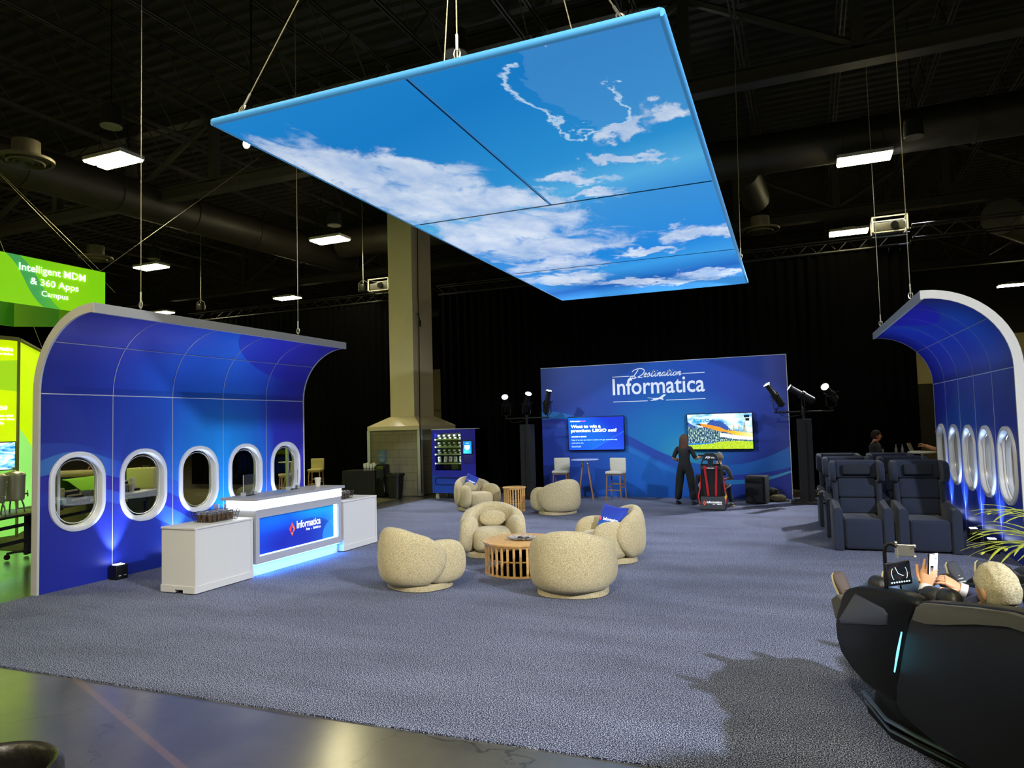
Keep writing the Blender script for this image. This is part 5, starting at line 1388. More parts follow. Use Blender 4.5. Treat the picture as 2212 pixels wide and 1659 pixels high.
# ------------------------------------------------------------------ navy lounge seats in airline rows
m_navy = M_('navy_felt', '101b30', .9, bump=.25, bscale=120, var=.12, vscale=3, sheen=.1)
m_navy2 = M_('navy_felt_dark', '0c1422', .9, bump=.25, bscale=120)
def air_seat(label, loc, rz=0):
    """front faces local -Y; .82 wide, 1.28 high"""
    t = thing('lounge_seat', label, 'recliner seat', loc, rz, 'navy high backed seats')
    # seat block
    mb = MB(); mb.rbox((0, -.05, .245), (.52, .74, .45), .05); mb.build('seat_block', m_navy, t)
    # arms with rounded tops
    for s_ in (-1, 1):
        mb = MB(); L = []
        for y, h, r in ((-.44, .60, .045), (-.42, .635, .055), (.0, .66, .055), (.34, .70, .055), (.36, .66, .05)):
            x = s_ * .335; r2 = .065
            L.append([(x - r2, y, .01), (x + r2, y, .01), (x + r2, y, h - r), (x + r2 * .7, y, h - r * .35), (x, y, h), (x - r2 * .7, y, h - r * .35), (x - r2, y, h - r)])
        mb.loft(L); mb.build('armrest', m_navy, t, smooth=50, bevel=.01)
    # back in three stitched cushions leaning backward
    def yb(z): return .30 + (z - .46) * .20
    for nm, z0, z1, w_ in (('lumbar_cushion', .46, .70, .52), ('back_cushion', .705, 1.0, .54), ('head_cushion', 1.005, 1.27, .58)):
        mb = MB(); zc = (z0 + z1) / 2
        T = Matrix.Translation((0, yb(zc), zc)) @ Matrix.Rotation(radians(-11), 4, 'X')
        mb.rbox((0, 0, 0), (w_, .15, (z1 - z0) * 1.01), .03, T=T); mb.build(nm, m_navy, t)
    # outer shell with head wings
    for s_ in (-1, 1):
        mb = MB(); L = []
        for z, yf, w_ in ((.64, .20, .03), (.75, .22, .035), (.96, .26, .04), (.98, .18, .05), (1.05, .12, .055), (1.18, .12, .055), (1.25, .17, .05), (1.28, .26, .03)):
            x0 = s_ * (.30 if z > .97 else .275); xw = s_ * (w_ + .03); yb_ = yb(z) + .09
            L.append([(x0, yf, z), (x0 + xw * .5, yf - .015, z), (x0 + xw, yf, z), (x0 + xw, yb_ - .03, z), (x0 + xw * .6, yb_, z), (x0, yb_, z)])
        mb.loft(L); mb.build('head_wing', m_navy, t, smooth=45, bevel=.008)
    mb = MB(); L = []
    for z in (.1, .5, 1.0, 1.24, 1.285):
        y = yb(max(z, .46)) + .085; k = .33 if z < 1.25 else .30
        L.append([(-k, y - .03, z), (k, y - .03, z), (k, y + .03, z), (-k, y + .03, z)])
    mb.loft(L); mb.build('back_shell', m_navy, t, smooth=30, bevel=.01)
    mb = MB(); T = Matrix.Translation((0, yb(1.14) - .115, 1.15)) @ Matrix.Rotation(radians(-11), 4, 'X')
    mb.rbox((0, 0, 0), (.40, .06, .17), .025, T=T); mb.build('headrest_pillow', m_navy2, t)
    return t
rows = [(12.15, 0.64, 1.50), (13.35, 0.56, 1.42), (14.55, 0.47, 1.34)]
names_ = [('navy high backed seat in the front row, left, facing the camera', 'navy high backed seat in the front row, right, next to the window wall'),
          ('navy high backed seat in the middle row, left', 'navy high backed seat in the middle row, right'),
          ('navy high backed seat in the rear row, left', 'navy high backed seat in the rear row, right')]
s0 = None
for (y, xa, xb), (la, lb) in zip(rows, names_):
    for x, l in ((xa, la), (xb, lb)):
        if s0 is None: s0 = air_seat(l, (x, y, 0), radians(2))
        else: dup(s0, (x, y, 0), radians(2), l)
for k, (x, y) in enumerate(((.17, 13.15), (.09, 14.35))):
    t = thing('headphones', ('black headphones hanging on the arm of the middle row left seat', 'black headphones hanging on the arm of the rear row left seat')[k], 'headphones', (x - .02, y - .25, .60))
    mb = MB(); mb.tube([(-.0, .08 * cos(a) , .0 + .09 * sin(a)) for a in [pi * i / 10 for i in range(11)]], .008, n=6); mb.build('headband', m_blackm, t)
    for s_ in (-1, 1):
        mb = MB(); mb.cyl((-.015, s_ * .08, -.01), (.02, s_ * .08, -.01), .035, n=16); mb.build('ear_cup', m_black, t)
# ------------------------------------------------------------------ people
def skin_into(mb, nodes, bones, T=None, sub=2):
    """grow one smooth surface over a skeleton (Skin + Subdivision), copied into mb; bones: (a,b,material index)"""
    names = list(nodes); idx = {n: i for i, n in enumerate(names)}
    me = bpy.data.meshes.new('skeleton')
    me.from_pydata([tuple(nodes[n][0]) for n in names], [(idx[a], idx[b]) for a, b, _ in bones], []); me.update()
    o = bpy.data.objects.new('skeleton', me); C.objects.link(o)
    sk = o.modifiers.new('skin', 'SKIN'); sk.use_smooth_shade = True; sk.branch_smoothing = .6
    sv = me.skin_vertices[0].data
    for i, n in enumerate(names):
        r = nodes[n][1]; sv[i].radius = (r, r) if isinstance(r, (int, float)) else r
        sv[i].use_root = (i == 0)
    ss = o.modifiers.new('sub', 'SUBSURF'); ss.levels = sub; ss.render_levels = sub
    dg = bpy.context.evaluated_depsgraph_get(); dg.update()
    m2 = bpy.data.meshes.new_from_object(o.evaluated_get(dg))
    segs = [(Vector(nodes[a][0]), Vector(nodes[b][0]), mi, (min(nodes[a][1]) if not isinstance(nodes[a][1], (int, float)) else nodes[a][1])) for a, b, mi in bones]
    off = len(mb.v)
    for v in m2.vertices:
        mb.v.append(tuple(T @ v.co) if T is not None else tuple(v.co))
    for p in m2.polygons:
        c = p.center; best = None
        for a, b2, mi, r in segs:
            ab = b2 - a; t_ = max(0, min(1, (c - a).dot(ab) / max(ab.dot(ab), 1e-9))); d = (a + ab * t_ - c).length
            if best is None or d < best[0]: best = (d, mi)
        mb.f.append(tuple(i + off for i in p.vertices)); mb.m.append(best[1])
    bpy.data.objects.remove(o); bpy.data.meshes.remove(me); bpy.data.meshes.remove(m2)
def hframe(c, fwd, up):
    f = Vector(fwd).normalized(); u = Vector(up); u = (u - f * u.dot(f)).normalized(); r = f.cross(u)
    M = Matrix.Identity(4)
    for i in range(3): M[i][0] = r[i]; M[i][1] = f[i]; M[i][2] = u[i]; M[i][3] = Vector(c)[i]
    return M
def head_r(d):
    x, y, z = d
    g = lambda cx, cy, cz, s: exp(-((x - cx) ** 2 + (y - cy) ** 2 + (z - cz) ** 2) / s)
    k = 1.0
    k += .20 * g(0, .98, -.22, .022) + .10 * g(0, 1, -.02, .02)          # nose, bridge
    k -= .09 * (g(.36, .9, .05, .03) + g(-.36, .9, .05, .03))            # eye sockets
    k += .05 * (g(.3, .92, .24, .04) + g(-.3, .92, .24, .04))            # brow
    k += .07 * g(0, .85, -.55, .02) + .09 * g(0, .7, -.75, .04)          # lips, chin
    k -= .04 * g(0, .8, -.63, .006)
    return k
def head_pts(nu, nv, fn, sc=(.076, .098, .118)):
    L = []
    for j in range(nv + 1):
        a = -pi / 2 + pi * j / nv; ring = []
        for i in range(nu):
            b2 = 2 * pi * i / nu; d = (cos(a) * sin(b2), cos(a) * cos(b2), sin(a))
            k = head_r(d) * fn(d); x, y, z = d[0] * sc[0] * k, d[1] * sc[1] * k, d[2] * sc[2] * k
            if d[2] < 0: x *= 1 + .26 * d[2]; y = y + (.012 * -d[2]) if d[1] > 0 else y * (1 + .25 * d[2])
            ring.append((x, y, z))
        L.append(ring)
    return L
def add_head(mb, T, skin=0, eye=None, k=1.0):
    mb.loft(head_pts(36, 26, lambda d: k), True, skin, T)
    for s_ in (-1, 1):
        R_ = Matrix.Rotation(s_ * radians(-18), 4, 'Z')
        mb.puff((s_ * .080 * k, -.004, -.008), (.010, .020, .034), 2, 12, 8, skin, None)
        n = 13 * 0
    # ears need the head frame: rewrite last verts
def add_ears(mb, T, skin=0, eye=1, lips=2, k=1.0):
    for s_ in (-1, 1):
        mb.puff((0, 0, 0), (.009 * k, .019 * k, .033 * k), 2, 14, 10, skin, T @ Matrix.Translation((s_ * .079 * k, -.006, -.004)) @ Matrix.Rotation(s_ * radians(22), 4, 'Z') @ Matrix.Rotation(radians(-10), 4, 'X'))
        mb.puff((0, 0, 0), (.014 * k, .009 * k, .008 * k), 2, 12, 8, eye, T @ Matrix.Translation((s_ * .029 * k, .083 * k, .006 * k)))
    mb.puff((0, 0, 0), (.022 * k, .006 * k, .006 * k), 2, 12, 6, lips, T @ Matrix.Translation((0, .094 * k, -.058 * k)))
def hair_cap(T, mat, parent, front=.55, low=-.35, k=1.10, noise_=.05, length=0, name='hair'):
    """closed shell: outside the skull where hair grows, buried inside where the face is"""
    def fn(d):
        x, y, z = d
        edge = z - (.32 if y > front else (.02 if y > .12 else low))
        if y > .12 and y <= front: edge = z - (.02 + (.30) * (y - .12) / (front - .12))
        t_ = max(0, min(1, edge / .14 + .5))
        q = noise.noise(Vector((x * 9, y * 3, z * 3))) * noise_
        return .90 + (k - .90 + q) * t_
    mb = MB(); mb.loft(head_pts(56, 36, fn), True, 0, T)
    return mb.build(name, mat, parent, smooth=80)
def hand(mb, wrist, fdir, normal, size=.185, curls=(.3, .3, .35, .4), side=1, mi=0, thumb=(.5, .6), spread=.10, pick=None):
    """palm and five fingers. fdir: wrist->knuckles, normal: back of the hand, side=+1: thumb toward fdir x normal"""
    w = Vector(wrist); f = Vector(fdir).normalized(); n = Vector(normal); n = (n - f * n.dot(f)).normalized(); s = f.cross(n) * side
    pl = size * .50; pw = size * .44
    L = []
    for t_, ww, th in ((-.06, .30, .17), (.15, .36, .19), (.55, .45, .17), (.92, .46, .135), (1.02, .42, .10)):
        c = w + f * (pl * t_); hw = pw * ww / .46 * .5 * 1.05; ht = size * th * .5
        L.append([c + s * (hw * math.copysign(abs(cos(a)) ** .7, cos(a))) + n * (ht * math.copysign(abs(sin(a)) ** .8, sin(a))) for a in [2 * pi * i / 16 for i in range(16)]])
    mb.loft(L, True, mi)
    lens = (.40, .45, .42, .33)
    for k in range(4):
        off = (.36 - .24 * k) * pw; p = w + f * (pl * (.93 - .04 * abs(k - 1))) + s * off
        ang = spread * (1.3 - k * .9); d = (f + s * ang).normalized(); nn = n; cr = curls[k]; Lk = size * lens[k]
        pts = [p - d * .012]; r = [size * .050]; cur = p; dd = d
        for q, (fr, rr) in enumerate(((.0, .050), (.42, .046), (.32, .042), (.24, .036))):
            if q:
                a = cr * (1.0 if q > 1 else .6)
                dd2 = (dd * cos(a) - nn * sin(a)).normalized(); nn = (nn * cos(a) + dd * sin(a)).normalized(); dd = dd2
                cur = cur + dd * (Lk * fr)
            pts.append(cur); r.append(size * rr)
        pts.append(cur + dd * (size * .020)); r.append(size * .022)
        mb.tube(pts, r, n=9, mi=mi)
    p = w + f * (pl * .25) + s * (pw * .42)
    a1, a2 = thumb
    d = (f * cos(a1) + s * sin(a1) - n * .25).normalized(); pts = [p - d * .01, p]; r = [size * .065, size * .065]; cur = p
    for fr, rr, aa in ((.22, .055, 0), (.18, .050, .35), (.13, .040, .35)):
        if aa: d = (d * cos(aa * a2) + f * sin(aa * a2)).normalized()
        cur = cur + d * (size * fr); pts.append(cur); r.append(size * rr)
    pts.append(cur + d * size * .02); r.append(size * .022)
    mb.tube(pts, r, n=9, mi=mi)

m_skin = M_('skin', 'd09a72', .55, bump=.08, bscale=60); m_skin2 = M_('skin_tan', 'a8714e', .55); m_eye = M_('eye_dark', '1c1614', .2); m_lip = M_('lips', 'a85e50', .5)
m_cloth_b = M_('black_clothes', '0e0d0f', .85); m_jean = M_('blue_jeans', '4f6a90', .85, bump=.3, bscale=150, var=.15, vscale=20); m_suit = M_('navy_suit', '2a2f4c', .8, bump=.15, bscale=120, var=.1, vscale=10)
m_grey_t = M_('grey_tshirt', '5a5654', .85); m_jean_d = M_('dark_jeans', '232a3a', .85); m_shirt = M_('white_shirt', 'd5d2d0', .7)
def hairmat(name, a, c, sc_=70):
    m, nt, b = newmat(name); tc = nd(nt, 'ShaderNodeTexCoord'); mp = nd(nt, 'ShaderNodeMapping'); mp.inputs['Scale'].default_value = (1, .22, .3)
    n = nd(nt, 'ShaderNodeTexNoise'); n.inputs['Scale'].default_value = sc_ * 5; n.inputs['Detail'].default_value = 4; n.inputs['Distortion'].default_value = .4
    nt.links.new(tc.outputs['Object'], mp.inputs[0]); nt.links.new(mp.outputs[0], n.inputs[0]); nt.links.new(ramp(nt, n.outputs[0], [(.3, lin(a)), (.7, lin(c))]), b.inputs['Base Color'])
    b.inputs['Roughness'].default_value = .8; b.inputs['Specular IOR Level'].default_value = .15; bp = nd(nt, 'ShaderNodeBump'); bp.inputs['Strength'].default_value = .8; bp.inputs['Distance'].default_value = .006; nt.links.new(n.outputs[0], bp.inputs['Height']); nt.links.new(bp.outputs[0], b.inputs['Normal'])
    return m
m_hgrey = hairmat('grey_blond_hair', '958a6a', 'd6ccac'); m_hbrown = hairmat('brown_hair', '2c1c16', '6b4a3c'); m_hdark = hairmat('dark_hair', '120d0b', '35241c'); m_hgrey2 = hairmat('short_grey_hair', '6d6558', 'a49a86')

def shoe(mb, heel, toe, up, mi_up=0, mi_sole=1, s=1.0, lace=None):
    """sneaker from heel to toe, sole opposite 'up'"""
    h = Vector(heel); d = (Vector(toe) - h); Ln = d.length; f = d / Ln; u = Vector(up); u = (u - f * u.dot(f)).normalized(); r = f.cross(u)
    prof = ((-.02, .030, .085), (.06, .038, .10), (.30, .038, .095), (.50, .046, .070), (.75, .050, .050), (.93, .042, .040), (1.0, .022, .026))
    for mi, z0, zf, kk in ((mi_sole, 0, lambda z: .026, 1.10), (mi_up, .020, lambda z: z, 1.0)):
        L = []
        for t_, w_, z in prof:
            c = h + f * (Ln * t_); w_ = w_ * kk * s; zt = zf(z) * s
            L.append([c + r * (w_ * cos(a)) + u * ((z0 + zt) / 2 + (zt - z0) / 2 * math.copysign(abs(sin(a)) ** (.5 if mi == mi_sole else .9), sin(a))) for a in [2 * pi * i / 16 for i in range(16)]])
        mb.loft(L, True, mi)
    if lace is not None:
        for k in range(4):
            t_ = .34 + k * .085; c = h + f * (Ln * t_) + u * ((.098 - (t_ - .3) * .14) * s)
            mb.tube([c - r * .026 - u * .008, c + u * .004, c + r * .026 - u * .008], .004, n=5, mi=lace)

# ---- woman standing by the simulator, seen from behind
def standing(label, loc, rz, H, mats, arms, legs_open=.07, hair=None, long_hair=False, female=True, hold=None):
    """mats = (top, trousers, skin, eye, lip); local frame: faces +Y"""
    t = thing('person', label, 'person', loc, rz)
    s = H / 1.70
    sh = .155 if female else .19; hp = .10 if female else .09
    n = {'pelvis': ((0, 0, .93), .185), 'waist': ((0, .0, 1.07), .15), 'chest': ((0, 0, 1.25), .18), 'collar': ((0, -.01, 1.385), .11), 'neck': ((0, .0, 1.45), .06), 'skull': ((0, .015, 1.52), .06)}
    for sg, q in ((-1, 'l'), (1, 'r')):
        n['sh' + q] = ((sg * sh, -.01, 1.37), .07); el, wr = arms[0 if sg < 0 else 1]
        n['el' + q] = (el, .054); n['wr' + q] = (wr, .036)
        n['hip' + q] = ((sg * hp, 0, .86), .125); n['kn' + q] = ((sg * (hp + legs_open * .6), .01, .48), .098); n['an' + q] = ((sg * (hp + legs_open), -.02, .10), .088)
    n = {k: (Vector(p) * s, (r * s if isinstance(r, float) else (r[0] * s, r[1] * s))) for k, (p, r) in n.items()}
    bones = [('pelvis', 'waist', 0), ('waist', 'chest', 0), ('chest', 'collar', 0), ('collar', 'neck', 2), ('neck', 'skull', 2)]
    for q in 'lr':
        bones += [('collar', 'sh' + q, 0), ('sh' + q, 'el' + q, 0), ('el' + q, 'wr' + q, 2), ('pelvis', 'hip' + q, 1), ('hip' + q, 'kn' + q, 1), ('kn' + q, 'an' + q, 1)]
    mb = MB(); skin_into(mb, n, bones)
    T = hframe(Vector((0, .03, 1.575)) * s, (0, 1, 0.02), (0, 0, 1))
    mb.loft(head_pts(32, 24, lambda d: s), True, 2, T); add_ears(mb, T, 2, 3, 4, s)
    for i, q in enumerate('lr'):
        w = n['wr' + q][0]; e = n['el' + q][0]; d = (w - e).normalized()
        hand(mb, w, d, ZU if abs(d.z) < .8 else Vector((0, -1, 0)), .17 * s, side=(1 if q == 'l' else -1) * (1 if abs(d.z) < .8 else -1), mi=2, curls=(.5, .5, .55, .6))
    mb.build('body', list(mats), t, smooth=70)
    for q in 'lr':
        mb = MB(); a = n['an' + q][0]; shoe(mb, (a.x, a.y - .06, .0), (a.x + (.02 if q == 'r' else -.02), a.y + .17, .0), (0, 0, 1), s=s)
        mb.build('shoe', [M_('black_shoes', '0c0c0c', .5), M_('black_sole', '161616', .7)], t)
    if hair:
        h = hair_cap(T, hair, t, k=1.13, low=-.5)
        if long_hair:
            mb = MB(); L = []
            for z, w_, d_, y in ((.10, .05, .05, -.02), (.07, .085, .095, -.02), (0, .10, .10, -.035), (-.10, .105, .085, -.05), (-.20, .115, .065, -.07), (-.30, .12, .05, -.085), (-.38, .09, .03, -.09), (-.41, .04, .015, -.09)):
                L.append([T @ Vector((w_ * cos(a) * (1 + .05 * sin(a * 9)), y + d_ * sin(a) * (1 if sin(a) < 0 else .35), z)) for a in [2 * pi * i / 36 for i in range(36)]])
            mb.loft(L); mb.build('long_hair', hair, t, smooth=80)
    return t
w = standing('woman in black seen from behind with long brown hair, standing beside the simulator seat', (-2.80, 17.25, 0), radians(-12), 1.66, (m_cloth_b, m_cloth_b, m_skin, m_eye, m_lip),
         (((-.27, -.03, 1.13), (-.20, .16, 1.05)), ((.27, .02, 1.12), (.27, .27, 1.13))), .10, m_hbrown, True)
t = thing('tablet', 'small white tablet held by the standing woman in black', 'tablet', (-2.46, 17.56, 1.13), radians(-12)); t.rotation_euler = (radians(30), 0, radians(-12))
mb = MB(); mb.rbox((0, 0, 0), (.17, .12, .012), .005); mb.build('tablet_body', m_gw, t)
mb = MB(); mb.bb(-.075, .075, -.05, .05, .0065, .0075); mb.build('tablet_screen', m_black, t, smooth=0)

# ---- flight simulator seat and its player
t = thing('simulator_seat', 'black racing seat with red harness belts on a grey logo plinth', 'simulator seat', (-2.06, 16.30, 0))
mb = MB(); mb.bb(-.25, .25, -.12, .10, .02, .30); mb.bb(-.22, .22, .1, .8, .02, .12); mb.build('plinth', M_('charcoal_plate', '3d4046', .45), t, smooth=0, bevel=.008)
logo(t, (-.17, -.125, .165), (1, 0, 0), .10, off=.004, word_w=.32, word_h=.05)
mb = MB(); mb.bb(-.26, .26, -.14, .9, 0, .03); mb.build('floor_plate', m_black, t, smooth=0)
m_seat = M_('racing_seat_black', '111214', .6); m_seat2 = M_('racing_seat_grey', '34373b', .5)
mb = MB(); pro = ((.30, .20, -.02), (.42, .23, -.04), (.75, .235, -.08), (.92, .225, -.11), (1.02, .20, -.13))
L = [[(-w_, y, z), (-w_ * .8, y - .06, z), (w_ * .8, y - .06, z), (w_, y, z), (w_, y + .09, z), (w_ * .7, y + .03, z), (-w_ * .7, y + .03, z), (-w_, y + .09, z)] for z, w_, y in pro]
mb.loft(L); mb.build('seat_back', m_seat, t, smooth=40)
mb = MB()
def tr3(mb, a, z0, z1, y):  # side bars around the triangular belt openings
    pass
for s_ in (-1, 1):
    mb.prism([(s_ * .20, -.195, .98), (s_ * .225, -.195, .98), (s_ * .145, -.215, 1.20), (s_ * .115, -.215, 1.20)], (0, .06, 0))
    mb.prism([(s_ * .055, -.195, .98), (s_ * .0, -.195, .98), (s_ * .0, -.215, 1.12), (s_ * .055, -.215, 1.12)], (0, .06, 0))
mb.prism([(-.225, -.195, .90), (.225, -.195, .90), (.225, -.195, .985), (-.225, -.195, .985)], (0, .06, 0))
mb.prism([(-.165, -.21, 1.10), (.165, -.21, 1.10), (.125, -.225, 1.24), (.10, -.225, 1.26), (-.10, -.225, 1.26), (-.125, -.225, 1.24)], (0, .08, 0))
mb.build('headrest_frame', m_seat2, t, smooth=0, bevel=.008)
mb = MB(); mb.rbox((0, .22, .36), (.44, .50, .14), .05); mb.bb(-.25, -.19, 0, .5, .3, .5); mb.bb(.19, .25, 0, .5, .3, .5); mb.build('seat_base', m_seat, t)
m_red = M_('red_belt', 'c01a24', .6)
for s_ in (-1, 1):
    mb = MB()
    pts = [(s_ * .125, -.21, .985), (s_ * .125, -.225, .95), (s_ * .115, -.19, .80), (s_ * .095, -.15, .55), (s_ * .085, -.12, .36), (s_ * .08, -.10, .31)]
    vs = []; fs = []
    for i, p in enumerate(pts):
        for dx, dy in ((-.024, 0), (.024, 0), (.024, .006), (-.024, .006)): vs.append((p[0] + dx, p[1] + dy, p[2]))
    for i in range(len(pts) - 1):
        for k in range(4): fs.append((4 * i + k, 4 * i + (k + 1) % 4, 4 * i + 4 + (k + 1) % 4, 4 * i + 4 + k))
    mb.add(vs, fs); mb.build('shoulder_belt', m_red, t, smooth=0)
    mb = MB(); mb.tube([(s_ * .24, .0, .75), (s_ * .26, -.05, .5), (s_ * .30, -.08, .30), (s_ * .27, -.10, .14), (s_ * .25, -.06, .12)], .018, n=4); mb.build('side_belt', m_red, t)
mb = MB(); mb.prism([(.27, -.11, .22), (.31, -.11, .30), (.30, -.11, .36), (.26, -.11, .30)], (0, .01, 0)); mb.build('warning_tag', M_('yellow_tag', 'd8b81c', .5), t, smooth=0)
text_obj('headrest_lettering', 'FSi', m_lw, t, (-.10, -.232, 1.145), (1, 0, 0), .11, .045, bold=.03, shear=.4, off=.008)
mb = MB(); mb.bb(.02, .11, -.241, -.239, 1.150, 1.158); mb.bb(.02, .09, -.241, -.239, 1.166, 1.174); mb.build('headrest_text_lines', m_lw, t, smooth=0)
text_obj('seat_lettering', 'Informatica', m_lw, t, (-.06, -.20, .925), (1, 0, 0), .14, .022, bold=.02, off=.006)
mb = MB(); mb.add([(-.085, -.207, .955), (-.105, -.207, .935), (-.085, -.207, .915), (-.065, -.207, .935)], [(0, 1, 2, 3)]); mb.build('seat_emblem', m_lr, t, smooth=0)
mb = MB(); mb.tube([(0, .62, .1), (0, .66, .6), (0, .8, .72)], .03); mb.rbox((0, .84, .74), (.42, .12, .1), .03); mb.build('control_column', m_black, t)
mb = MB(); mb.tube([(.26, .05, .46), (.32, .25, .48), (.33, .55, .50)], .012, n=6); mb.build('side_rail', m_steel, t); mb = MB(); mb.tube([(-.26, .05, .46), (-.34, .25, .5), (-.34, .55, .55)], .02, n=6); mb.build('side_rail', m_steel, t)
# the player
t = thing('person', 'man in grey t-shirt seated in the simulator seat, arm on the controls', 'person', (-2.0, 16.42, -.03))
n = {'pelvis': ((0, .12, .50), (.15, .12)), 'waist': ((.02, .06, .66), (.14, .10)), 'chest': ((.05, .04, .84), (.165, .11)), 'collar': ((.07, .05, .99), (.11, .07)), 'neck': ((.08, .07, 1.05), .055), 'skull': ((.085, .09, 1.12), .06)}
for sg, q in ((-1, 'l'), (1, 'r')):
    n['sh' + q] = ((.06 + sg * .185, .05, .95), .062); n['el' + q] = ((.08 + sg * .26, .12, .70), .045); n['wr' + q] = ((.03 + sg * .18, .38, .68), .032)
    n['hip' + q] = ((sg * .10, .18, .48), .09); n['kn' + q] = ((sg * (.20 if sg > 0 else .14), .58, .52), .068); n['an' + q] = ((sg * (.26 if sg > 0 else .16), .55, .12), .05)
bones = [('pelvis', 'waist', 0), ('waist', 'chest', 0), ('chest', 'collar', 0), ('collar', 'neck', 2), ('neck', 'skull', 2)]
for q in 'lr': bones += [('collar', 'sh' + q, 0), ('sh' + q, 'el' + q, 0), ('el' + q, 'wr' + q, 2), ('pelvis', 'hip' + q, 1), ('hip' + q, 'kn' + q, 1), ('kn' + q, 'an' + q, 1)]
mb = MB(); skin_into(mb, n, bones); T = hframe((.09, .10, 1.175), (-.1, 1, .12), (0, 0, 1)); mb.loft(head_pts(30, 22, lambda d: 1), True, 2, T); add_ears(mb, T, 2, 3, 4)
for q in 'lr':
    w_ = Vector(n['wr' + q][0]); hand(mb, w_, w_ - Vector(n['el' + q][0]), ZU, .18, side=(1 if q == 'l' else -1), mi=2, curls=(.8, .8, .8, .8))
mb.build('body', [m_grey_t, m_jean_d, m_skin, m_eye, m_lip], t, smooth=70)
hair_cap(T, m_hgrey2, t, k=1.05, low=-.4)
for q in 'lr':
    mb = MB(); a = n['an' + q][0]; shoe(mb, (a[0], a[1] - .07, .03), (a[0] + .02, a[1] + .2, .03), (0, 0, 1))
    mb.build('shoe', [M_('olive_shoes', '4a4636', .7), M_('beige_sole', '8d8468', .7)], t)

# loudspeakers and backpack
def floor_speaker(label, loc, rz):
    t = thing('floor_speaker', label, 'speaker', loc, rz, 'black box speakers by the simulator')
    mb = MB(); mb.rbox((0, 0, .33), (.46, .44, .64), .03); mb.build('cabinet', m_matte, t)
    mb = MB(); mb.rbox((0, -.225, .26), (.38, .02, .42), .02); mb.build('grille', M_('speaker_cloth', '17181a', .8, bump=.3, bscale=200), t)
    mb = MB(); mb.rbox((0, -.225, .56), (.40, .02, .12), .02); mb.bb(-.05, .05, -.24, -.236, .50, .508); mb.build('control_panel', m_black, t)
    return t
floor_speaker('black box speaker right of the simulator seat near the backpack', (-1.22, 17.75, 0), radians(-10))
floor_speaker('black box speaker left of the simulator seat behind the standing woman', (-2.42, 17.95, 0), radians(14))
t = thing('backpack', 'black and tan backpack slumped on the carpet right of the box speaker', 'bag', (-.92, 18.22, 0), radians(15))
mb = MB(); mb.puff((0, 0, .16), (.17, .14, .17), 2.4, 20, 14, T=Matrix.Rotation(radians(16), 4, 'Y')); mb.build('bag_body', m_matte, t)
mb = MB(); mb.puff((.10, -.12, .09), (.19, .09, .09), 2.2, 16, 10); mb.build('front_pocket', M_('tan_canvas', '6e6248', .8, var=.4, vscale=25), t)
mb = MB(); mb.tube([(-.1, .0, .28), (-.14, -.04, .42), (-.08, -.05, .50)], .014, n=5); mb.tube([(.05, -.1, .28), (.16, -.14, .25), (.24, -.16, .20)], .014, n=5); mb.build('strap', m_black, t)
mb = MB(); mb.rbox((.30, -.05, .03), (.14, .1, .05), .015); mb.build('pouch', M_('grey_pouch', '6d6c66', .6), t)

# ------------------------------------------------------------------ massage chairs with reclining guests
CHZ = atan2(FW0.y, FW0.x)
def q3(d, l, z): return Vector((d - 4.2, 2.65 - l, z))
m_shell = M_('chair_gloss_shell', '050506', .5, spec=.25); m_leather = M_('chair_leather', '181819', .45, bump=.15, bscale=40); m_cover = M_('chair_grey_cover', '4e4c44', .65); m_ins = M_('chair_insert', '3c404e', .4)
m_rail = M_('chair_silver_rail', '5d6a78', .3, .6); m_cy = M_('cyan_strip', '9fe8ff', .4, emis='5fd0f0', es=1.1)
def side_loft(mb, poly, l0, l1, r=.03, mi=0):
    """(d,z) outline given thickness with softened outer edges"""
    cd = sum(p[0] for p in poly) / len(poly); cz = sum(p[1] for p in poly) / len(poly)
    def ins(k): return [(p[0] + (cd - p[0]) * k, p[1] + (cz - p[1]) * k) for p in poly]
    s_ = 1 if l1 > l0 else -1
    L = []
    for l, k in ((l0, .05), (l0 + s_ * r * .3, .015), (l0 + s_ * r, 0), (l1 - s_ * r, 0), (l1 - s_ * r * .3, .03), (l1, .08)):
        L.append([q3(d, l, z) for d, z in ins(k)])
    if s_ > 0: pass
    mb.loft(L, True, mi)
def smooth_poly(P, n=3):
    Q = []
    N = len(P)
    for i in range(N):
        p0, p1, p2, p3 = [Vector(P[(i + k - 1) % N]) for k in range(4)]
        for k in range(n):
            t_ = k / n; q = 0.5 * ((2 * p1) + (p2 - p0) * t_ + (2 * p0 - 5 * p1 + 4 * p2 - p3) * t_ * t_ + (3 * p1 - p0 - 3 * p2 + p3) * t_ ** 3); Q.append((q.x, q.y))
    return Q
POD = [(4.93, .80), (5.00, .70), (5.09, .54), (5.02, .36), (4.72, .27), (4.50, .27), (4.32, .30), (4.25, .48), (4.155, .74), (4.10, .84), (4.04, .935), (4.12, .965), (4.30, .955), (4.74, .88)]
BODY = [(3.99, .955), (3.92, .985), (3.46, 1.075), (3.22, 1.115), (2.95, 1.13), (2.72, 1.10), (2.60, .97), (2.64, .75), (2.80, .50), (3.10, .32), (3.60, .24), (4.10, .24), (4.30, .30), (4.24, .50), (4.14, .75), (4.07, .87)]
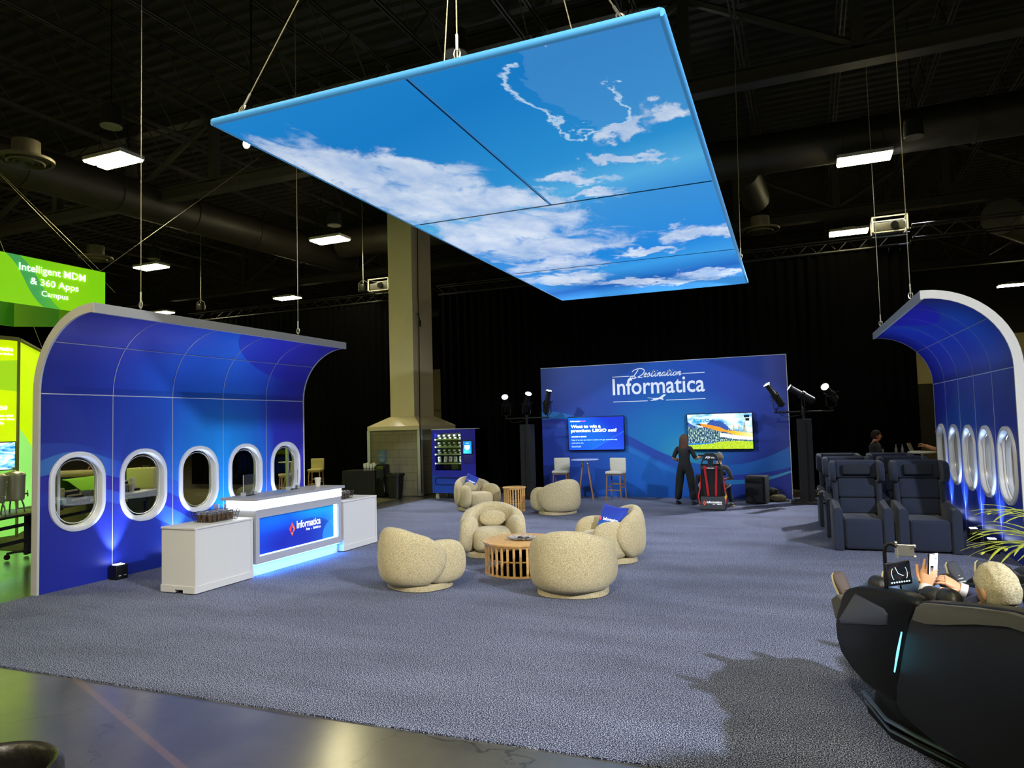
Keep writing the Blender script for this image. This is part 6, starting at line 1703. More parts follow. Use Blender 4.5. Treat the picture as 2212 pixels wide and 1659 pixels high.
def massage_chair(label, off_d, off_l):
    t = thing('massage_chair', label, 'massage chair', DL(4.2 + off_d, 2.62 + off_l, 0), CHZ, 'black massage chairs')
    for s_, a, b2 in ((0, 2.25, 2.37), (1, 3.05, 2.93)):
        mb = MB(); side_loft(mb, smooth_poly(POD, 2), a, b2, .035); mb.build('front_pod', m_shell, t, smooth=50)
        mb = MB(); side_loft(mb, smooth_poly(BODY, 2), a - (.02 if s_ == 0 else -.02), b2, .045); mb.build('side_shell', m_shell, t, smooth=50)
        o_ = -.012 if s_ == 0 else .012
        mb = MB(); P = [(4.74, .83), (4.99, .60), (4.97, .575), (4.42, .715), (4.36, .735), (4.34, .80), (4.38, .825)]
        side_loft(mb, P, a + o_, a + (.02 if s_ == 0 else -.02), .008); mb.build('grey_insert', m_ins, t, smooth=50)
        mb = MB(); P = [(3.99, .935), (3.92, .975), (3.46, 1.065), (3.22, 1.105), (2.95, 1.12), (2.95, 1.055), (3.22, 1.04), (3.46, .985), (3.74, .905), (3.90, .865), (4.04, .85)]
        side_loft(mb, P, a + 2.8 * o_, b2, .02); mb.build('armrest_cover', m_cover, t, smooth=50)
        mb = MB(); mb.tube([q3(4.14, a + o_ * 2.6, .755), q3(4.185, a + o_ * 3.0, .63), q3(4.235, a + o_ * 3.0, .50)], [.004, .007, .004], n=6); mb.build('light_strip', m_cy, t)
    # seat, back, head and leg cushions between the shells
    mb = MB(); mb.prism([q3(d, 2.37, z) for d, z in ((3.35, .80), (3.95, .45), (4.5, .42), (4.62, .52), (4.52, .60), (4.05, .60), (3.50, .92))], (0, -.56, 0)); mb.build('seat_cushion', m_leather, t, bevel=.03)
    mb = MB(); mb.prism([q3(d, 2.40, z) for d, z in ((2.72, 1.0), (3.4, .78), (3.5, .90), (3.0, 1.08), (2.75, 1.10))], (0, -.50, 0)); mb.build('head_cushion', m_leather, t, bevel=.03)
    mb = MB(); mb.prism([q3(d, 2.38, z) for d, z in ((5.28, .60), (5.10, .42), (4.6, .36), (4.5, .50), (4.62, .60), (5.02, .52), (5.16, .74), (5.27, .72))], (0, -.54, 0)); mb.build('leg_rest', m_leather, t, bevel=.02)
    mb = MB(); mb.prism([q3(d, 2.29, z) for d, z in ((5.22, .68), (5.12, .735), (4.98, .70), (5.08, .52), (5.17, .56))], (0, -.10, 0)); mb.build('foot_panel', m_cover, t, bevel=.01)
    mb = MB(); mb.prism([q3(d, 2.63, z) for d, z in ((5.27, .66), (5.1, .5), (4.7, .5), (4.7, .66), (5.0, .70), (5.2, .80))], (0, -.04, 0)); mb.build('calf_divider', m_leather, t, bevel=.01)
    for i, (d, l, z, r_) in enumerate(((4.16, 2.42, .93, 0), (4.00, 2.42, .955, 0), (4.18, 2.88, .93, 0), (4.02, 2.88, .96, 0), (4.78, 2.42, .86, 1), (4.78, 2.88, .86, 1))):
        mb = MB(); mb.puff(q3(d, l, z), (.09, .055, .075), 2.2, 20, 12); mb.build('air_pad', m_leather, t, smooth=80)
    # plinth
    mb = MB()
    L = [[q3(d, l, z) for d, l in ((4.90, 2.36), (4.90, 2.94), (4.5, 3.0), (3.95, 2.82), (3.95, 2.5), (4.5, 2.31))] for z in (0, .06)]
    mb.loft(L); L = [[q3(d, l, z) for d, l in ((4.86 - k, 2.38 + k * .4), (4.86 - k, 2.92 - k * .4), (4.5, 2.98 - k * .3), (3.98, 2.80), (3.98, 2.52), (4.5, 2.33 + k * .3))] for z, k in ((.06, 0), (.16, .02), (.32, .10))]
    mb.loft(L); mb.build('plinth', m_shell, t, smooth=30, bevel=.01)
    for z in (.10, .05):
        mb = MB(); k = .0 if z > .07 else .03
        P = [q3(4.90 - k, 2.34, z + .04), q3(4.52 - k, 2.295, z + .01), q3(4.3, 2.36, z), q3(3.93, 2.49, z - .01)]
        mb.tube(P, .014 if z > .07 else .008, n=6); mb.build('silver_rail', m_rail, t)
        mb = MB(); P = [q3(4.90 - k, 2.96, z + .04), q3(4.52 - k, 3.015, z + .01), q3(4.3, 2.94, z), q3(3.93, 2.83, z - .01)]
        mb.tube(P, .014 if z > .07 else .008, n=6); mb.build('silver_rail', m_rail, t)
    mb = MB(); L = [[q3(d, l, z) for d, l in ((4.0, 2.3), (4.0, 3.0), (3.0, 2.95), (3.0, 2.35))] for z in (0, .05)]; mb.loft(L); mb.build('rear_foot', m_shell, t, bevel=.01)
    mb = MB(); mb.prism([q3(d, 2.5, z) for d, z in ((3.9, .06), (3.2, .06), (3.0, .40), (3.6, .60))], (0, -.3, 0)); mb.build('rear_support', m_shell, t)
    return t
massage_chair('black massage chair in the near right corner with a cyan light strip', 0, 0)
massage_chair('second black massage chair at the right edge beyond the nearer one', .25, 1.0)
# tablet arm on the near chair
t = thing('tablet_stand', 'control tablet on a bent black arm fixed to the near massage chair', 'tablet stand', DL(4.47, 2.285, .90), CHZ)
def r3(d, l, z): return Vector((d - 4.47, 2.33 - l, z - .90))
mb = MB(); mb.tube([r3(4.47, 2.33, .90), r3(4.47, 2.33, 1.14), r3(4.465, 2.335, 1.185), r3(4.455, 2.35, 1.20), r3(4.44, 2.37, 1.20), r3(4.42, 2.385, 1.185)], .012, n=8); mb.build('bent_arm', m_black, t)
mb = MB(); T = Matrix.Translation(r3(4.42, 2.42, 1.165)) @ Matrix.Rotation(radians(-25), 4, 'Z')
mb.bb(-.01, .01, -.06, .03, -.035, .035, 0, T); mb.bb(-.02, .03, -.07, -.055, .02, .035, 0, T); mb.bb(-.02, .03, -.07, -.055, -.045, -.03, 0, T); mb.bb(-.02, .03, .03, .045, -.05, .05, 0, T); mb.build('phone_clamp', m_steel, t, smooth=0, bevel=.003)
T = Matrix.Translation(r3(4.40, 2.37, 1.03)) @ Matrix.Rotation(radians(20), 4, 'Z') @ Matrix.Rotation(radians(6), 4, 'Y')
mb = MB(); mb.rbox((0, 0, 0), (.016, .20, .14), .006, T=T); tb = mb.build('tablet_body', m_black, t)
mb = MB(); mb.add([T @ Vector(p) for p in ((-.0095, .09, -.06), (-.0095, -.09, -.06), (-.0095, -.09, .06), (-.0095, .09, .06))], [(0, 1, 2, 3)]); mb.build('tablet_screen', M_('dark_screen', '0a0c10', .15, emis='10161c', es=.5), tb, smooth=0)
m_ui = M_('ui_lines', 'c8e8f0', .5, emis='b8dce8', es=.9)
mb = MB()
mb.tube([T @ Vector((-.011, .03, .04)), T @ Vector((-.011, .01, .0)), T @ Vector((-.011, -.03, -.015)), T @ Vector((-.011, -.015, -.012))], .0016, n=4)
for s_ in (-1, 1): mb.tube([T @ Vector((-.011, s_ * (.045 + .018 * cos(a)), .035 * sin(a))) for a in (-1.2, -.6, 0, .6, 1.2)], .0012, n=4)
for k in range(8): mb.puff(T @ Vector((-.011, -.07 + k * .020, -.05)), (.002, .006, .005), 2, 6, 4)
mb.build('screen_graphics', m_ui, tb, smooth=0)
mb = MB(); mb.tube([r3(4.40, 2.38, .97), r3(4.43, 2.40, .92), r3(4.42, 2.37, .88)], .005, n=5); mb.build('cable', m_matte, t)

def reclining(label, od, ol, mats, hair, shoe_m, phone=True, near=True):
    """mats = (jacket, trousers, skin, eye, lip, shirt)"""
    t = thing('person', label, 'person', DL(4.2 + od, 2.57 + ol, -.015), CHZ)
    n = {'pelvis': (q3(4.38, 2.65, .66), (.15, .12)), 'waist': (q3(4.20, 2.65, .74), (.15, .11)), 'chest': (q3(4.03, 2.65, .86), (.17, .12)), 'collar': (q3(3.90, 2.64, .95), (.11, .08)), 'neck': (q3(3.855, 2.63, 1.00), .056), 'skull': (q3(3.83, 2.625, 1.06), .06)}
    A = {'l': (q3(3.99, 2.47, .95), q3(4.20, 2.43, .87), q3(4.27, 2.50, .975)), 'r': (q3(3.99, 2.82, .95), q3(4.24, 2.88, .90), q3(4.31, 2.735, .955))}
    if not phone: A = {'l': (q3(3.99, 2.47, .93), q3(4.25, 2.42, .84), q3(4.48, 2.46, .80)), 'r': (q3(3.99, 2.83, .93), q3(4.25, 2.87, .84), q3(4.48, 2.84, .80))}
    for q in 'lr':
        n['sh' + q] = (A[q][0], .064); n['el' + q] = (A[q][1], .052); n['wr' + q] = (A[q][2], .036)
    for q, l1, l2, l3 in (('l', 2.54, 2.50, 2.46), ('r', 2.76, 2.79 if phone else 2.72, 2.74 if phone else 2.60)):
        n['hip' + q] = (q3(4.44, l1, .70), .095); n['kn' + q] = (q3(4.80, l2, .89), .07); n['an' + q] = (q3(5.12, l3, .70), .052)
    b = [('pelvis', 'waist', 0), ('waist', 'chest', 0), ('chest', 'collar', 0), ('collar', 'neck', 2), ('neck', 'skull', 2)]
    for q in 'lr': b += [('collar', 'sh' + q, 0), ('sh' + q, 'el' + q, 0), ('el' + q, 'wr' + q, 0), ('pelvis', 'hip' + q, 1), ('hip' + q, 'kn' + q, 1), ('kn' + q, 'an' + q, 1)]
    mb = MB(); skin_into(mb, n, b, sub=2)
    T = hframe(q3(3.79, 2.60, 1.075), (.80, .10, -.16), (-.25, 0, 1)); K = 1.14
    mb.loft(head_pts(44, 34, lambda d: K), True, 2, T); add_ears(mb, T, 2, 3, 4, K)
    wl, wr_ = A['l'][2], A['r'][2]
    if phone:
        hand(mb, wl + Vector((.008, 0, .018)), q3(4.30, 2.555, 1.10) - wl, Vector((-.8, .62, .1)), .19, curls=(.12, .30, .45, .6), side=-1, mi=2, thumb=(.5, 1.6), spread=.05)
        hand(mb, wr_ + Vector((0, .015, .012)), q3(4.33, 2.60, 1.04) - wr_, Vector((-.55, -.5, .45)), .19, curls=(.55, .6, .65, .7), side=-1, mi=2, thumb=(.45, .5))
    else:
        hand(mb, wl, Vector((1, 0, -.2)), ZU, .18, side=1, mi=2); hand(mb, wr_, Vector((1, 0, -.2)), ZU, .18, side=-1, mi=2)
    mb.build('body', list(mats[:5]), t, smooth=70)
    mb = MB()   # shirt collar and cuffs
    L = []
    for k, r, z in ((0, .064, 0), (.03, .068, 0), (.055, .062, 0)):
        c = q3(3.885, 2.64, .965) + Vector((-.25, 0, 1)).normalized() * k
        L.append([c + Vector((r * cos(a) * 1.1, r * sin(a), 0)) for a in [2 * pi * i / 24 for i in range(24)]])
    mb.loft(L, False); mb.build('shirt_collar', mats[5], t, smooth=60)
    for q in 'lr':
        w_, e_ = A[q][2], A[q][1]; d = (w_ - e_).normalized(); mb = MB(); mb.cyl(w_ - d * .022, w_ + d * .016, .042, .040, n=18); mb.build('shirt_cuff', mats[5], t, smooth=60)
    hair_cap(T, hair, t, k=1.14 * 1.11, noise_=.06, low=-.55, front=.62)
    for q in 'lr':
        mb = MB(); a = n['an' + q][0]; sg = 1 if q == 'l' else -1
        shoe(mb, a + Vector((.075, 0, -.085)), a + Vector((.155, sg * .05, .175)), Vector((-.92, 0, .28)), lace=2 if not phone else 0)
        mb.build('shoe', shoe_m, t, smooth=60)
    return t
m_solew = M_('cream_sole', 'd0c6a4', .7)
reclining('grey haired man in navy jacket reclining in the near massage chair, holding up a phone', 0, 0, (m_suit, m_jean, m_skin, m_eye, m_lip, m_shirt), m_hgrey, [M_('brown_shoe', '4a3c34', .7), m_solew, m_white], True)
reclining('person in dark laced sneakers lying in the farther massage chair, at the right edge', .25, .98, (m_suit, m_jean_d, m_skin2, m_eye, m_lip, m_shirt), m_hdark, [M_('charcoal_sneaker', '2b2e36', .75), m_solew, M_('white_lace', 'c8c8c8', .6)], False)
t = thing('phone', 'white screened smartphone held by the grey haired man', 'phone', DL(4.29, 2.475, 1.095), CHZ)
T = Matrix.Rotation(radians(20), 4, 'Z') @ Matrix.Rotation(radians(-6), 4, 'Y')
mb = MB(); mb.rbox((0, 0, 0), (.010, .073, .152), .004, T=T); ph = mb.build('phone_body', m_black, t)
mb = MB(); mb.add([T @ Vector((-.0058, y, z)) for y, z in ((.033, -.072), (-.033, -.072), (-.033, .072), (.033, .072))], [(0, 1, 2, 3)]); mb.build('phone_screen', M_('phone_white', 'ffffff', .4, emis='e6ecff', es=.85), ph, smooth=0)
mb = MB()
def prect(y0, y1, z0, z1, mi): mb.add([T @ Vector((-.0062, y, z)) for y, z in ((y1, z0), (y0, z0), (y0, z1), (y1, z1))], [(0, 1, 2, 3)], mi)
prect(-.010, .010, .064, .068, 0); prect(-.028, -.006, .040, .046, 1); prect(.0, .028, .024, .028, 2); prect(-.014, .028, .010, .014, 2); prect(-.002, .024, -.045, .000, 0); prect(.004, .020, -.032, -.010, 3); prect(-.012, .024, -.062, -.057, 2)
mb.build('screen_content', [m_black, M_('ui_blue', '3c7cf0', .5, emis='3c7cf0', es=.6), M_('ui_grey', '9a9aa4', .5, emis='9a9aa4', es=.4), M_('ui_photo', 'c8a8b0', .5, emis='c8a8b0', es=.4)], ph, smooth=0)

# ------------------------------------------------------------------ potted palms
m_leaf = M_('palm_leaf', '9aa23c', .45, var=.3, vscale=6); m_stem = M_('palm_stem', '7f8a3a', .6)
def palm(label, loc, n, Lr, base_h, seed, dirs=None, pot=True, sparse=False):
    t = thing('potted_palm', label, 'plant', loc); rnd = random.Random(seed)
    if pot:
        mb = MB(); mb.lathe([(.14, 0), (.19, .30), (.20, .34), (.175, .34), (.165, .28)], n=28); mb.build('pot', m_black, t)
        mb = MB(); mb.lathe([(.166, .27), (.0, .285)], n=20); mb.build('soil', M_('soil', '2c2118', .9), t)
    for k in range(n):
        az = dirs[k][0] if dirs else 2 * pi * k / n + rnd.uniform(-.3, .3); el = dirs[k][1] if dirs else rnd.uniform(.7, 1.35); L_ = Lr * rnd.uniform(.85, 1.1)
        P = []; p = Vector((rnd.uniform(-.04, .04), rnd.uniform(-.04, .04), .25)); d = Vector((cos(az) * cos(el), sin(az) * cos(el), sin(el)))
        N = 16
        for i in range(N + 1):
            P.append(p.copy()); p = p + d * ((base_h + L_) / N); d = (d + Vector((0, 0, -.055 - .09 * (i / N)))).normalized()
        mb = MB(); mb.tube(P, [.009 * (1 - .8 * i / N) + .001 for i in range(N + 1)], n=5)
        mb.build('frond_stem', m_stem, t)
        mb = MB()
        for i in range(int(N * .30), N + 1, 2 if sparse else 1):
            for sub in ((0,) if sparse else (0, .5)):
                if i == N and sub: continue
                a = P[i] if not sub else (P[i] + P[i + 1]) / 2
                dr = (P[min(i + 1, N)] - P[i - 1]).normalized(); sd = dr.cross(ZU).normalized(); f = (i + sub - N * .3) / (N * .7)
                ll = ((.62 if sparse else .34) * sin(pi * min(1, .18 + .82 * f)) + .05) * (Lr / 1.2)
                for sg in (-1, 1):
                    dv = (sd * sg * .55 + dr * .85 + ZU * rnd.uniform(.0, .15)).normalized(); q1 = a.copy(); hw = (.009 if sparse else .013); Ls = []
                    for s6 in range(7):
                        wv = dv.cross(ZU).normalized() * (hw * (.35 + 1.1 * sin(pi * min(1, .15 + s6 / 7.2))) if s6 < 6 else .0008)
                        Ls += [q1 - wv, q1 + Vector((0, 0, .003)), q1 + wv]
                        q1 = q1 + dv * (ll / 6); dv = (dv + Vector((0, 0, -.13 if sparse else -.07))).normalized()
                    mb.add(Ls, [(3 * k6 + e6, 3 * k6 + e6 + 1, 3 * k6 + e6 + 4, 3 * k6 + e6 + 3) for k6 in range(6) for e6 in (0, 1)])
        mb.build('leaflets', m_leaf, t, smooth=0)
    return t
palm('potted palm with yellow green fronds reaching in at the right edge', DL(5.7, 5.0, 0), 9, 1.15, .38, 5, dirs=[(3.35, 1.10), (3.6, 1.0), (3.45, .95), (2.9, 1.0), (1.2, 1.0), (5.5, 1.0), (.3, 1.1), (4.6, 1.2), (2.1, 1.0)], sparse=True)
palm('taller potted palm just outside the photo at right, casting frond shadows', Vector((2.55, 3.45, 0)), 13, 1.7, .55, 9)

# ------------------------------------------------------------------ bin in the lower left corner
t = thing('trash_can', 'round trash can with a black liner over its rim, lower left corner', 'trash can', DL(2.44, -1.82, 0))
mb = MB(); mb.lathe([(.19, 0), (.225, .84), (.205, .84), (.18, .05), (.0, .05)], n=40); mb.build('can_body', M_('grey_can', '6b675c', .5), t)
mb = MB(); L = []
for r, z, j in ((.232, .42, .012), (.24, .62, .008), (.246, .80, .004), (.246, .87, .0), (.228, .895, 0), (.205, .88, .0), (.198, .84, .002), (.185, .70, .006)):
    L.append([((r + j * sin(k * 2.3)) * cos(2 * pi * k / 60), (r + j * sin(k * 2.3)) * sin(2 * pi * k / 60), z) for k in range(60)])
mb.loft(L, False); mb.build('liner_bag', M_('bin_liner', '17140f', .35, bump=.4, bscale=20), t, smooth=70)
# ------------------------------------------------------------------ neighbouring lime stand (backlit fabric), seen left of the arched wall
def lime_print(name, W, H, es):
    return print_mat(name, W, H, base=[(0, 'd8f000'), (.5, 'c8ee00'), (1, 'd4f400')],
        curves=[[(0, 3.35), (W * .5, 3.4), (W, 3.6)], [(0, 3.05), (W * .5, 3.1), (W, 2.95)], [(0, 2.5), (W * .4, 2.4), (W * .6, 2.1), (W, 1.5)]],
        bands=[(0, 1, [(0, '86cc18', .9), (1, '9ad21e', .9)]), (2, None, [(0, '90e85a', .0), (.35, '8fe25a', .5), (1, '7fe06a', .9)])], emis=es, rough=.6)
t = thing('lightbox_stand', 'tall glowing lime lightbox stand behind the coffee urns at the left edge', 'exhibition stand', (-15.0, 9.55, 0))
def lime_face(p0, p1, W, mat, h=4.0, flipn=False, name='fabric_face'):
    mb = MB(); p0 = Vector(p0); p1 = Vector(p1)
    for a, z in ((0, 0), (1, 0), (1, 1), (0, 1)):
        mb.uv[len(mb.v)] = (W * a, h * z); q = p0.lerp(p1, a); mb.v.append((q.x, q.y, .04 + (h - .04) * z))
    mb.f = [(0, 1, 2, 3)]; mb.m = [0]
    return mb.build(name, mat, t, smooth=0)
mA = lime_print('lime_print_front', 5.0, 4.0, .42); mB_ = print_mat('lime_print_side', 2.6, 4.0, base=[(0, 'd0f000'), (1, 'c4ee08')],
    curves=[[(0, 3.75), (1.3, 3.5), (2.6, 3.7)], [(0, 2.2), (.9, 1.95), (2.6, 1.2)]], bands=[(0, None, [(0, 'bcec00', .6), (1, 'ccf000', .4)]), (1, None, [(0, '90e87a', .9), (1, '86e070', .9)])], emis=.42, rough=.6)
dirB = Vector((-.795, .752, 0)).normalized()
lime_face((0, -5.0, 0), (0, -.03, 0), 5.0, mA); lime_face(dirB * .03, dirB * 2.6, 2.6, mB_)
lime_face(dirB * 2.6, dirB * 2.6 + Vector((-3, 0, 0)), 2.6, mB_)
mb = MB()
mb.bb(-.02, .03, -5.0, 0, 4.0, 4.08); mb.cyl((0, 0, 0), (0, 0, 4.05), .03, n=6); mb.cyl(Vector((0, 0, 4.04)), dirB * 2.6 + Vector((0, 0, 4.04)), .04, n=6); mb.cyl(dirB * 2.6, dirB * 2.6 + Vector((0, 0, 4.05)), .03, n=6)
mb.build('frame_edge', M_('lime_frame', '8f8a60', .5), t)
text_obj('logo_wordmark', 'Informatica', m_tw, t, (0, -.60, 3.78), (0, 1, 0), .48, .085, bold=.02, off=.01)
text_obj('small_text', 'from Salesforce', m_tw, t, (0, -.42, 3.70), (0, 1, 0), .30, .04, bold=.01, off=.01)
text_obj('headline', 'Customer 360', m_tw, t, (0, -.80, 2.58), (0, 1, 0), .58, .085, bold=.02, off=.01)
for k, s_ in enumerate(('Deliver innovation with', 'trusted product data', 'for all meals')):
    text_obj('small_text', s_, m_tw, t, (0, -.90, 2.44 - k * .075), (0, 1, 0), (.80, .83, .62)[k], .05, bold=.01, off=.01)
def tvp(nt, u, v, uv):
    n = nd(nt, 'ShaderNodeTexNoise'); n.inputs['Scale'].default_value = 2.5; n.inputs['Distortion'].default_value = 2; nt.links.new(uv, n.inputs[0])
    return ramp(nt, n.outputs[0], [(.35, lin('1478a8')), (.5, lin('8fd0e8')), (.6, lin('f4f8fa'))])
mb = MB()
for a, z in ((0, 0), (1, 0), (1, 1), (0, 1)): mb.uv[len(mb.v)] = (a, z); mb.v.append((.05, -1.10 + 1.02 * a, 1.38 + .54 * z))
mb.f = [(0, 1, 2, 3)]; mb.m = [0]; mb.build('display', screen_mat('stand_video', tvp, .9), t, smooth=0)
mb = MB(); mb.bb(.01, .045, -1.12, -.06, 1.36, 1.94); mb.build('display_bezel', m_bezel, t, smooth=0)
# hanging green sign ring
t = thing('hanging_sign', 'hanging green octagonal sign reading Intelligent MDM and 360 Apps Campus', 'hanging sign', (-12.66, 9.7, 4.35))
gm = print_mat('green_sign_print', 3.4, .86, base=[(0, '3fbf3a'), (.4, '5cc41e'), (.8, '86cf10'), (1, '7ad010')],
    curves=[[(0, .86), (1.74, .86), (1.78, .84), (2.48, .02), (2.52, 0.0), (3.4, 0)], [(0, .86), (1.50, .86), (1.54, .84), (2.16, .02), (2.2, 0.0), (3.4, 0)], [(0, 0.86), (2.75, .86), (2.8, .85), (3.4, .52)]],
    bands=[(0, 1, [(0, '3f9c5a', .9), (.6, '3f9c5a', .9), (.75, '46b02e', .8), (1, '46b02e', .8)]), (1, None, [(0, '8cd414', .8), (1, '86d020', .8)])], emis=.40, rough=.6)
gd = M_('green_sign_inner', '3f8f1c', .6, emis='3f8f1c', es=.18); gd2 = print_mat('green_sign_back', 3.4, .86, base=[(0, '357f16'), (1, '5e9412')], emis=.12, rough=.6)
R8 = [Vector((0, 0, 0)), Vector((0, -3.4, 0)), Vector((-.7, -4.1, 0)), Vector((-2.0, -4.1, 0)), Vector((-2.7, -3.4, 0)), Vector((-2.7, 0, 0)), Vector((-2.0, .5, 0)), Vector((-.7, .5, 0))]
for k in range(8):
    a, c = R8[k], R8[(k + 1) % 8]; mb = MB()
    for f_, z in ((1, 0), (0, 0), (0, 1), (1, 1)): mb.uv[len(mb.v)] = (3.4 * (1 - f_), .86 * z); q = a.lerp(c, f_); mb.v.append((q.x, q.y, .86 * z))
    cen = Vector((-1.35, -1.7, 0))
    for f_, z in ((1, 0), (0, 0), (0, 1), (1, 1)): mb.uv[len(mb.v)] = (3.4 * (1 - f_), .86 * z); q = a.lerp(c, f_); q = q + (cen - q).normalized() * .06; mb.v.append((q.x, q.y, .86 * z))
    mb.f = [(0, 1, 2, 3), (5, 4, 7, 6), (1, 0, 4, 5), (3, 2, 6, 7)]; mb.m = [0, 1, 1, 1]
    mb.build('fabric_face', [gm, gd2], t, smooth=0)
m_sgn = M_('sign_white', 'ffffff', .5, emis='ffffff', es=.8)
for s_, y, w_, z, h_, bo in (('Intelligent MDM', -1.66, 1.24, .56, .17, .02), ('& 360 Apps', -1.46, .90, .345, .16, .02), ('Campus', -1.26, .50, .165, .13, 0)):
    text_obj('lettering', s_, m_sgn, t, (0, y, z), (0, 1, 0), w_, h_, bold=bo * .4, off=.015)
wire('suspension_wire', (-12.66, 9.6, 5.22), (-15.5, 8.6, 8.2), 'wire rising left from the near right corner of the green sign', r=.004, fit=False)
wire('suspension_wire', (-12.66, 9.6, 5.22), (-11.6, 12.8, 8.4), 'wire slanting right from the corner of the green sign', fit=False)
wire('suspension_wire', (-12.66, 7.0, 5.22), (-15.5, 8.6, 8.2), 'wire rising from the front of the green sign to a bridle point', r=.004, fit=False)
wire('suspension_wire', (-14.3, 11.2, 5.22), (-15.5, 8.6, 8.2), 'wire rising from the rear of the green sign to a bridle point', r=.004, fit=False)
wire('suspension_wire', (-15.5, 8.6, 8.2), (-15.5, 8.6, 11.3), 'single vertical wire above the green sign bridle point', fit=False)
wire('suspension_wire', (-16.7, 11.2, 4.05), (-15.5, 8.6, 8.2), 'long wire slanting down to the lime lightbox roof', fit=False)

# ------------------------------------------------------------------ folding tables, coffee urns, glassware behind the left wall
dT = Vector((-.40, .92, 0)).normalized(); TZ = atan2(dT.y, dT.x)
def fold_table(label, c, L=1.83):
    t = thing('folding_table', label, 'table', c, TZ, 'black folding tables behind the arched wall')
    mb = MB(); mb.rbox((0, 0, .80), (L, .76, .04), .012); mb.build('table_top', m_black, t)
    for sg in (-1, 1):
        x = sg * (L / 2 - .18); mb = MB()
        mb.bb(x - .05, x - .015, -.025, .025, .09, .78); mb.bb(x + .03, x + .065, -.025, .025, .09, .78)
        mb.bb(x - .06, x + .08, -.25, .25, .74, .78)
        mb.tube([(x, -.33, .10), (x, -.2, .13), (x, 0, .14), (x, .2, .13), (x, .33, .10)], .022, n=6); mb.tube([(x, -.2, .74), (x, 0, .55)], .015, n=5)
        lg = mb.build('leg', m_matte, t)
        for s2 in (-1, 1):
            mb = MB(); mb.cyl((x - .015, s2 * .33, .045), (x + .015, s2 * .33, .045), .045, n=16); mb.build('caster', m_black, lg)
    mb = MB(); mb.bb(-L / 2 + .2, L / 2 - .2, -.015, .015, .30, .36); mb.bb(-L / 2 + .2, L / 2 - .2, -.02, .02, .56, .61); mb.build('crossbar', m_matte, t, smooth=0)
    return t
TA = Vector((-11.72, 7.15, 0)); TB = TA + dT * 1.95; TC = TB + dT * 1.95
fold_table('black folding table carrying the steel coffee urns, left of the arched wall', TA)
fold_table('black folding table of glassware seen through the first airplane window', TB)
fold_table('black folding table seen through the second airplane window', TC)
def urn(label, loc):
    t = thing('coffee_urn', label, 'coffee urn', loc, TZ + random.uniform(-.3, .3), 'steel coffee urns')
    mb = MB(); mb.lathe([(.12, .17), (.135, .18), (.14, .22), (.145, .50), (.15, .515), (.15, .53), (.12, .56), (.05, .585), (.02, .59)], n=32); mb.build('urn_body', m_steel, t)
    mb = MB(); mb.lathe([(.008, .585), (.012, .61), (.028, .625), (.028, .635), (.01, .64)], n=16); mb.build('lid_knob', m_steel, t)
    mb = MB(); mb.cyl((0, -.14, .26), (0, -.20, .26), .012, n=8); mb.cyl((0, -.195, .27), (0, -.195, .22), .010, n=8); mb.cyl((0, -.19, .27), (0, -.19, .31), .006, n=6); mb.build('tap', m_chrome, t)
    for s_ in (-1, 1):
        mb = MB(); mb.tube([(s_ * .145, 0, .44), (s_ * .18, 0, .43), (s_ * .18, 0, .38), (s_ * .145, 0, .37)], .009, n=6); mb.build('side_handle', m_steel, t)
    for k in range(4):
        a = pi / 4 + k * pi / 2; mb = MB(); mb.tube([(.10 * cos(a), .10 * sin(a), .18), (.13 * cos(a), .13 * sin(a), .10), (.145 * cos(a), .145 * sin(a), 0)], .012, n=6); mb.build('leg', m_steel, t)
    t.scale = (1.13, 1.13, 1.13)
    return t
nrm = Vector((dT.y, -dT.x, 0))
for k, (a, c, l) in enumerate(((-.53, .10, 'steel coffee urn at the very left edge'), (-.10, .02, 'steel coffee urn in the middle of the row, lime stand behind it'), (.29, .06, 'steel coffee urn next to the edge of the arched wall'))):
    urn(l, TA + dT * a + nrm * c + ZU * .82)
# glassware
m_gl = M_('glassware', 'ccd2da', .06, trans=.7, ior=1.45)
pg = None
for r_ in range(3):
    for i in range(11):
        loc = TB + dT * (-.30 + i * .105) + nrm * (.06 - r_ * .10) + ZU * .82
        if pg is None:
            g = thing('water_glass', 'x', 'glass', loc); mb = MB(); mb.lathe([(.027, 0), (.035, .15), (.032, .15), (.024, .01)], n=12); mb.build('glass_wall', m_gl, g); pg = g; q = g
        else: q = dup(pg, loc)
        q['label'] = 'upright clear drinking glass on the table behind the first airplane window'; q['group'] = 'drinking glasses behind the first window'
for r_ in range(2):
    for i in range(7):
        q = dup(pg, TC + dT * (-.75 + i * .10) + nrm * (.05 - r_ * .1) + ZU * .82); q['label'] = 'clear drinking glass on the table behind the second airplane window'; q['group'] = 'drinking glasses behind the second window'
pc2 = None
for k, (T0, a, c, n) in enumerate(((TB, -.62, .16, 5), (TB, -.50, .10, 4), (TC, -.10, .12, 5))):
    q = cup(tuple(T0 + dT * a + nrm * c + ZU * .82), ['stack of translucent cups on the near end of the glassware table', 'shorter stack of translucent cups beside the taller one on the glassware table', 'stack of translucent cups on the table behind the second window'][k], None, n, 'cup_stack', 1.5)
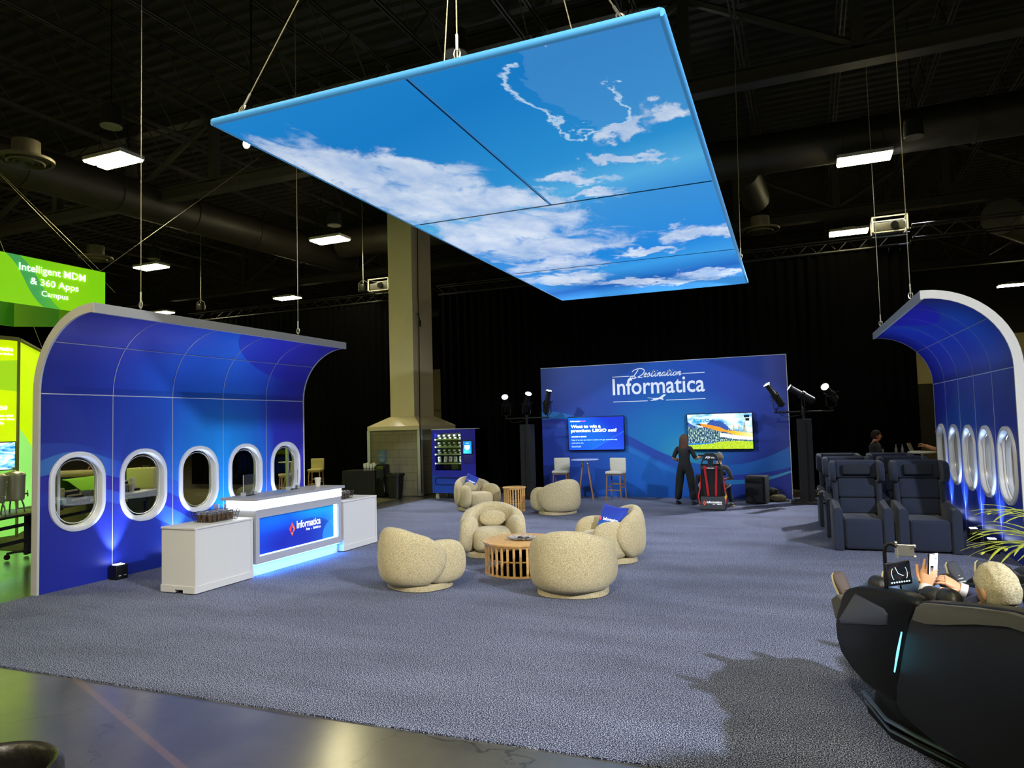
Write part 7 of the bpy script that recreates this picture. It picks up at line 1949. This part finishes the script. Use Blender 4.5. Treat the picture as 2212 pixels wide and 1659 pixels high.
for k, (T0, a, c, l) in enumerate(((TB, -.25, .22, 'black tiered tray of small creamers behind the first airplane window'), (TC, .10, -.05, 'black tiered tray of small creamers behind the second airplane window'))):
    t = thing('condiment_tray', l, 'tray', T0 + dT * a + nrm * c + ZU * .82, TZ)
    mb = MB(); mb.bb(-.22, .22, -.13, .13, 0, .05); mb.bb(-.22, .22, -.0, .13, .05, .12); mb.bb(-.22, .22, .07, .13, .12, .20); mb.build('tray_body', m_black, t, smooth=0)
    mb = MB()
    for i in range(8):
        for y, z in ((-.07, .05), (.03, .12), (.10, .20)): mb.cyl((-.19 + i * .054, y, z), (-.19 + i * .054, y, z + .03), .018, .022, n=8)
    o = mb.build('creamer_pots', M_('creamer', 'cfc6b6', .5), t); o['kind'] = 'stuff'
t = thing('folded_cloth', 'lime green cloth draped like a tent, seen through the first airplane window', 'cloth', (-13.8, 10.1, .08), TZ)
mb = MB(); sec = [(-.62, .60), (-.50, .78), (-.12, 1.06), (.0, 1.09), (.10, 1.05), (.32, .72), (.40, .60)]
mb.loft([[(x, y, z) for y, z in sec] for x in (-.7, 0, .75)], caps=False, close=False); mb.loft([[(x, y, z - .01) for y, z in sec] for x in (-.7, 0, .75)], caps=False, close=False)
mb.build('cloth_sheet', M_('lime_cloth', '8edc1e', .7), t, smooth=40)
mb = MB(); mb.bb(-.65, .70, -.45, .30, 0, .66); mb.build('covered_crate', M_('olive_crate', '6e6a10', .8), t, smooth=0)
t = thing('printed_sheet', 'pale blue sheet hanging off the near end of the glassware table', 'paper', TB + dT * -.80 + nrm * .22 + ZU * .824, TZ)
mb = MB(); mb.rbox((0, 0, .06), (.18, .22, .10), .01); mb.build('sheet_pile', M_('pale_blue_paper', '9cc8e8', .6), t)
t = thing('white_case', 'cream equipment case standing beyond the second airplane window', 'case', (-14.6, 12.27, 0), radians(20))
mb = MB(); mb.rbox((0, 0, .95), (.66, .5, .55), .02); mb.build('case_body', M_('case_cream', 'd6cb98', .6), t)
mb = MB(); mb.bb(-.31, .31, -.22, .22, 0, .68); mb.build('black_base', m_matte, t, smooth=0)
mb = MB(); mb.tube([(-.1, 0, 1.22), (-.1, 0, 1.27), (.1, 0, 1.27), (.1, 0, 1.22)], .012, n=5); mb.build('handle', m_black, t)
# lounge furniture of the neighbouring stand
m_lc = M_('lounge_cream', 'cfc694', .8, bump=.2, bscale=60); m_ln = M_('lounge_navy', '22304e', .8)
t = thing('sofa', 'cream sofa with navy back seen through the first airplane window', 'sofa', (-22.6, 16.6, 0), radians(35))
mb = MB(); mb.rbox((0, 0, .26), (1.7, .85, .40), .08); mb.build('seat', m_lc, t)
mb = MB(); mb.rbox((0, .36, .62), (1.7, .20, .5), .08); mb.build('backrest', m_ln, t)
mb = MB(); mb.cyl((-.9, -.30, .78), (.9, -.30, .78), .11, n=16); mb.build('bolster', m_lc, t)
for x in (-.75, .75):
    mb = MB(); mb.cyl((x, -.3, .7), (x, -.3, 0), .035, n=8); mb.build('leg', m_wood, t)
t = thing('pouf', 'grey rounded pouf on the olive carpet seen through the fourth airplane window', 'pouf', (-13.8, 15.1, 0))
mb = MB(); mb.puff((0, 0, .30), (.52, .48, .30), 2.8, 28, 16); mb.build('cushion', M_('pouf_grey', '66645c', .9), t)
def banquet(label, loc, rz):
    t = thing('stacking_chair', label, 'chair', loc, rz)
    mb = MB(); mb.rbox((0, 0, .46), (.44, .44, .06), .02); mb.build('seat', m_lc, t)
    mb = MB(); mb.rbox((0, .2, .78), (.40, .05, .42), .02); mb.build('backrest', M_('chair_back_grey', '7a7560', .7), t)
    for a in (-1, 1):
        for c in (-1, 1):
            mb = MB(); mb.cyl((a * .19, c * .19, .45), (a * .21, c * .21, 0), .014, n=6); mb.build('leg', m_steel, t)
banquet('stacking chair with pale seat far beyond the first airplane window, left of the seated man', (-23.9, 16.6, 0), radians(200))
banquet('gold stacking chair far away in the gap right of the black curtain', (3.35, 25.0, 0), radians(160))
s2 = bar_stool('yellow lit cream bar stool standing just right of the arched wall far behind the counter', (-14.75, 18.75, 0), radians(20), M_('stool_cream', 'd6c88a', .85), m_wood, 'bar stools of the neighbouring stand')
dup(s2, (-14.1, 16.6, 0), radians(-40), 'cream bar stool seen through the fifth airplane window')
t = thing('bar_table', 'round bar table beside the stool seen through the fifth airplane window', 'table', (-14.75, 17.55, 0))
mb = MB(); mb.lathe([(.34, 1.03), (.36, 1.04), (.36, 1.06)], n=36); mb.build('table_top', M_('pale_top', 'c9c2a4', .4), t)
for k in range(4):
    a = pi / 4 + k * pi / 2; mb = MB(); mb.cyl((.07 * cos(a), .07 * sin(a), 1.03), (.27 * cos(a), .27 * sin(a), 0), .024, .018, n=8); mb.build('leg', m_wood, t)
seatm = standing('man with a hand near his face far away behind the first airplane window', (-24.2, 18.2, 0), radians(200), 1.35, (m_cloth_b, m_jean_d, m_skin2, m_eye, m_lip), (((-.24, .10, 1.15), (-.10, .22, 1.40)), ((.26, .02, 1.12), (.22, .2, 1.0))), .08, None, female=False)

# ------------------------------------------------------------------ people and high tables right of the back wall
def high_table(label, loc, topm, r=.3):
    t = thing('high_table', label, 'table', loc)
    mb = MB(); mb.lathe([(r, 1.10), (r + .01, 1.11), (r + .01, 1.13), (r, 1.135)], n=32); mb.build('table_top', topm, t)
    mb = MB(); mb.cyl((0, 0, .02), (0, 0, 1.10), .03, n=12); mb.build('post', m_steel, t)
    mb = MB(); mb.lathe([(.22, 0), (.22, .012), (.03, .03)], n=28); mb.build('foot', m_steel, t)
    return t
high_table('small high table with pinkish top beside the standing woman at right', (1.72, 17.35, 0), M_('pink_top', 'cfa898', .5), .27)
standing('dark haired woman in black with a white badge standing behind the navy seats', (1.30, 17.55, 0), radians(-78), 1.66, (m_cloth_b, m_cloth_b, m_skin2, m_eye, m_lip),
         (((-.25, .05, 1.12), (-.10, .28, 1.14)), ((.25, .05, 1.12), (.12, .30, 1.14))), .08, m_hdark)
t = thing('name_badge', 'white name badge hanging on the chest of the woman in black at right', 'badge', (1.44, 17.54, 1.20), radians(-78)); mb = MB(); mb.bb(-.035, .035, -.002, .002, -.05, .05); mb.build('card', m_gw, t, smooth=0)
for k, (x, l) in enumerate(((1.68, 'dark bottle on the high table nearest the woman in black'), (1.80, 'thin dark bottle on the right of the high table'))):
    t = thing('bottle', l, 'bottle', (x, 17.33, 1.135)); mb = MB(); mb.lathe([(.028, 0), (.03, .12), (.012, .17), (.012, .22)], n=14); mb.build('bottle_body', M_('bottle_dark', '5a5a60', .3), t)
high_table('white high table right of the woman in black with an open laptop', (2.32, 18.6, 0), m_white, .28)
t = thing('laptop', 'thin open laptop on the white high table at right', 'laptop', (2.22, 18.6, 1.136), radians(70))
mb = MB(); mb.rbox((0, 0, .008), (.30, .21, .014), .004); mb.build('keyboard', m_steel, t)
mb = MB(); mb.box((0, .13, .10), (.30, .008, .20), 0, 0, Euler((radians(-20), 0, 0))); mb.build('lid', m_steel, t, smooth=0)
standing('person gesturing beside the white high table, mostly hidden by the right arched wall', (2.78, 18.8, 0), radians(80), 1.72, (m_cloth_b, m_cloth_b, m_skin2, m_eye, m_lip),
         (((-.24, .12, 1.15), (-.14, .36, 1.26)), ((.24, .12, 1.15), (.14, .38, 1.22))), .08, m_hdark, female=False)
mb = MB(); mb.bb(3.0, 4.6, 27.5, 27.6, 0, 3.0); t2 = mb.build('pipe_drape', M_('dark_olive_drape', '24221a', .9), smooth=0); tag(t2, 'dark olive drape far away in the gap beside the right arched wall', 'drape')
